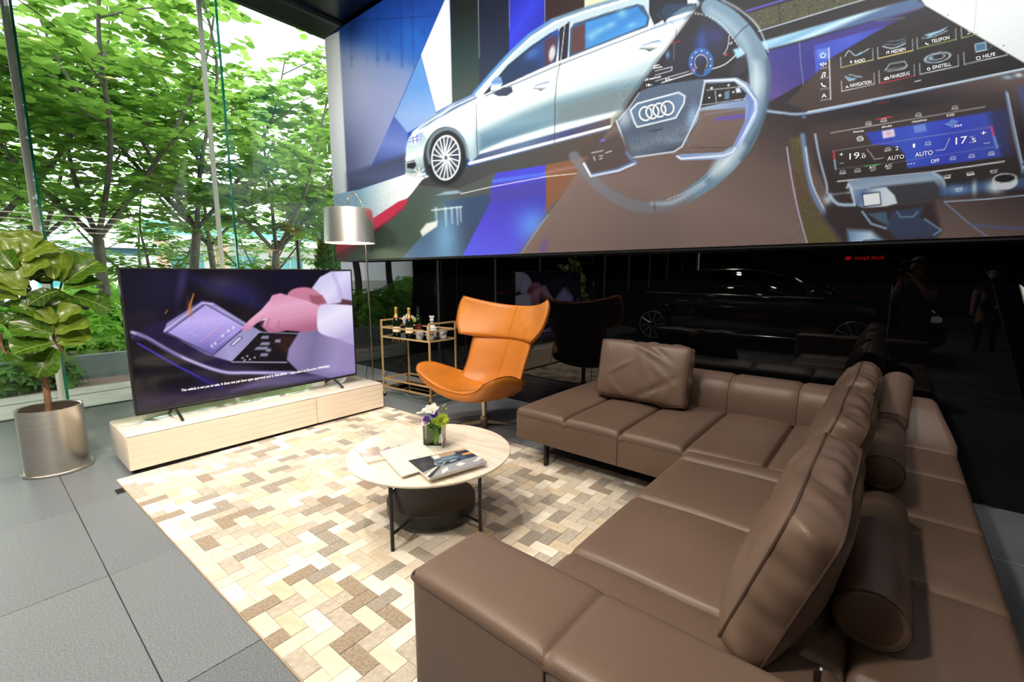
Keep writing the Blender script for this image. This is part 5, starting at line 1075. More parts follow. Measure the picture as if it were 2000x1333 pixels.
# ================================================================== television
SX = -4.085
cs = [at(*p, 'x', SX) for p in ((235, 523), (686, 527), (697, 735), (260, 805))]
ty0_, ty1_ = (cs[0][1] + cs[3][1]) / 2, (cs[1][1] + cs[2][1]) / 2; tz0_, tz1_ = (cs[2][2] + cs[3][2]) / 2 - .012, (cs[0][2] + cs[1][2]) / 2
tv = thing('television', (SX, (ty0_ + ty1_) / 2, CZ1), 'large flat television showing a hand on a car console screen', 'television')
rb('casing', (SX - .055, ty0_, tz0_), (SX - .002, ty1_, tz1_), M['black_metal'], tv, r=.006, seg=2)
BZ = .012
bez = G()
rb('bezel', (SX - .004, ty0_, tz1_ - BZ), (SX + .004, ty1_, tz1_), M['black_metal'], tv, r=.002, seg=1); rb('bezel', (SX - .004, ty0_, tz0_), (SX + .004, ty1_, tz0_ + BZ + .006), M['black_metal'], tv, r=.002, seg=1)
rb('bezel', (SX - .004, ty0_, tz0_ + BZ + .006), (SX + .004, ty0_ + BZ, tz1_ - BZ), M['black_metal'], tv, r=.002, seg=1); rb('bezel', (SX - .004, ty1_ - BZ, tz0_ + BZ + .006), (SX + .004, ty1_, tz1_ - BZ), M['black_metal'], tv, r=.002, seg=1)
nu, nv = 300, 180
yy, zz = np.meshgrid(np.linspace(ty0_ + BZ * .8, ty1_ - BZ * .8, nu), np.linspace(tz0_ + BZ + .005, tz1_ - BZ * .8, nv)); SV = np.stack([np.full(yy.size, SX), yy.ravel(), zz.ravel()], 1)
px_, py_ = to_px(SV); T = Paint(px_, py_, (16, 12, 22)); Q = cropf(200, 480, 2.777); q1 = lambda p: Q(p)[0]
T.poly(Q((90, 120), (460, 120), (420, 260), (300, 420), (150, 460), (110, 250)), (24, 20, 40), soft=20)
T.glow(q1((430, 200)), 10, 40, (66, 56, 110), .7, .2); T.glow(q1((320, 210)), 26, 40, (30, 24, 52), .8); T.glow(q1((650, 220)), 36, 20, (82, 72, 80), .8); T.glow(q1((760, 250)), 50, 22, (38, 34, 86), .8, .3); T.glow(q1((1000, 180)), 60, 26, (14, 12, 40), .9)
T.line(Q((500, 180), (700, 260), (860, 330)), 12, (34, 32, 84), 9, .7)
T.poly(Q((160, 490), (250, 430), (350, 400), (540, 296), (620, 320), (700, 640), (1050, 700), (640, 700), (420, 600), (240, 500)), (30, 22, 58), soft=5)
T.poly(Q((330, 470), (350, 420), (540, 300), (600, 310), (780, 420), (870, 470), (700, 630), (560, 590), (400, 500)), (150, 140, 196), soft=1.5, g=(q1((400, 500)), q1((800, 430)), (116, 104, 168), (166, 158, 210), (150, 146, 190)))
T.poly(Q((350, 470), (560, 318), (770, 440), (600, 592)), (176, 160, 226), soft=1.2, g=(q1((540, 320)), q1((560, 580)), (196, 176, 244), (160, 146, 216), (104, 94, 170)))
T.line(Q((350, 472), (560, 318), (770, 438)), 2, (60, 56, 90), 1, .9); T.line(Q((345, 470), (600, 594), (772, 445)), 2.4, (52, 46, 84), 1, .9); T.line(Q((335, 462), (540, 312), (600, 318)), 2, (222, 214, 250), 1, .9)
for a, b in (((540, 450), (548, 425)), ((548, 425), (562, 448)), ((470, 470), (520, 492)), ((534, 520), (572, 490)), ((576, 482), (622, 448)), ((640, 430), (664, 412)), ((584, 540), (690, 456)), ((600, 560), (720, 466))): T.line(Q(a, b), 1.2, (214, 190, 250), .7, .7)
T.line(Q((540, 515), (660, 430)), 1.4, (214, 130, 150), .8, .7)
for xk, yk in ((594, 546), (612, 532), (652, 490), (684, 462), (710, 446)): T.ell(q1((xk, yk)), 2.4, 2.6, (236, 226, 252), .7, .85)
T.poly(Q((692, 540), (742, 492), (760, 500), (712, 545)), (206, 200, 232), soft=1.2); T.line(Q((692, 540), (742, 492), (760, 500), (712, 545), (692, 540)), 1.4, (70, 66, 100), .8)
T.poly(Q((700, 628), (850, 470), (1065, 478), (1030, 520), (1000, 632)), (14, 12, 22), soft=1.5); T.line(Q((700, 628), (850, 470), (1065, 478)), 1.6, (196, 192, 220), .8, .8); T.line(Q((705, 632), (1000, 634)), 2, (206, 200, 232), 1, .9)
for xk, yk, w in ((880, 500, 12), (880, 535, 15), (860, 560, 20), (950, 520, 9), (875, 595, 12), (900, 570, 8)): T.poly(Q((xk - w * 2, yk + 8), (xk - w, yk - 12), (xk + w * 2, yk - 12), (xk + w * 1.6, yk + 10)), (120, 116, 150), soft=1.2, a=.8, g=(q1((xk, yk - 12)), q1((xk, yk + 10)), (190, 186, 214), (40, 38, 58)))
for xk, yk in ((760, 610), (786, 600), (800, 618), (772, 622), (826, 608)): T.ell(q1((xk, yk)), 2.2, 1.8, (206, 204, 220), .7, .8)
T.poly(Q((1066, 470), (1160, 440), (1380, 480), (1390, 690), (1240, 720), (1060, 680), (1000, 620), (1010, 560)), (142, 130, 176), soft=2, g=(q1((1020, 560)), q1((1380, 640)), (120, 112, 156), (156, 142, 190), (150, 132, 184)))
T.line(Q((160, 470), (240, 500), (420, 600), (640, 682), (800, 690), (1040, 690)), 6, (196, 184, 232), 2, .95, sm=5); T.line(Q((165, 505), (240, 505), (420, 608)), 5, (60, 50, 110), 3, .7); T.line(Q((160, 496), (190, 480), (230, 492)), 3, (90, 80, 130), 1.5, .8)
T.line(Q((190, 530), (400, 650), (690, 800)), 3, (74, 62, 214), 1.4, .95); T.glow(q1((600, 750)), 60, 10, (40, 32, 110), .6, .5)
T.poly(Q((160, 830), (500, 760), (820, 740), (700, 830), (300, 880), (165, 900)), (40, 28, 66), soft=12, a=.8); T.poly(Q((900, 700), (1380, 690), (1380, 700), (1000, 760), (700, 790)), (120, 106, 160), soft=6, a=.7)
T.line(Q((462, 375), (480, 310), (494, 262)), [4, 3, 2], (226, 150, 70), 1.2, .9); T.glow(q1((476, 340)), 5, 16, (180, 120, 80), .6, -.2); T.line(Q((342, 368), (352, 350)), 2, (220, 140, 60), 1, .8)
# sleeves and hands
T.poly(Q((1136, 230), (1180, 170), (1240, 140), (1356, 136), (1360, 330), (1300, 310), (1215, 320)), (206, 200, 236), soft=1.5, g=(q1((1180, 170)), q1((1330, 300)), (224, 218, 248), (186, 176, 222)))
T.line(Q((1250, 150), (1280, 220), (1300, 300)), 6, (160, 150, 206), 4, .5); T.poly(Q((1300, 290), (1356, 300), (1360, 330), (1290, 320)), (70, 40, 60), soft=2)
T.poly(Q((1005, 262), (1040, 234), (1100, 226), (1150, 240), (1200, 282), (1214, 320), (1150, 330), (1080, 300), (1020, 290)), (200, 126, 152), soft=1.5, sm=4); T.poly(Q((1120, 270), (1190, 270), (1214, 316), (1140, 324)), (150, 84, 106), soft=3)
T.poly(Q((756, 466), (762, 440), (800, 400), (860, 350), (905, 300), (920, 270), (965, 258), (1040, 280), (1110, 300), (1180, 330), (1172, 460), (1100, 470), (1000, 460), (960, 470), (900, 470), (866, 440), (880, 400), (840, 420), (800, 452), (775, 466)), (214, 146, 178), soft=1.2, g=(q1((960, 260)), q1((1000, 470)), (228, 168, 200), (214, 146, 178), (172, 100, 132)))
T.line(Q((870, 400), (860, 430), (900, 470)), 3, (150, 84, 116), 2, .7); T.line(Q((905, 400), (890, 440), (930, 466)), 3, (160, 92, 124), 2, .6); T.line(Q((960, 410), (950, 440), (985, 462)), 3, (160, 92, 124), 2, .5); T.line(Q((905, 310), (870, 360), (800, 420)), 5, (236, 180, 206), 3, .6); T.line(Q((868, 404), (886, 398)), 2, (236, 226, 236), .8)
T.poly(Q((1170, 345), (1200, 318), (1300, 320), (1390, 350), (1390, 535), (1290, 510), (1190, 480), (1165, 440)), (214, 208, 240), soft=1.5, sm=3, g=(q1((1200, 330)), q1((1300, 510)), (232, 228, 250), (216, 208, 242), (178, 166, 214)))
sm_ = print_mat('screen', emission=1.0, rough=.08, spec=.5)
scr = print_mesh('screen', SV, quadgrid(nu, nv), nlin(T.c), sm_, tv)
gt = G(); toT = lambda x, y: at(x, y, 'x', SX + .0015)
a, b = Q((428, 793), (1000, 700)); put_text(gt, 'This vehicle is not yet on sale. It does not yet have type approval and is therefore', a, b, 5.0, toT)
a, b = Q((1022, 697), (1236, 660)); put_text(gt, 'not subject to Directive 1999/94/EC.', a, b, 4.6, toT)
gt.build('caption', pmat('caption_white', (240, 240, 244), .5, emit=(214, 214, 224), estr=.8), scr, smooth=False)
for yc in (.937, 2.215):
    st_ = thing('s', (0, 0, 0)); del WM[st_.name]; bpy.data.objects.remove(st_)
    G().tube([(SX - .02, yc, tz0_ + .012), (-3.935, yc, CZ1 + .014), (-3.930, yc, CZ1 + .0105)], .010, 8).build('stand_leg', M['black_metal'], tv)
    G().tube([(SX - .03, yc - .004, tz0_ + .012), (-4.245, yc - .004, CZ1 + .014), (-4.25, yc - .004, CZ1 + .0105)], .010, 8).build('stand_leg', M['black_metal'], tv)

# ================================================================== floor lamp
LX, LY = -4.84, 3.14
lamp = thing('floor_lamp', (LX, LY, 0), 'tall arc floor lamp with brushed metal drum shade behind the television', 'lamp')
G().lathe([(.15, 0), (.15, .010), (.14, .014), (.01, .016)], 36, (LX, LY, 0)).build('base', M['nickel'], lamp)
hx, hy = [float(v) for v in at(682, 440, 'y', 3.02)[:2]]
sc_ = (hx, hy); zt = 2.105; zb = 1.715
pole = [(LX, LY, .014), (LX - .01, LY, .9), (LX - .02, LY - .005, 1.5), (LX - .03, LY - .01, 1.95)]
G().tube(pole, .0085, 10).build('pole', M['nickel'], lamp)
G().tube([(LX - .0125, LY, 1.02), (LX - .013, LY, 1.07)], .013, 10).build('joint', M['nickel'], lamp)
arc = crs([(LX - .03, LY - .01, 1.95), (LX - .055, LY - .015, 2.16), (LX - .14, LY - .045, 2.29), (LX - .225, LY - .085, 2.24), (sc_[0] + .01, sc_[1], zt + .02), (sc_[0], sc_[1], zt - .06)], 6)
G().tube(arc, .0075, 10).build('arc_arm', M['nickel'], lamp)
shm = pmat('brushed_aluminium', (236, 232, 226), .36, 1.0, var=.03, vscale=4, stretch=(1, 1, 30), aniso=.5)
sh = G().lathe([(.287, zb), (.268, zt), (.262, zt), (.281, zb + .001)], 64, (sc_[0], sc_[1], 0)); sh.f.pop(); sh.f.pop()
sh.build('shade', shm, lamp)
ins = G().lathe([(.279, zb + .003), (.260, zt - .004)], 64, (sc_[0], sc_[1], 0)); ins.f.pop(); ins.f.pop(); ins.build('shade_lining', pmat('warm_lining', (248, 232, 206), .6, var=.02), lamp)
G().lathe([(.261, zt - .012), (.02, zt - .010)], 48, (sc_[0], sc_[1], 0)).build('shade_top', pmat('diffuser', (244, 238, 226), .6, var=.02), lamp)
G().lathe([(.001, -.05), (.028, -.042), (.038, -.01), (.030, .025), (.016, .05), (.016, .08)], 16, (sc_[0], sc_[1], zt - .20)).build('bulb', pmat('lit_bulb', (255, 236, 200), .4, emit=(255, 210, 150), estr=10), lamp)
pl = bpy.data.lights.new('lamp_bulb_light', 'POINT'); pl.energy = 14; pl.color = WARM; pl.shadow_soft_size = .04; plo = bpy.data.objects.new('lamp_bulb_light', pl); C.objects.link(plo); plo.location = (sc_[0], sc_[1], zt - .29)
# ================================================================== wing armchair
CHX, CHY, CHA = -2.705, 2.865, radians(-91)
cd = Vector((cos(CHA), sin(CHA), 0)); csd = Vector((-sin(CHA), cos(CHA), 0))
def chp(a, s, z): return Vector((CHX, CHY, 0)) + cd * a + csd * s + Vector((0, 0, z))
chair = thing('armchair', (CHX, CHY, 0), 'orange tan leather wing chair with wide headrest on a steel swivel base', 'armchair')
def lerp(t, kn):
    for (t0, *a), (t1, *b) in zip(kn[:-1], kn[1:]):
        if t <= t1 or (t1, *b) == tuple(kn[-1]):
            f = (t - t0) / (t1 - t0); f = f * f * (3 - 2 * f); return [x + (y - x) * f for x, y in zip(a, b)]
def spl(t, kn):
    P_ = [np.array(k, float) for k in kn]; n = len(P_) - 1; x = min(max(t, 0), 1) * n; i = min(int(x), n - 1); f = x - i
    p0 = P_[max(0, i-1)]; p1 = P_[i]; p2 = P_[i+1]; p3 = P_[min(n, i+2)]
    return 0.5 * ((2*p1) + (-p0+p2)*f + (2*p0-5*p1+4*p2-p3)*f*f + (-p0+3*p1-3*p2+p3)*f**3)
def shell(surf, nu, nv, tf, tb, ex=5, name='shell', m=None, parent=None):
    """closed padded shell around a surface; tf/tb = padding in front / behind"""
    us = [-1 + 2 * i / (nu - 1) for i in range(nu)]; us = [math.copysign(abs(u) ** .8, u) for u in us]; vs = [j / (nv - 1) for j in range(nv)]; vs = [.5 + .5 * math.copysign(abs(2*v-1) ** .8, 2*v-1) for v in vs]
    FV, BV = [], []
    for v in vs:
        for u in us:
            e = 1e-3; p = surf(u, v); du = surf(min(1, u + e), v) - surf(max(-1, u - e), v); dv = surf(u, min(1, v + e)) - surf(u, max(0, v - e)); n = du.cross(dv)
            n = n.normalized() if n.length > 1e-12 else Vector((0, 0, 1))
            pr = (max(0, 1 - abs(u) ** ex) ** .5) * (max(0, 1 - abs(2*v-1) ** ex) ** .5)
            FV.append(p + n * tf * pr); BV.append(p - n * tb * pr)
    g = G(); n = nu * nv
    F = [(j*nu+i, j*nu+i+1, (j+1)*nu+i+1, (j+1)*nu+i) for j in range(nv-1) for i in range(nu-1)]
    g.add(FV + BV, F + [tuple(n + q for q in reversed(f)) for f in F])
    me = to_mesh(name, g.v, g.f, True, 180)
    bm = bmesh.new(); bm.from_mesh(me); bmesh.ops.remove_doubles(bm, verts=bm.verts, dist=1e-5); bmesh.ops.recalc_face_normals(bm, faces=bm.faces); bm.to_mesh(me); bm.free(); me.shade_smooth()
    return link_mesh(name, me, m, parent), (FV, us, vs, nu)
def seat_s(u, v):
    a, z = spl(v, [(.375, .385), (.31, .362), (.17, .338), (0, .33), (-.14, .36), (-.22, .41)])
    hw = spl(v, [(.43,), (.495,), (.505,), (.465,), (.38,), (.30,)])[0]
    R = spl(v, [(.14,), (.205,), (.225,), (.165,), (.07,), (.02,)])[0]
    au = abs(u); zz_ = z + R * au ** 2.3; s = hw * (u - .06 * u * au ** 3); a2 = a + .05 * au ** 2 * (1 - v)
    return chp(a2, s, zz_)
def back_s(u, v):
    a, z = spl(v, [(-.085, .335), (-.18, .42), (-.25, .55), (-.315, .70), (-.37, .80), (-.395, .85)])
    hw = spl(v, [(.36,), (.345,), (.338,), (.35,), (.365,), (.365,)])[0]; au = abs(u)
    return chp(a + .135 * au ** 2.2, hw * u + .02, z + .02 * au ** 2)
def head_s(u, v):
    a, z = spl(v, [(-.315, .760), (-.348, .84), (-.39, .93), (-.425, 1.01), (-.447, 1.058)])
    hw = spl(v, [(.43,), (.50,), (.525,), (.525,), (.50,)])[0]; au = abs(u)
    return chp(a + .235 * au ** 2.0, hw * u + .03, z + (.012 + .075 * v) * au ** 2.2 + .028 * au ** 4 * (1 - v))
so, sd_ = shell(seat_s, 41, 27, .028, .060, 6, 'seat_shell', M['tan'], chair)
bo, bd_ = shell(back_s, 31, 25, .030, .038, 7, 'backrest', M['tan'], chair)
ho, hd_ = shell(head_s, 41, 21, .030, .045, 7, 'headrest', M['tan'], chair)
for o, d in ((so, sd_), (bo, bd_), (ho, hd_)):
    FV, us, vs, nu_ = d; mid = nu_ // 2; pts = [FV[j * nu_ + mid] for j in range(1, len(vs) - 1)]
    G().tube(pts, .0022, 5).build('seam', M['tan_seam'], o)
def edge_pipe(d, o, inset=.0):
    FV, us, vs, nu_ = d; nv_ = len(vs); ring = [(0, i) for i in range(nu_)] + [(j, nu_-1) for j in range(1, nv_)] + [(nv_-1, i) for i in range(nu_-2, -1, -1)] + [(j, 0) for j in range(nv_-2, 0, -1)]
    pts = []
    for j, i in ring:
        p = FV[j * nu_ + i]
        if not pts or (p - pts[-1]).length > 1e-4: pts.append(p)
    G().tube(pts, .0035, 6, closed=True).build('piping', M['tan_seam'], o)
edge_pipe(hd_, ho); edge_pipe(bd_, bo); edge_pipe(sd_, so)
# stitched rim line across the front of the seat
FV, us, vs, nu_ = sd_
G().tube([seat_s(u, .01) + Vector((0, 0, -.030 * (1 - abs(u) ** 3))) + cd * .020 * (1 - abs(u) ** 3) for u in np.linspace(-.93, .93, 30)], .0018, 5).build('seam', M['tan_seam'], so)
G().tube([chp(0, 0, .055), chp(0, 0, .30)], .024, 20).build('column', M['nickel'], chair)
G().tube([chp(0, 0, .30), chp(0, 0, .312)], .10, 24).build('mount_plate', M['black_metal'], chair)
G().lathe([(.034, 0), (.036, .004), (.036, .062), (.030, .068)], 24, (CHX, CHY, .030)).build('hub', M['nickel'], chair)
for k in range(4):
    a = radians(45 + 90 * k); d = Vector((cos(a), sin(a), 0)); s = Vector((-sin(a), cos(a), 0)); o_ = Vector((CHX, CHY, 0))
    q = lambda r, w, z: tuple(o_ + d * r + s * w + Vector((0, 0, z)))
    G().hexa([q(.03, -.022, .034), q(.30, -.012, .0), q(.30, .012, .0), q(.03, .022, .034)], [q(.03, -.022, .066), q(.30, -.012, .016), q(.30, .012, .016), q(.03, .022, .066)]).build('base_leg', M['nickel'], chair, smooth=False)

# ================================================================== bar cart
cA, cB, cC, cD = [Vector((*p, 0)) for p in ((-4.28, 2.905), (-3.55, 2.965), (-3.542, 3.315), (-4.272, 3.255))]
cart = thing('bar_cart', tuple((cA + cB + cC + cD) / 4), 'gold metal bar cart on casters between television and orange armchair', 'cart')
PW = .008
def bar(p, q, name, m=M['gold'], w=PW):
    p, q = Vector(p), Vector(q); d = (q - p); L = d.length; Mx = Matrix.Translation(p) @ d.to_track_quat('Z', 'Y').to_matrix().to_4x4()
    G().box((-w, -w, 0), (w, w, L)).xf(Mx).build(name, m, cart, smooth=False)
Z = lambda v, z: (v.x, v.y, z)
for v in (cA, cB, cC, cD): bar(Z(v, .075), Z(v, .858), 'post')
for z in (.775, .672, .200, .112):
    for p, q in ((cA, cB), (cB, cC), (cC, cD), (cD, cA)): bar(Z(p, z), Z(q, z), 'rail')
bar(Z(cA, .852), Z(cD, .852), 'handle'); bar(Z(cB, .852), Z(cC, .852), 'handle')
blk = pmat('black_glass_shelf', (8, 8, 9), .04, spec=.5)
ctr = (cA + cB + cC + cD) / 4
def inn(v, k=.97): return ctr + (v - ctr) * k
for z, m in ((.668, blk), (.108, pane_mat('clear_shelf', (.90, .96, .95), 1.55))):
    G().hexa([Z(inn(v), z) for v in (cA, cB, cC, cD)], [Z(inn(v), z + .007) for v in (cA, cB, cC, cD)]).build('shelf', m, cart, smooth=False)
for v in (cA, cB, cC, cD):
    w = G().tube([(v.x - .010, v.y, .027), (v.x + .010, v.y, .027)], .026, 16).build('caster_wheel', M['rubber'], cart)
    G().hexa([(v.x - .016, v.y - .014, .03), (v.x + .016, v.y - .014, .03), (v.x + .016, v.y + .014, .03), (v.x - .016, v.y + .014, .03)], [(v.x - .010, v.y - .010, .076), (v.x + .010, v.y - .010, .076), (v.x + .010, v.y + .010, .076), (v.x - .010, v.y + .010, .076)]).build('caster_fork', M['gold'], cart, smooth=False)
for k in range(3):
    c_ = cA.lerp(cB, .17 + .10 * k) + Vector((.01, .05, 0)); w = .022
    G().tube([(c_.x - w - .008, c_.y, .622), (c_.x - w, c_.y, .622), (c_.x - w, c_.y, .640), (c_.x - .006, c_.y, .640), (c_.x - .006, c_.y, .668), (c_.x + .006, c_.y, .668), (c_.x + .006, c_.y, .640), (c_.x + w, c_.y, .640), (c_.x + w, c_.y, .622), (c_.x + w + .008, c_.y, .622)], .0025, 5).build('glass_hook', M['gold'], cart)
TZC = .6755
green = pmat('dark_green_bottle', (10, 26, 12), .06, spec=.6, var=.2); foil = pmat('gold_foil', (226, 178, 92), .32, .85, var=.1, vscale=40, bump=.3, bscale=90); redseal = pmat('red_seal', (190, 24, 34), .4, var=.1); creaml = pmat('cream_label', (234, 212, 178), .6, var=.05); blackl = pmat('black_label', (20, 18, 18), .5, var=.1)
def champagne(x, y, label):
    o = thing('champagne_bottle', (x, y, TZC), label, 'bottle', 'champagne bottles on the bar cart')
    G().lathe([(.040, 0), (.043, .006), (.043, .155), (.040, .175), (.028, .205), (.0165, .235), (.0145, .26), (.0145, .305)], 28, (x, y, TZC)).build('glass', green, o)
    G().lathe([(.0302, .200), (.0185, .232), (.0162, .255), (.0165, .295), (.0185, .297), (.0185, .310), (.015, .318), (.004, .320)], 24, (x, y, TZC)).build('foil', foil, o)
    G().lathe([(.0438, .045), (.0438, .105)], 28, (x, y, TZC)).build('label', creaml, o); G().lathe([(.0437, .028), (.0437, .042)], 28, (x, y, TZC)).build('label_band', blackl, o)
    p = Vector((x, y, TZC + .205)) + Vector((-_fw[0], -_fw[1], 0)).normalized() * .0265
    G().lathe([(.012, 0), (.012, .002), (.001, .003)], 16).xf(Matrix.Translation(p) @ Vector((-_fw[0], -_fw[1], .5)).to_track_quat('Z', 'Y').to_matrix().to_4x4()).build('seal', redseal, o)
champagne(-4.185, 3.035, 'champagne bottle with gold foil at the left end of the cart'); champagne(-3.99, 3.06, 'champagne bottle with gold foil in front of the small bouquet')
o = thing('wine_bottle', (-4.03, 3.218, TZC), 'dark slim bottle standing behind the glasses on the cart', 'bottle')
G().lathe([(.036, 0), (.038, .005), (.038, .17), (.030, .20), (.0145, .225), (.0135, .30), (.015, .302), (.015, .312)], 24, (-4.03, 3.218, TZC)).build('glass', green, o); G().lathe([(.0386, .05), (.0386, .13)], 24, (-4.03, 3.218, TZC)).build('label', pmat('red_brown_label', (92, 30, 26), .5, var=.1), o); G().lathe([(.0152, .25), (.0150, .300), (.0158, .303), (.0158, .314), (.002, .315)], 20, (-4.03, 3.218, TZC)).build('capsule', blackl, o)
crys = pmat('cut_crystal', (240, 244, 244), .06, spec=.8, trans=.45, ior=1.5)
def facet(prof, n, c, k=.06):
    g = G(); V = []; F = []
    for i, (r, z) in enumerate(prof):
        for a in range(n):
            rr_ = r * (1 + (k if (a + i) % 2 else -k)); t_ = 2 * pi * a / n; V.append((c[0] + rr_ * cos(t_), c[1] + rr_ * sin(t_), c[2] + z))
    for i in range(len(prof) - 1):
        for a in range(n): F.append((i*n+a, i*n+(a+1)%n, (i+1)*n+(a+1)%n, (i+1)*n+a))
    F.append(tuple(range(n - 1, -1, -1))); return g.add(V, F)
dx_, dy_ = -3.80, 3.215
o = thing('decanter', (dx_, dy_, TZC), 'cut crystal decanter with tall stopper, a little whisky left inside', 'decanter')
facet([(.038, 0), (.052, .01), (.056, .06), (.058, .10), (.045, .115), (.022, .135), (.018, .150), (.028, .158)], 16, (dx_, dy_, TZC), .03).build('body', crys, o, ang=10); G().lathe([(.036, .012), (.048, .02), (.050, .055), (.001, .056)], 16, (dx_, dy_, TZC)).build('whisky', pmat('whisky', (206, 150, 50), .1, trans=.5, var=.05), o); facet([(.012, .158), (.012, .170), (.024, .182), (.018, .20), (.030, .228), (.022, .232)], 8, (dx_, dy_, TZC), .05).build('stopper', crys, o, ang=10)
for (gx, gy), lb in zip(((-3.785, 3.03), (-3.635, 3.045), (-3.70, 3.14), (-3.64, 3.232)), ('cut crystal tumbler at the left, right of the bottles', 'cut crystal tumbler nearest the front corner post of the cart', 'cut crystal tumbler in the middle of the right-hand group', 'cut crystal tumbler at the back right corner of the cart')):
    o = thing('tumbler', (gx, gy, TZC), lb, 'glass', 'crystal tumblers on the bar cart')
    facet([(.032, 0), (.036, .012), (.036, .03), (.039, .05), (.042, .072), (.046, .092)], 18, (gx, gy, TZC), .06).build('bowl', crys, o, ang=10); G().lathe([(.044, .092), (.034, .02), (.001, .014)], 18, (gx, gy, TZC)).build('inside', crys, o)
bx_, by_ = -4.08, 3.125
o = fv2 = thing('bouquet', (bx_, by_, TZC), 'small white and green bouquet in a slim glass behind the champagne', 'flowers'); keep = fv; fv = o
facet([(.026, 0), (.026, .02), (.020, .05), (.030, .115)], 12, (bx_, by_, TZC), .05).build('glass', crys, o, ang=10)
for k, (rx_, dz_, mm_) in enumerate(((-.035, .19, WPET), (.0, .215, WPET), (.038, .195, WPET), (.055, .17, LIME), (-.03, .155, LILAC), (.02, .165, LIME))):
    c_ = Vector((bx_, by_, TZC + dz_)) + rv * rx_ - fwv * .02; bloom(c_, UPv * .6 - fwv + rv * rx_ * 6, 7, .034, .026, mm_, rings=2, cup=.35); G().tube([(bx_, by_, TZC + .03), tuple(c_)], .002, 5).build('stem', LGR, o)
for k in range(8):
    a = k * .8; g = G(); petal(g, Vector((bx_, by_, TZC + .14)), rv * cos(a) - fwv * sin(a) + UPv * .8, UPv, .065, .02, -.1); g.build('leaf', LGR, o, ang=70)
fv = keep

# ---- power strip and cables
ps = thing('power_strip', (-4.56, 2.98, 0), 'white power strip on the floor behind the media cabinet', 'power strip')
rb('body', (-4.70, 2.955, 0), (-4.42, 3.005, .032), M['white'], ps, r=.005); rb('switch', (-4.69, 2.968, .032), (-4.66, 2.992, .037), redseal, ps, r=.002)
for k in range(4): G().tube([(-4.62 + .055 * k, 2.98, .032), (-4.62 + .055 * k, 2.98, .0335)], .016, 14).build('socket', M['black_metal'], ps)
cabm = pmat('black_cable', (14, 14, 15), .5, var=.1)
def cable(pts, label, r=.004, m=None, ground=True):
    o = G().tube(crs(pts, 8), r, 6).build('cable', m or cabm); return tag(o, label, 'cable', 'loose cables')
cable([(-4.66, 2.98, .036), (-4.76, 2.99, .16), (-4.74, 3.05, .33), (-4.66, 3.10, .36), (-4.60, 3.12, .20), (-4.58, 3.14, .006), (-4.30, 3.35, .006)], 'black cable looping up beside the lamp pole')
cable([(-4.50, 2.98, .036), (-4.44, 3.05, .20), (-4.36, 3.12, .33), (-4.26, 3.16, .34), (-4.20, 3.18, .2), (-4.22, 3.20, .006), (-4.0, 3.4, .006)], 'black cable looping behind the left post of the bar cart')
cable([(-4.45, 2.97, .036), (-4.38, 3.02, .02), (-4.20, 3.10, .006), (-4.0, 3.06, .006), (-3.85, 3.16, .006)], 'white cable lying under the bar cart', .0035, M['white'])
for k, dy in enumerate((0, .09, .2)):
    p = [at(*q, 'z', .006) for q in ((1905 + 6 * k, 945 + 20 * k), (1950, 950 + 20 * k + 2), (2005, 958 + 16 * k), (2100, 965 + 22 * k))]
    cable([(max(.40, q[0]), q[1], .006) for q in p], ['thin black cable on the dark floor right of the sofa, farthest', 'black cable on the floor right of the sofa, middle one', 'black cable on the floor right of the sofa, nearest'][k])
# ---- white-edged display board at the right picture edge
tp, bt = at(1991, 558, 'y', 3.30), at(2003, 690, 'y', 3.30)
db = thing('display_board', (1.0, 3.3, 0), 'display board with white edge standing at the right by the black wall', 'sign')
G().hexa([(.84, 3.28, .10), (1.5, 3.28, .10), (1.5, 3.31, .10), (.84, 3.31, .10)], [(tp[0] + .02, 3.28, 1.28), (1.2, 3.28, 1.28), (1.2, 3.31, 1.28), (tp[0] + .02, 3.31, 1.28)]).build('panel', M['black_metal'], db, smooth=False)
G().hexa([(.82, 3.275, .10), (.838, 3.275, .10), (.838, 3.315, .10), (.82, 3.315, .10)], [(tp[0], 3.275, 1.30), (tp[0] + .018, 3.275, 1.28), (tp[0] + .018, 3.315, 1.28), (tp[0], 3.315, 1.30)]).build('edge_strip', M['white'], db, smooth=False)
rb('foot', (.85, 3.15, 0), (1.5, 3.44, .016), M['black_metal'], db, r=.004); rb('upright', (1.12, 3.285, .016), (1.18, 3.305, .12), M['black_metal'], db, r=.003)

# ================================================================== fiddle-leaf fig in a steel pot
PX, PY = -4.393, 0.301
pot = thing('planter_pot', (PX, PY, 0), 'round brushed steel planter holding the fiddle-leaf fig', 'planter')
G().lathe([(.183, 0), (.187, .003), (.187, .016), (.184, .019), (.172, .019)], 72, (PX, PY, 0)).build('base_ring', M['steel'], pot)
G().lathe([(.170, .0192), (.170, .446), (.172, .450), (.160, .450), (.153, .444), (.153, .36)], 72, (PX, PY, 0)).build('body', M['steel'], pot, ang=35)
G().lathe([(.001, .385), (.08, .382), (.1525, .376)][::-1], 36, (PX, PY, 0)).build('soil', M['soil'], pot)
fig = thing('fig_tree', (PX, PY, .38), 'fiddle-leaf fig with big glossy violin-shaped leaves in the steel planter', 'plant')
FZ = cropf(0, 440, 4.165)
def fpt(zx, zy, dep): p = FZ((zx, zy))[0]; return Vector(at(p[0], p[1], 'x', PX + dep))
tb = Vector((PX, PY - .01, .37)); fk = fpt(345, 1175, 0)
def branch(pts, r): G().tube(crs(pts, 5), list(np.linspace(r[0], r[1], (len(pts) - 1) * 5 + 1)), 9).build('branch', M['bark'], fig)
G().tube(crs([tb, tb.lerp(fk, .5) + Vector((0, .006, 0)), fk], 5), list(np.linspace(.020, .016, 11)), 12).build('trunk', M['bark'], fig)
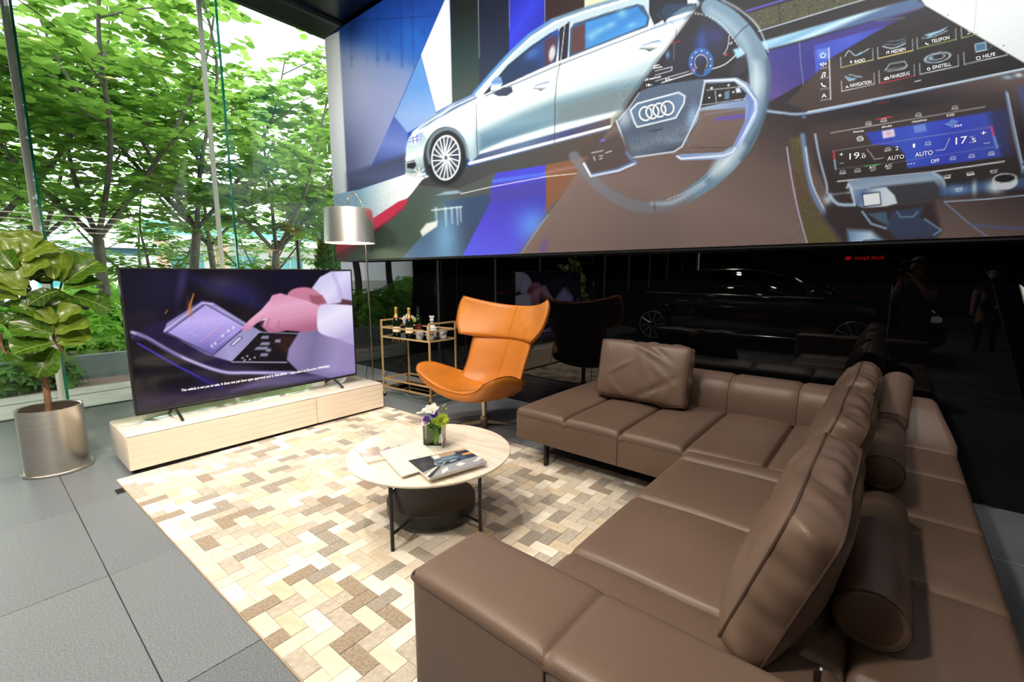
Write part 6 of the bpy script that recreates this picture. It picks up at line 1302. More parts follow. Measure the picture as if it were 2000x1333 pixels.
branch([fk, fpt(430, 1100, .03), fpt(495, 1020, .05), fpt(440, 930, .06), fpt(440, 860, .05)], (.012, .007)); branch([fk, fpt(180, 1110, -.02), fpt(30, 1020, -.05), fpt(10, 880, -.08)], (.012, .006))
branch([fk, fpt(250, 1040, -.03), fpt(190, 900, -.06), fpt(170, 700, -.1), fpt(190, 430, -.12), fpt(150, 280, -.12)], (.013, .006)); branch([fpt(440, 930, .06), fpt(410, 750, -.02), fpt(450, 620, -.08), fpt(500, 480, -.10), fpt(500, 420, -.1)], (.009, .005)); branch([fpt(190, 900, -.06), fpt(60, 830, -.1), fpt(-60, 650, -.1)], (.008, .005))
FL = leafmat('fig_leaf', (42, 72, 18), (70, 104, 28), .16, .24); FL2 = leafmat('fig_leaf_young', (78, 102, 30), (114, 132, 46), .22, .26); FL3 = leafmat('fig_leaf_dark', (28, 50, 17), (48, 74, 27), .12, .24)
for m in (FL, FL2, FL3):       # pale midrib and side veins, in the leaf's own coordinates
    t = m.node_tree; b = t.nodes['Principled BSDF']; rampo = b.inputs['Base Color'].links[0].from_socket
    tc = nd(t, 'ShaderNodeTexCoord'); sp_ = nd(t, 'ShaderNodeSeparateXYZ'); t.links.new(tc.outputs['Object'], sp_.inputs[0])
    def mth(op, a, b2=None):
        n = nd(t, 'ShaderNodeMath', operation=op)
        for i, v in enumerate((a, b2)):
            if v is None: continue
            if isinstance(v, (int, float)): n.inputs[i].default_value = v
            else: t.links.new(v, n.inputs[i])
        return n.outputs[0]
    ax = mth('ABSOLUTE', sp_.outputs[0]); mid = mth('LESS_THAN', ax, .009)
    q = mth('FRACT', mth('MULTIPLY', mth('SUBTRACT', sp_.outputs[1], mth('MULTIPLY', ax, .8)), 6.0)); side = mth('LESS_THAN', q, .05)
    fac = mth('MAXIMUM', mid, mth('MULTIPLY', side, .75)); mx = nd(t, 'ShaderNodeMix', data_type='RGBA'); t.links.new(fac, mx.inputs[0]); t.links.new(rampo, mx.inputs[6]); mx.inputs[7].default_value = (*lin((134, 150, 74)), 1); t.links.new(mx.outputs[2], b.inputs['Base Color'])
    bp = nd(t, 'ShaderNodeBump'); bp.inputs['Strength'].default_value = .5; bp.inputs['Distance'].default_value = .01; bp.invert = True; t.links.new(fac, bp.inputs['Height']); t.links.new(bp.outputs[0], b.inputs['Normal'])
def fig_leaf_mesh(cup, bend, wav, seed):
    rs = random.Random(seed); ny_, nx_ = 12, 9; V = []; ph = rs.uniform(0, 6)
    for j in range(ny_ + 1):
        y = j / ny_; w = spl(y, [(.02,), (.17,), (.22,), (.235,), (.27,), (.325,), (.345,), (.30,), (.03,)])[0]
        for i in range(nx_):
            u = -1 + 2 * i / (nx_ - 1); z = cup * w * u * u - bend * y * y + wav * abs(u) ** 2 * sin(11 * y + ph + (1.7 if u > 0 else 0)); V.append((u * w, y, z))
    F = [(j*nx_+i, j*nx_+i+1, (j+1)*nx_+i+1, (j+1)*nx_+i) for j in range(ny_) for i in range(nx_-1)]
    return to_mesh('leaf', V, F, True, 80)
FLM = {}
for mi, m in enumerate((FL, FL2, FL3)):
    for k, (cu, be, wa) in enumerate(((.45, .14, .035), (.75, .25, .045), (.3, .38, .05), (.65, -.08, .03))):
        me = fig_leaf_mesh(cu, be, wa, mi * 7 + k); me.materials.append(m); FLM[(mi, k)] = me
fl = random.Random(9)
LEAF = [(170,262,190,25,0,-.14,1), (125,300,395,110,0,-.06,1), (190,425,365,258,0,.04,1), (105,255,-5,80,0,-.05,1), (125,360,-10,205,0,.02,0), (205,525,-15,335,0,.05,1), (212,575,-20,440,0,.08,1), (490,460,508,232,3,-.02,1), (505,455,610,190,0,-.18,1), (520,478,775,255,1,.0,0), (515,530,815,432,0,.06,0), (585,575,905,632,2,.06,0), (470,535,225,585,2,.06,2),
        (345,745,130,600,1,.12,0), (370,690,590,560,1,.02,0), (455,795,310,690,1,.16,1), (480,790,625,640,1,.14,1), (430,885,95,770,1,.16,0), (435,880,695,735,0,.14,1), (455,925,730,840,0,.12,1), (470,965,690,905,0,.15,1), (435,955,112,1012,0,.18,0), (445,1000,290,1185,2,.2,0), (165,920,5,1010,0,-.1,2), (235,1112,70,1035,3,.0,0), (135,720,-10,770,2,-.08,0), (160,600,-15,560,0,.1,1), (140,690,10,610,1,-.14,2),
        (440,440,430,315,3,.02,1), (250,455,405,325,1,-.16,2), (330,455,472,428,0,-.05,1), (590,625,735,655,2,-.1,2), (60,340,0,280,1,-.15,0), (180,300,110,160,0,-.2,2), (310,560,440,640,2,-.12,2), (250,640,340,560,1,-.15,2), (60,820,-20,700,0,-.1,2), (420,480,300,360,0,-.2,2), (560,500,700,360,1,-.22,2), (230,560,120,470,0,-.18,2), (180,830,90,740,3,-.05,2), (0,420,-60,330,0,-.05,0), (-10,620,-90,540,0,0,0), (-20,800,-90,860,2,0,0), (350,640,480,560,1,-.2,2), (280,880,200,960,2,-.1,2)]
for bx0, by0, tx1, ty1, vr, dep, mi in LEAF:
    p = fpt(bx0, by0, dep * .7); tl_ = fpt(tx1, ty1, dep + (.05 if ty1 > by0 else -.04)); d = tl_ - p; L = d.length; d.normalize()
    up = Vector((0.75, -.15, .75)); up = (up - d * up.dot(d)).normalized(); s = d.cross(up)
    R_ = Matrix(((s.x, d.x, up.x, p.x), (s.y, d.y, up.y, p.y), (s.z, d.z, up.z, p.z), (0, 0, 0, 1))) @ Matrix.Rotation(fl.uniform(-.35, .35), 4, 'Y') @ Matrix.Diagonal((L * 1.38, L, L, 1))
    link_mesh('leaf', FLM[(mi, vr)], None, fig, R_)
# ================================================================== outdoors: planter hedge, trees, buildings
orng = np.random.default_rng(21)
conc = pmat('planter_concrete', (126, 138, 140), .8, var=.12, vscale=3, bump=.2, bscale=30)
struct(G().box((-8.12, -14, -.02), (-8.0, 14, .30)).build('planter_wall', conc, smooth=False), 'low grey concrete planter wall outside')
struct(G().box((-11.5, -14, -.02), (-8.12, 14, .26)).build('planter_soil', M['soil'], smooth=False), 'soil bed behind the planter wall')
HL = leafmat('hedge_leaf', (104, 150, 48), (158, 200, 84), .4, .5); HL2 = leafmat('hedge_leaf_deep', (60, 102, 36), (100, 146, 58), .3, .5)
def leaf_cloud(C0, D, N, Lg, Wd, pts):
    """merge many small leaves: C0 base points, D directions, N normals (arrays), pts = leaf outline [(u,v,h)]"""
    D = D / np.linalg.norm(D, axis=1, keepdims=True); N = N - (N * D).sum(1, keepdims=True) * D; N /= np.linalg.norm(N, axis=1, keepdims=True) + 1e-9; Sx = np.cross(D, N)
    P_ = np.array(pts); n, k = len(C0), len(P_)
    V = C0[:, None] + D[:, None] * (P_[None, :, 1:2] * Lg[:, None, None]) + Sx[:, None] * (P_[None, :, 0:1] * Wd[:, None, None]) + N[:, None] * (P_[None, :, 2:3] * Lg[:, None, None])
    return V.reshape(-1, 3)
LEAF6 = [(0, 0, 0), (.42, .22, .06), (.5, .6, .05), (.22, .96, -.02), (0, .90, -.03), (-.22, .96, -.02), (-.5, .6, .05), (-.42, .22, .06), (0, .5, -.02)]
LF = [(0, 1, 8), (1, 2, 8), (2, 3, 8), (3, 4, 8), (4, 5, 8), (5, 6, 8), (6, 7, 8), (7, 0, 8)]
NARROW = [(0, 0, 0), (.5, .35, .05), (.35, .75, .02), (0, 1, -.08), (-.35, .75, .02), (-.5, .35, .05)]; NF = [(0, 1, 2, 3), (0, 3, 4, 5)]
def merged(name, V, faces, k, m, parent):
    nl = len(V) // k; F = np.array(faces); n = F.shape[1]; allf = (F[None] + (np.arange(nl) * k)[:, None, None]).reshape(-1, n)
    me = bpy.data.meshes.new(name); me.vertices.add(len(V)); me.vertices.foreach_set('co', V.astype(np.float32).ravel()); nf = len(allf)
    me.loops.add(nf * n); me.loops.foreach_set('vertex_index', allf.astype(np.int32).ravel()); me.polygons.add(nf); me.polygons.foreach_set('loop_start', np.arange(0, nf * n, n, dtype=np.int32)); me.update(calc_edges=True)
    o = link_mesh(name, me, m, parent); o['kind'] = 'stuff'; return o
def shrub(x, y, w, d, h, z0, label, n=420, m=None, lp=.13, group='shrubs in the planter'):
    o = thing('shrub', (x, y, z0), label, 'shrub', group)
    # rosettes of 7 leaflets over a domed bush
    th = orng.uniform(0, 2 * pi, n); ph = np.arccos(orng.uniform(-.15, 1, n)); rad = orng.uniform(.65, 1.05, n)
    c = np.stack([x + np.sin(ph) * np.cos(th) * w / 2 * rad, y + np.sin(ph) * np.sin(th) * d / 2 * rad, z0 + .12 * h + .88 * h * np.cos(ph) * rad * orng.uniform(.75, 1.05, n)], 1); c[:, 2] = np.maximum(c[:, 2], z0 + .03)
    out = np.stack([np.sin(ph) * np.cos(th), np.sin(ph) * np.sin(th), np.cos(ph) * .8 + .5], 1); out /= np.linalg.norm(out, axis=1, keepdims=True)
    a = np.cross(out, np.array([0, 0, 1.0]) + orng.normal(0, .2, (n, 3))); a /= np.linalg.norm(a, axis=1, keepdims=True); b = np.cross(out, a); Cs, Ds, Ns = [], [], []
    for k in range(6):
        t_ = 2 * pi * k / 6 + orng.uniform(-.2, .2, n); Ds.append(a * np.cos(t_)[:, None] + b * np.sin(t_)[:, None] + out * orng.uniform(-.25, .3, n)[:, None]); Cs.append(c); Ns.append(out)
    C0 = np.concatenate(Cs); Dd = np.concatenate(Ds); Nn = np.concatenate(Ns); L_ = orng.uniform(.6, 1.1, len(C0)) * lp
    merged('foliage', leaf_cloud(C0, Dd, Nn, L_, L_ * .42, NARROW), NF, 6, m or HL, o)
    for k in range(5):
        t_ = k * 1.26; G().tube([(x + .05 * cos(t_), y + .05 * sin(t_), z0 - .02), (x + w * .25 * cos(t_), y + d * .25 * sin(t_), z0 + h * .6)], .012, 5).build('stem', M['bark'], o)
    return o
sy = [-1.2, -.4, .4, 1.15, 1.95, 2.8, 3.7]
sl = ['leafy green shrub left of the fig', 'leafy shrub directly behind the fig pot', 'bright green shrub behind the fig leaves', 'bright green shrub between fig and television', 'bright green shrub behind the left television edge', 'green shrub hidden behind the television', 'green shrub behind the right half of the television']
for k, (y, l) in enumerate(zip(sy, sl)):
    shrub(-8.84, y, 1.25, 1.05, .80 + .08 * (k % 2), .24, l, 520, HL); 
for k, y in enumerate((-.7, .8, 2.3)): shrub(-9.6, y, 1.1, 1.5, .80, .24, ['deep green shrub in the second row, left', 'deep green shrub in the second row behind the fig', 'deep green shrub in the second row behind the television'][k], 420, HL2)
for k, y in enumerate((-.25, .22, .62)): shrub(-7.70, y, .42, .5, .42, 0, ['low dark ground plant at the far left below the fig', 'low dark ground plant left of the steel planter', 'low dark ground plant behind the fig trunk'][k], 90, HL2, .11, 'low plants in front of the planter wall')
proto_sh = shrub(-9.0, -2.4, 1.5, 1.6, .85, .24, 'shrub in the planter row beyond the picture edge', 420, HL)
for y in (-3.9, -5.4, -6.9, -8.4, 4.9, 6.2): 
    c_ = copy_tree(proto_sh, Matrix.Translation((-9.0, y, .24)))
# ---- trees
BK = pmat('grey_bark', (104, 96, 86), .85, var=.3, vscale=14, bump=.5, bscale=30, stretch=(1, 1, .4))
TL = leafmat('tree_leaf', (96, 134, 46), (138, 170, 76), .5, .5); TL2 = leafmat('tree_leaf_deep', (74, 110, 40), (110, 146, 60), .45, .5)  # second material is a deeper green for alternate leaves
def gen_tree(x, y, seed, height=6.6, spread=2.3, fork=1.9, lean=(0, 0), ntw=(8, 9)):
    r = np.random.default_rng(seed); segs = []; LC, LD, LN = [], [], []
    base = np.array([x, y, .2]); top = base + np.array([lean[0], lean[1], fork]); segs.append(('trunk', crs([base, base * .5 + top * .5 + np.array([r.uniform(-.1, .1), r.uniform(-.1, .1), 0]), top], 5), .095, .07))
    nl = 4
    for a in range(nl):
        t_ = 2 * pi * a / nl + r.uniform(-.4, .4); L = (height - fork) * r.uniform(.62, .8); hd = np.array([cos(t_), sin(t_), 0])
        p1 = top + hd * spread * .35 + np.array([0, 0, L * .35]); p2 = top + hd * spread * .6 + np.array([r.uniform(-.2, .2), r.uniform(-.2, .2), L * .75]); p3 = top + hd * spread * .75 + np.array([0, 0, L * 1.1]); limb = crs([top, p1, p2, p3], 6); segs.append(('limb', limb, .045, .012))
        for b in range(ntw[0]):
            f = .14 + .84 * (b + r.uniform(0, .6)) / ntw[0]; q = np.array(limb[min(len(limb) - 1, int(f * (len(limb) - 1)))]); t2 = r.uniform(0, 2 * pi); d = np.array([cos(t2), sin(t2), r.uniform(-.15, .55)]); Lb = r.uniform(.8, 1.7) * spread / 2.2
            e = q + d * Lb; br = crs([q, q * .5 + e * .5 + np.array([0, 0, .14]), e], 4); segs.append(('bough', br, .013, .005))
            for c in range(ntw[1]):
                g = .2 + .8 * (c + r.uniform(0, .8)) / ntw[1]; w0 = np.array(br[min(len(br) - 1, int(g * (len(br) - 1)))]); t3 = r.uniform(0, 2 * pi); dd = np.array([cos(t3), sin(t3), r.uniform(-.25, .7)]); dd /= np.linalg.norm(dd); Lt = r.uniform(.45, .85); k = int(r.integers(9, 15))
                side = np.cross(dd, [0, 0, 1]); side /= np.linalg.norm(side) + 1e-9
                for m_ in range(k):
                    s = (m_ + .5) / k; LC.append(w0 + dd * Lt * s - np.array([0, 0, .18 * s * s])); sg = 1 if m_ % 2 else -1; LD.append(side * sg + dd * .5 + np.array([0, 0, r.uniform(-.45, .15)])); LN.append(np.array([r.uniform(-.4, .4), r.uniform(-.4, .4), 1.0]))
    LC, LD, LN = np.array(LC), np.array(LD), np.array(LN); k = LC[:, 0] < -6.75
    segs = [(a_, [np.array([min(p[0], -6.9), p[1], p[2]]) for p in b_], c_, d_) for a_, b_, c_, d_ in segs]
    return segs, LC[k], LD[k], LN[k]
leaf_var = []
for k in range(3):
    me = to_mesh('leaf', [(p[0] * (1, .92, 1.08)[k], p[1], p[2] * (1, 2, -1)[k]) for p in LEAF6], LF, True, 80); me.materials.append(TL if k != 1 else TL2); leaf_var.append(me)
def make_tree(x, y, seed, label, near=True, group='trees beyond the hedge', **kw):
    segs, LC, LD, LN = gen_tree(x, y, seed, **kw); o = thing('tree', (x, y, .2), label, 'tree', group)
    tw = G()
    for nm, pts, r0, r1 in segs:
        g = G().tube(pts, list(np.linspace(r0, r1, len(pts))), 9 if nm == 'trunk' else 6)
        if nm == 'bough': tw.add(g.v, g.f)
        else: g.build('trunk' if nm == 'trunk' else 'limb', BK, o)
    tw.build('twigs', BK, o, kind='stuff')
    r = np.random.default_rng(seed + 99); L_ = r.uniform(.115, .18, len(LC)); single = np.zeros(len(LC), bool)
    if near:
        px, py = to_px(LC); vis = (px > 0) & (px < 640) & (py > 0) & (py < 520); dist = np.linalg.norm(LC - np.array([0, 0, CAM_H]), axis=1) + np.where(vis, 0, 100); idx = np.argsort(dist)[:300]; single[idx] = True
        for i in idx:
            d = Vector(LD[i]).normalized(); up = Vector(LN[i]); up = (up - d * up.dot(d)).normalized(); s = d.cross(up); l = float(L_[i]); p = LC[i]
            link_mesh('leaf', leaf_var[i % 3], None, o, Matrix(((s.x * l, d.x * l, up.x * l, p[0]), (s.y * l, d.y * l, up.y * l, p[1]), (s.z * l, d.z * l, up.z * l, p[2]), (0, 0, 0, 1))))
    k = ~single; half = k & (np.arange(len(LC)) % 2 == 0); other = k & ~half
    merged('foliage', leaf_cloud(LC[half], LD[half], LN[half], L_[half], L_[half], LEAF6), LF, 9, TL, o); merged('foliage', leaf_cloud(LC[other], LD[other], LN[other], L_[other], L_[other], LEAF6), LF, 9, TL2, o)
    return o
make_tree(-9.7, 1.60, 31, 'tree with a straight grey trunk between fig and television', height=6.8, spread=2.6, fork=1.7, lean=(-.05, -.12))
make_tree(-10.4, 2.75, 32, 'tree forking above the left half of the television', height=6.6, spread=2.5, fork=2.0, lean=(.1, .25))
make_tree(-10.1, 4.15, 33, 'tree with twin stems behind the middle of the television', height=6.0, spread=2.3, fork=1.6, lean=(0, .2))
make_tree(-9.8, 0.15, 34, 'tree at the far left with a dark leaning trunk', height=6.6, spread=2.6, fork=1.8, lean=(-.2, .2))
make_tree(-11.0, 5.9, 35, 'tree beside the left edge of the mural', height=6.0, spread=2.3, fork=1.9)
make_tree(-13.6, 1.2, 36, 'farther tree seen through the gaps behind the fig', near=False, group='background trees', height=6.4, spread=2.6, ntw=(7, 8))
make_tree(-14.2, 4.4, 37, 'farther tree seen through the gaps above the television', near=False, group='background trees', height=6.4, spread=2.8, ntw=(7, 8))
make_tree(-14.5, 8.2, 38, 'farther tree right behind the lamp shade', near=False, group='background trees', height=6.0, spread=2.6, ntw=(7, 8))
for k, (x, y) in enumerate(((-16.5, .2), (-16.0, 3.4), (-17.0, 6.8), (-16.5, 10.4))):
    make_tree(x, y, 50 + k, ['low bushy tree far behind the fig', 'low bushy tree far behind the straight trunk', 'low bushy tree far behind the television', 'low bushy tree far behind the lamp shade'][k], near=False, group='low background trees', height=3.9, spread=2.4, fork=.7, ntw=(7, 8))
pt = make_tree(-12.2, -7.6, 39, 'tree of the row beyond the left picture edge', near=False, group='background trees', height=6.6, spread=2.5)
for x, y, a in ((-14.5, -11.0, 1.2),):
    copy_tree(pt, Matrix.Translation((x, y, .2)) @ Matrix.Rotation(a, 4, 'Z'))
# conifer near the mural edge
cf = thing('conifer', (-9.0, 4.95, .24), 'small dense dark green conifer below the lamp shade', 'tree')
n = 2600; hgt = orng.uniform(0, 1, n) ** .8; tt = orng.uniform(0, 2 * pi, n); rad = .62 * (1 - hgt * .82) * orng.uniform(.6, 1, n)
c = np.stack([-9.0 + rad * np.cos(tt), 4.95 + rad * np.sin(tt), .3 + hgt * 1.75], 1); D = np.stack([np.cos(tt), np.sin(tt), orng.uniform(.3, 1.2, n)], 1); N = np.stack([np.cos(tt) * .3, np.sin(tt) * .3, np.ones(n)], 1) + orng.normal(0, .3, (n, 3))
merged('foliage', leaf_cloud(c, D, N, orng.uniform(.08, .15, n), orng.uniform(.02, .045, n), NARROW), NF, 6, leafmat('conifer_leaf', (44, 80, 40), (78, 116, 56), .2, .6), cf); G().tube([(-9.0, 4.95, .2), (-9.0, 4.95, 1.7)], .04, 7).build('trunk', BK, cf)
# ---- buildings far behind
bw = pmat('white_render', (228, 230, 228), .7, var=.04, vscale=.6); pk = pmat('terracotta_column', (196, 150, 130), .8, var=.06); teal = pmat('teal_glass', (92, 168, 170), .15, spec=.6, var=.12, vscale=.8); rail = pmat('turquoise_rail', (120, 196, 200), .4, var=.05)
bd = thing('building', (-30, 16, 0), 'white building with terracotta columns and teal windows behind the trees', 'building')
G().box((-34, 6, -.02), (-30, 30, 4.2)).build('wall', bw, bd, smooth=False)
for k in range(1): G().box((-30, 6, 3.0 + 3.0 * k), (-28.4, 30, 3.35 + 3.0 * k)).build('balcony_slab', bw, bd, smooth=False); G().box((-28.5, 6, 3.35 + 3.0 * k), (-28.4, 30, 4.0 + 3.0 * k)).build('balcony_rail', rail, bd, smooth=False)
for k in range(9): G().box((-28.9, 6.4 + 2.8 * k, 0), (-28.4, 6.9 + 2.8 * k, 3.35)).build('column', pk, bd, smooth=False)
for f in range(1):
    for k in range(8):
        y0 = 7.3 + 2.8 * k; w = G().box((-30.0, y0, .6 + 3.0 * f), (-29.94, y0 + 1.7, 2.5 + 3.0 * f)).build('window', bw, bd, smooth=False)
        for s in range(2): G().box((-29.94, y0 + .08 + .8 * s, .68 + 3 * f), (-29.90, y0 + .80 + .8 * s, 2.42 + 3 * f)).build('pane', teal, w, smooth=False)
b2 = thing('building', (-33, 0, 0), 'low white pavilion with blue gabled roof left of the straight trunk', 'building')
G().box((-36, -1.1, -.02), (-33, 5.4, 2.7)).build('wall', bw, b2, smooth=False); G().add([(-37, -1.6, 2.7), (-32.3, -1.6, 2.7), (-32.3, 5.9, 2.7), (-37, 5.9, 2.7), (-34.6, -.4, 4.6), (-34.6, 4.7, 4.6)], [(0, 1, 4), (1, 2, 5, 4), (2, 3, 5), (3, 0, 4, 5), (3, 2, 1, 0)]).build('roof', pmat('pale_blue_roof', (196, 212, 222), .6, var=.06), b2, smooth=False)
for k in range(4): y0 = -.5 + 1.5 * k; w = G().box((-33.0, y0, .7), (-32.95, y0 + 1.0, 2.1)).build('window', rail, b2, smooth=False); G().box((-32.95, y0 + .08, .78), (-32.92, y0 + .92, 2.02)).build('pane', teal, w, smooth=False)
gz = thing('gazebo', (-22, 3.1, 0), 'small white open gazebo with blue beam beside the straight trunk', 'gazebo')
for dx, dy in ((0, 0), (0, 1.8), (-2, 0), (-2, 1.8)): G().box((-22 + dx - .07, 3.1 + dy - .07, 0), (-22 + dx + .07, 3.1 + dy + .07, 2.1)).build('post', bw, gz, smooth=False)
G().box((-24.2, 2.9, 2.1), (-21.8, 5.1, 2.3)).build('beam', pmat('blue_beam', (70, 100, 120), .6, var=.1), gz, smooth=False); G().add([(-24.4, 2.7, 2.3), (-21.6, 2.7, 2.3), (-21.6, 5.3, 2.3), (-24.4, 5.3, 2.3), (-23, 4.0, 3.3)], [(0, 1, 4), (1, 2, 4), (2, 3, 4), (3, 0, 4), (3, 2, 1, 0)]).build('roof', bw, gz, smooth=False)
lp_ = thing('street_lamp', (-13.0, 6.2, 0), 'dark street lamp post behind the trees left of the mural', 'street lamp'); G().tube([(-13, 6.2, -.02), (-13, 6.2, 3.6)], .05, 10).build('pole', M['black_metal'], lp_); G().lathe([(.02, 0), (.16, .05), (.16, .12), (.03, .3)], 14, (-13, 6.2, 3.6)).build('lantern', M['white'], lp_)
# ================================================================== things seen only as reflections: black sedan, people, sign, LED frames
CX_, CYn = -4.62, -1.36          # rear x, near-side y
paint = pmat('black_car_paint', (5, 5, 6), .12, spec=.5, coat=1.0, coat_rough=.02, var=.1); cglass = pmat('tinted_car_glass', (6, 7, 8), .02, spec=.6, var=.1); tyre = pmat('tyre', (12, 12, 12), .8, var=.1)
car = thing('car', (CX_ + 2.65, CYn - .97, 0), 'black four-door sedan with chrome window trim parked behind the camera', 'car')
HW = .97; yc = CYn - HW
def loft(st, prof, name, m, cap=True):
    g = G(); n = None; V = []; rows = []
    for s_ in st:
        pts = prof(*s_); n = len(pts); V += [(CX_ + s_[0], yc + p[0], p[1]) for p in pts]
    F = []
    for i in range(len(st) - 1):
        for k in range(n): F.append((i*n+k, i*n+(k+1) % n, (i+1)*n+(k+1) % n, (i+1)*n+k))
    F += [tuple(range(n)), tuple((len(st)-1)*n+k for k in range(n - 1, -1, -1))]
    return g.add(V, F).build(name, m, car, ang=35)
def low(x, zb, zbelt, zt, hw):
    h = [(hw * .90, zb), (hw * .985, zb + .10), (hw, .55 if zbelt > .7 else (zb + zbelt) / 2), (hw * .985, zbelt - .09), (hw * .94, zbelt), (hw * .70, zt - .008), (hw * .30, zt)]
    return h + [(-a, b) for a, b in reversed(h)]
st = [(0.0, .42, .84, .86, .84), (.06, .34, .93, .96, .90), (.25, .28, .98, 1.03, .945), (.6, .24, .985, 1.06, .965), (1.2, .22, .985, 1.06, .97), (2.2, .21, .975, 1.05, .97), (3.2, .21, .965, 1.03, .97), (3.85, .22, .95, 1.0, .965), (4.3, .22, .92, .965, .955), (4.8, .23, .85, .885, .93), (5.12, .26, .74, .77, .88), (5.28, .34, .60, .63, .78)]
loft(st, low, 'body', paint)
def green_(x, zb, zt, wb, wt):
    h = [(wb, zb), (wb * .72 + wt * .28, zb + (zt - zb) * .35), (wt * 1.06, zb + (zt - zb) * .72), (wt * .94, zt - .03), (wt * .6, zt)]
    return h + [(-a, b) for a, b in reversed(h)]
gs = [(.62, .98, 1.02, .80, .70), (.95, .98, 1.20, .87, .68), (1.35, .98, 1.36, .90, .66), (1.9, .97, 1.47, .90, .65), (2.4, .97, 1.495, .90, .65), (2.9, .965, 1.46, .90, .65), (3.3, .96, 1.34, .89, .66), (3.7, .95, 1.14, .87, .68), (4.0, .94, .98, .82, .70)]
loft(gs, green_, 'greenhouse', cglass)
rs_ = [(1.32, 1.34, 1.367, .665, .655), (1.9, 1.43, 1.477, .685, .655), (2.4, 1.455, 1.502, .685, .655), (2.95, 1.42, 1.455, .685, .655)]
loft(rs_, lambda x, zb, zt, wb, wt: [(wb, zb), (wt * .94, zt - .025), (wt * .6, zt + .004), (-wt * .6, zt + .004), (-wt * .94, zt - .025), (-wb, zb)], 'roof', paint)
chr_ = pmat('car_chrome', (235, 235, 235), .12, 1.0, var=.02)
for s in (1, -1):
    Yt = lambda w: yc + s * w
    G().tube(crs([(CX_ + .80, Yt(.885), 1.01), (CX_ + 1.05, Yt(.80), 1.20), (CX_ + 1.45, Yt(.725), 1.345), (CX_ + 2.0, Yt(.705), 1.425), (CX_ + 2.6, Yt(.705), 1.43), (CX_ + 3.1, Yt(.73), 1.34), (CX_ + 3.5, Yt(.81), 1.17), (CX_ + 3.78, Yt(.895), 1.0)], 6), .009, 6).build('window_trim', chr_, car)
    G().tube([(CX_ + .80, Yt(.925), .995), (CX_ + 2.2, Yt(.925), .985), (CX_ + 3.78, Yt(.915), .965)], .009, 6).build('window_trim', chr_, car)
    G().tube([(CX_ + .9, Yt(.975), .30), (CX_ + 2.2, Yt(.985), .285), (CX_ + 4.0, Yt(.975), .29)], .010, 6).build('sill_trim', chr_, car)
    for hx_ in (1.55, 2.72): rb('door_handle', (CX_ + hx_ - .11, min(Yt(.955), Yt(.995)), .845), (CX_ + hx_ + .11, max(Yt(.955), Yt(.995)), .868), chr_, car, r=.008)
    G().tube([(CX_ + .40, Yt(.965), .80), (CX_ + 2.2, Yt(.976), .775), (CX_ + 4.2, Yt(.962), .74)], .006, 6).build('body_crease', paint, car)
    rb('tail_light', (CX_ - .004, min(Yt(.55), Yt(.90)), .84), (CX_ + .14, max(Yt(.55), Yt(.90)), .90), pmat('tail_light_red', (160, 10, 16), .2, emit=(255, 30, 36), estr=3.0), car, r=.02)
    rb('headlight', (CX_ + 5.0, min(Yt(.60), Yt(.91)), .66), (CX_ + 5.2, max(Yt(.60), Yt(.91)), .74), pmat('headlight', (220, 224, 230), .05, trans=.4, emit=(230, 240, 255), estr=.5), car, r=.03)
    G().add(*rbox((CX_ + 3.55, min(Yt(.98), Yt(1.14)), .98), (CX_ + 3.78, max(Yt(.98), Yt(1.14)), 1.10), .05, 3)).build('mirror', paint, car)
    for wx in (.98, 4.22):
        w = G().tube([(CX_ + wx, Yt(.985), .36), (CX_ + wx, Yt(.76), .36)], .36, 36).build('wheel', tyre, car)
        G().tube([(CX_ + wx, Yt(.990), .36), (CX_ + wx, Yt(.975), .36)], .268, 36).build('rim_dish', pmat('rim_dark', (60, 62, 66), .3, .8, var=.05), w)
        for k in range(10):
            a = 2 * pi * k / 10; G().tube([(CX_ + wx + .05 * cos(a), Yt(.998), .36 + .05 * sin(a)), (CX_ + wx + .26 * cos(a + .12), Yt(.994), .36 + .26 * sin(a + .12))], .013, 5).build('spoke', M['steel'], w)
        G().tube([(CX_ + wx + .262 * cos(a), Yt(.993), .36 + .262 * sin(a)) for a in np.linspace(0, 2 * pi, 32, endpoint=False)], .010, 6, closed=True).build('rim_ring', M['steel'], w)
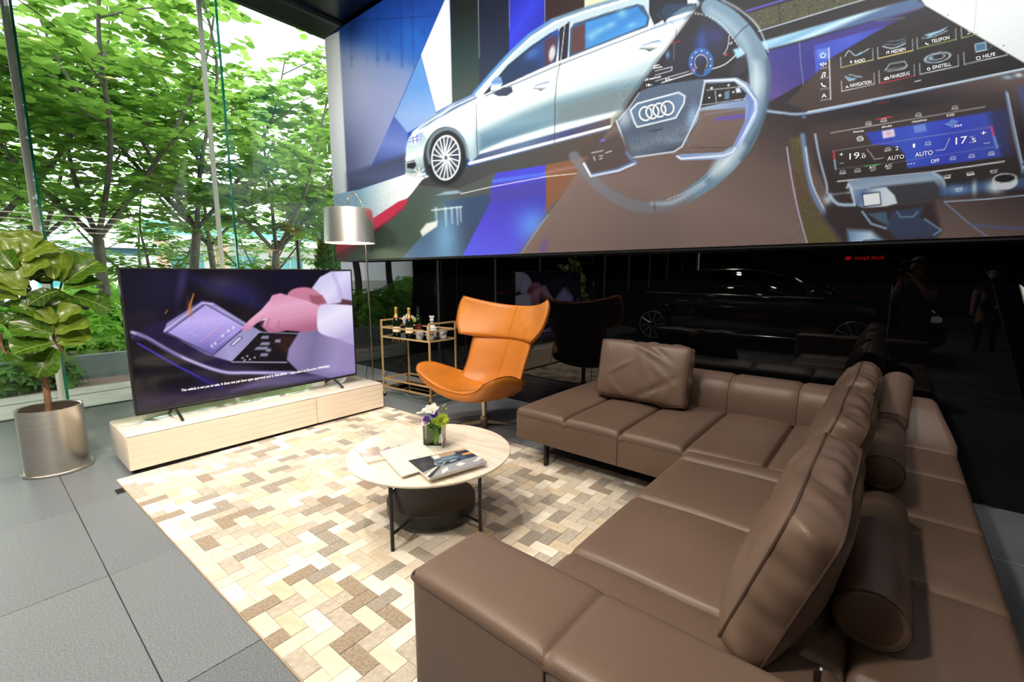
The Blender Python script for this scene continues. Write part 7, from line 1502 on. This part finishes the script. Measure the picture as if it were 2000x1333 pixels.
# ---- people
def person(loc, yaw, J, E, label, hair, cols, fx=()):
    """J: name -> (x right, y forward, z, radius, tag); E: edges"""
    names = list(J); me = bpy.data.meshes.new('skel'); me.from_pydata([J[n][:3] for n in names], [(names.index(a), names.index(b)) for a, b in E], []); o = bpy.data.objects.new('skel', me); C.objects.link(o)
    md = o.modifiers.new('skin', 'SKIN'); o.modifiers.new('sub', 'SUBSURF').levels = 2
    sv = me.skin_vertices[0].data
    for i, n in enumerate(names): r = J[n][3]; sv[i].radius = r if isinstance(r, tuple) else (r, r); sv[i].use_root = (n == 'pelvis')
    dg = bpy.context.evaluated_depsgraph_get(); dg.update(); ev = o.evaluated_get(dg).to_mesh(); V = np.array([v.co[:] for v in ev.vertices]); F = [tuple(p.vertices) for p in ev.polygons]; o.evaluated_get(dg).to_mesh_clear(); bpy.data.objects.remove(o)
    K_ = np.array([J[n][:3] for n in names]); tags = [J[n][4] for n in names]; near = np.argmin(((V[:, None] - K_[None]) ** 2).sum(2), 1)
    col = np.array([lin(cols[tags[i]]) for i in near]); Mx = Matrix.Translation(loc) @ Matrix.Rotation(yaw, 4, 'Z'); th = thing('person', loc, label, 'person')
    body = to_mesh('body', [Mx @ Vector(v) for v in V], F, True, 180); a = body.color_attributes.new('print', 'FLOAT_COLOR', 'POINT'); a.data.foreach_set('color', np.concatenate([col, np.ones((len(col), 1))], 1).astype(np.float32).ravel())
    link_mesh('body', body, print_mat('figure', rough=.7, spec=.3), th)
    for nm, g, m in fx: g.xf(Mx).build(nm, m, th)
    return th
def figure(z0, arms, dress=False):
    s = z0 / 1.57
    J = {'pelvis': (0, 0, .84, (.15, .11), 'leg'), 'waist': (0, .01, 1.0, (.14, .10), 'top'), 'chest': (0, .02, 1.17, (.165, .11), 'top'), 'neckb': (0, .03, 1.30, .065, 'top'), 'neck': (0, .045, 1.345, .05, 'skin'), 'head': (0, .065, 1.42, (.072, .085), 'skin'), 'crown': (0, .055, 1.51, (.070, .082), 'skin')}
    E = [('pelvis', 'waist'), ('waist', 'chest'), ('chest', 'neckb'), ('neckb', 'neck'), ('neck', 'head'), ('head', 'crown')]
    for sd, t in ((-1, 'l'), (1, 'r')):
        J.update({'hip' + t: (.09 * sd, 0, .78, .088, 'leg'), 'knee' + t: (.10 * sd, .04, .44, .058, 'leg'), 'ankle' + t: (.10 * sd, -.01, .085, .042, 'leg'), 'toe' + t: (.11 * sd, .14, .03, .034, 'shoe')})
        sh, el, wr, hd = arms[t]
        J.update({'sh' + t: (*sh, .056, 'top'), 'el' + t: (*el, .042, 'sleeve'), 'wr' + t: (*wr, .030, 'skin'), 'palm' + t: (*hd, (.036, .020), 'skin')}); h = Vector(hd); d = (h - Vector(wr)).normalized(); sdv = d.cross(Vector((0, 0, 1))).normalized(); uv = sdv.cross(d)
        E += [('pelvis', 'hip' + t), ('hip' + t, 'knee' + t), ('knee' + t, 'ankle' + t), ('ankle' + t, 'toe' + t), ('chest', 'sh' + t), ('sh' + t, 'el' + t), ('el' + t, 'wr' + t), ('wr' + t, 'palm' + t)]
        for k in range(4):
            o = sdv * (.026 - .0175 * k); L = (.060, .068, .064, .050)[k]; J['f%d%s' % (k, t)] = (*(h + d * .045 + o), .0095, 'skin'); J['g%d%s' % (k, t)] = (*(h + d * (.045 + L * .6) + o - uv * .012), .0085, 'skin'); E += [('palm' + t, 'f%d%s' % (k, t)), ('f%d%s' % (k, t), 'g%d%s' % (k, t))]
        J['th' + t] = (*(h + d * .02 + sdv * .045 * sd), .010, 'skin'); J['tg' + t] = (*(h + d * .055 + sdv * .055 * sd), .009, 'skin'); E += [('palm' + t, 'th' + t), ('th' + t, 'tg' + t)]
    return {k: (v[0] * s, v[1] * s, v[2] * s, v[3], v[4]) for k, v in J.items()}, E
def head_fx(s, hairc, long=False, mask=None):
    c = Vector((0, .06, 1.455)) * s; out = []
    def dome(u, v):
        a = 2 * pi * u; b = v * (pi * (.62 if not long else .60)); back = .5 - .5 * sin(a); r = (.088, .100, .105); lim = .55 + .45 * back
        return (c.x + r[0] * sin(b * lim) * cos(a), c.y - .008 + r[1] * sin(b * lim) * sin(a), c.z + .012 + r[2] * cos(b * lim))
    out.append(('hair', G().grid(28, 12, dome, close_u=True), pmat('hair', hairc, .5, var=.2)))
    if long: out.append(('hair', G().grid(16, 8, lambda u, v: (c.x + .088 * cos(pi + pi * u), c.y - .02 + .085 * sin(pi + pi * u), c.z + .02 - .30 * v), False), pmat('hair2', hairc, .5, var=.2)))
    for sx in (-1, 1):
        out.append(('eye', G().lathe([(.001, -.009), (.009, -.004), (.011, .003), (.001, .010)], 10, (c.x + .030 * sx, c.y + .082, c.z - .005)), pmat('eye', (30, 24, 22), .2)))
        out.append(('ear', G().tube([(c.x + .078 * sx, c.y, c.z - .04), (c.x + .088 * sx, c.y - .01, c.z - .015), (c.x + .084 * sx, c.y - .015, c.z + .015)], .012, 7), pmat('ear_skin', (196, 152, 128), .6)))
    if mask: out.append(('face_mask', G().grid(13, 7, lambda u, v: (c.x + .072 * sin((u - .5) * 2.4), c.y + .02 + .085 * cos((u - .5) * 2.4), c.z - .018 - .075 * v)), pmat('blue_mask', mask, .8)))
    else:
        out.append(('nose', G().tube([(c.x, c.y + .080, c.z + .002), (c.x, c.y + .098, c.z - .030), (c.x, c.y + .082, c.z - .036)], [.007, .012, .008], 8), pmat('nose_skin', (200, 156, 132), .6)))
        out.append(('mouth', G().tube([(c.x - .022, c.y + .080, c.z - .062), (c.x, c.y + .086, c.z - .060), (c.x + .022, c.y + .080, c.z - .062)], .006, 6), pmat('mouth_skin', (160, 96, 90), .6)))
    return out
# photographer behind the camera, both hands on it; body stays behind the lens
s1 = 1.57 / 1.57
arms = {'l': ((-.18, .02, 1.25), (-.20, .16, 1.02), (-.055, .235, 1.245), (-.02, .262, 1.285)), 'r': ((.18, .02, 1.25), (.27, .12, 1.03), (.125, .215, 1.27), (.085, .238, 1.318))}
J_, E_ = figure(1.57, arms)
cv = Vector((0, 0, CAM_H)); hd = Vector((_fw[0], _fw[1], 0)).normalized()
ploc = Vector((0, 0, 0)) - hd * .36 + Vector(_rt) * .03
person(tuple(ploc), YAW, J_, E_, 'photographer in dark clothes raising a camera, seen only mirrored in the black wall', None, {'skin': (196, 152, 128), 'top': (30, 30, 33), 'sleeve': (168, 128, 106), 'leg': (26, 26, 30), 'shoe': (16, 16, 16)}, head_fx(1.0, (110, 106, 102)))
Mc = Matrix.Translation(Vector((0, 0, CAM_H)) - Vector(_fw) * .015) @ cam.rotation_euler.to_matrix().to_4x4()
ca = thing('photo_camera', tuple(cv - Vector(_fw) * .1), 'black camera with flash held up by the photographer in the mirror image', 'camera')
rb_ = lambda nm, a, b, m, r=.008: G().add(*rbox(a, b, r, 2)).xf(Mc).build(nm, m, ca)
rb_('camera_body', (-.072, -.055, .105), (.072, .045, .165), M['black_metal']); rb_('viewfinder', (-.028, .045, .108), (.028, .075, .160), M['black_metal']); rb_('flash', (-.035, .090, .100), (.035, .145, .165), M['black_metal']); rb_('flash_neck', (-.018, .075, .12), (.018, .090, .15), M['black_metal'], .002)
G().lathe([(.040, .105), (.042, .06), (.044, .012), (.040, .010), (.036, .03), (.001, .035)], 28).xf(Mc).build('lens', M['black_metal'], ca)
arms2 = {'l': ((-.165, .02, 1.25), (-.215, .02, 1.0), (-.215, .08, .78), (-.21, .10, .71)), 'r': ((.165, .02, 1.25), (.21, .0, 1.0), (.17, .16, .86), (.13, .20, .84))}
J2, E2 = figure(1.50, arms2); J2['waist'] = (*J2['waist'][:3], (.115, .09), 'top'); J2['chest'] = (*J2['chest'][:3], (.14, .10), 'top')
person((1.34, -4.15, 0), radians(8), J2, E2, 'woman with face mask in a black dress holding a phone, mirrored at the right', None, {'skin': (214, 170, 148), 'top': (20, 20, 22), 'sleeve': (214, 170, 148), 'leg': (22, 22, 24), 'shoe': (14, 14, 14)}, head_fx(1.50 / 1.57, (24, 20, 18), True, (150, 196, 206)))
# ---- red lettering on the far wall (reads reversed in the black glass)
sg = thing('wall_sign', (-.7, Y0, 1.9), 'small red illuminated lettering on the far showroom wall', 'sign'); redm = pmat('lit_red', (200, 10, 24), .4, emit=(255, 24, 36), estr=5)
gsn = G(); v_, f_, xa_, xb_ = text_geo('Audi Sport', 1.05); sc2 = .78 / (xb_ - xa_); gsn.add([(-.32 - (a - xa_) * sc2, Y0 + .012, 1.84 + b * sc2) for a, b in v_], [tuple(reversed(q)) for q in f_]); gsn.build('lettering', redm, sg, smooth=False)
G().hexa([(-1.36, Y0 + .002, 1.84), (-1.22, Y0 + .002, 1.84), (-1.22, Y0 + .02, 1.84), (-1.36, Y0 + .02, 1.84)], [(-1.33, Y0 + .002, 1.94), (-1.19, Y0 + .002, 1.94), (-1.19, Y0 + .02, 1.94), (-1.33, Y0 + .02, 1.94)]).build('logo_mark', redm, sg, smooth=False)
# ---- suspended rectangular LED frames right of the lounge (mirrored in the facade glass)
ledm = pmat('led_tube', (255, 248, 235), .4, emit=(255, 240, 220), estr=4.0)
for (xa, xb, yb, lb) in ((1.45, 2.95, 2.75, 'rectangular warm LED frame hanging nearest the lounge'), (4.75, 6.65, 3.05, 'rectangular warm LED frame hanging farther right')):
    o = thing('pendant_light', ((xa + xb) / 2, 0, 2.6), lb, 'light', 'rectangular LED frames'); ya = -3.2
    for p, q in (((xa, ya), (xa, yb)), ((xb, ya), (xb, yb)), ((xa, yb), (xb, yb)), ((xa, ya), (xb, ya))): G().tube([(*p, 2.6), (*q, 2.6)], .014, 8).build('led_tube', ledm, o)
    for p in ((xa, ya), (xa, yb), (xb, ya), (xb, yb)): G().tube([(*p, 2.6), (*p, CEIL)], .003, 5).build('suspension_wire', M['grey_metal'], o)
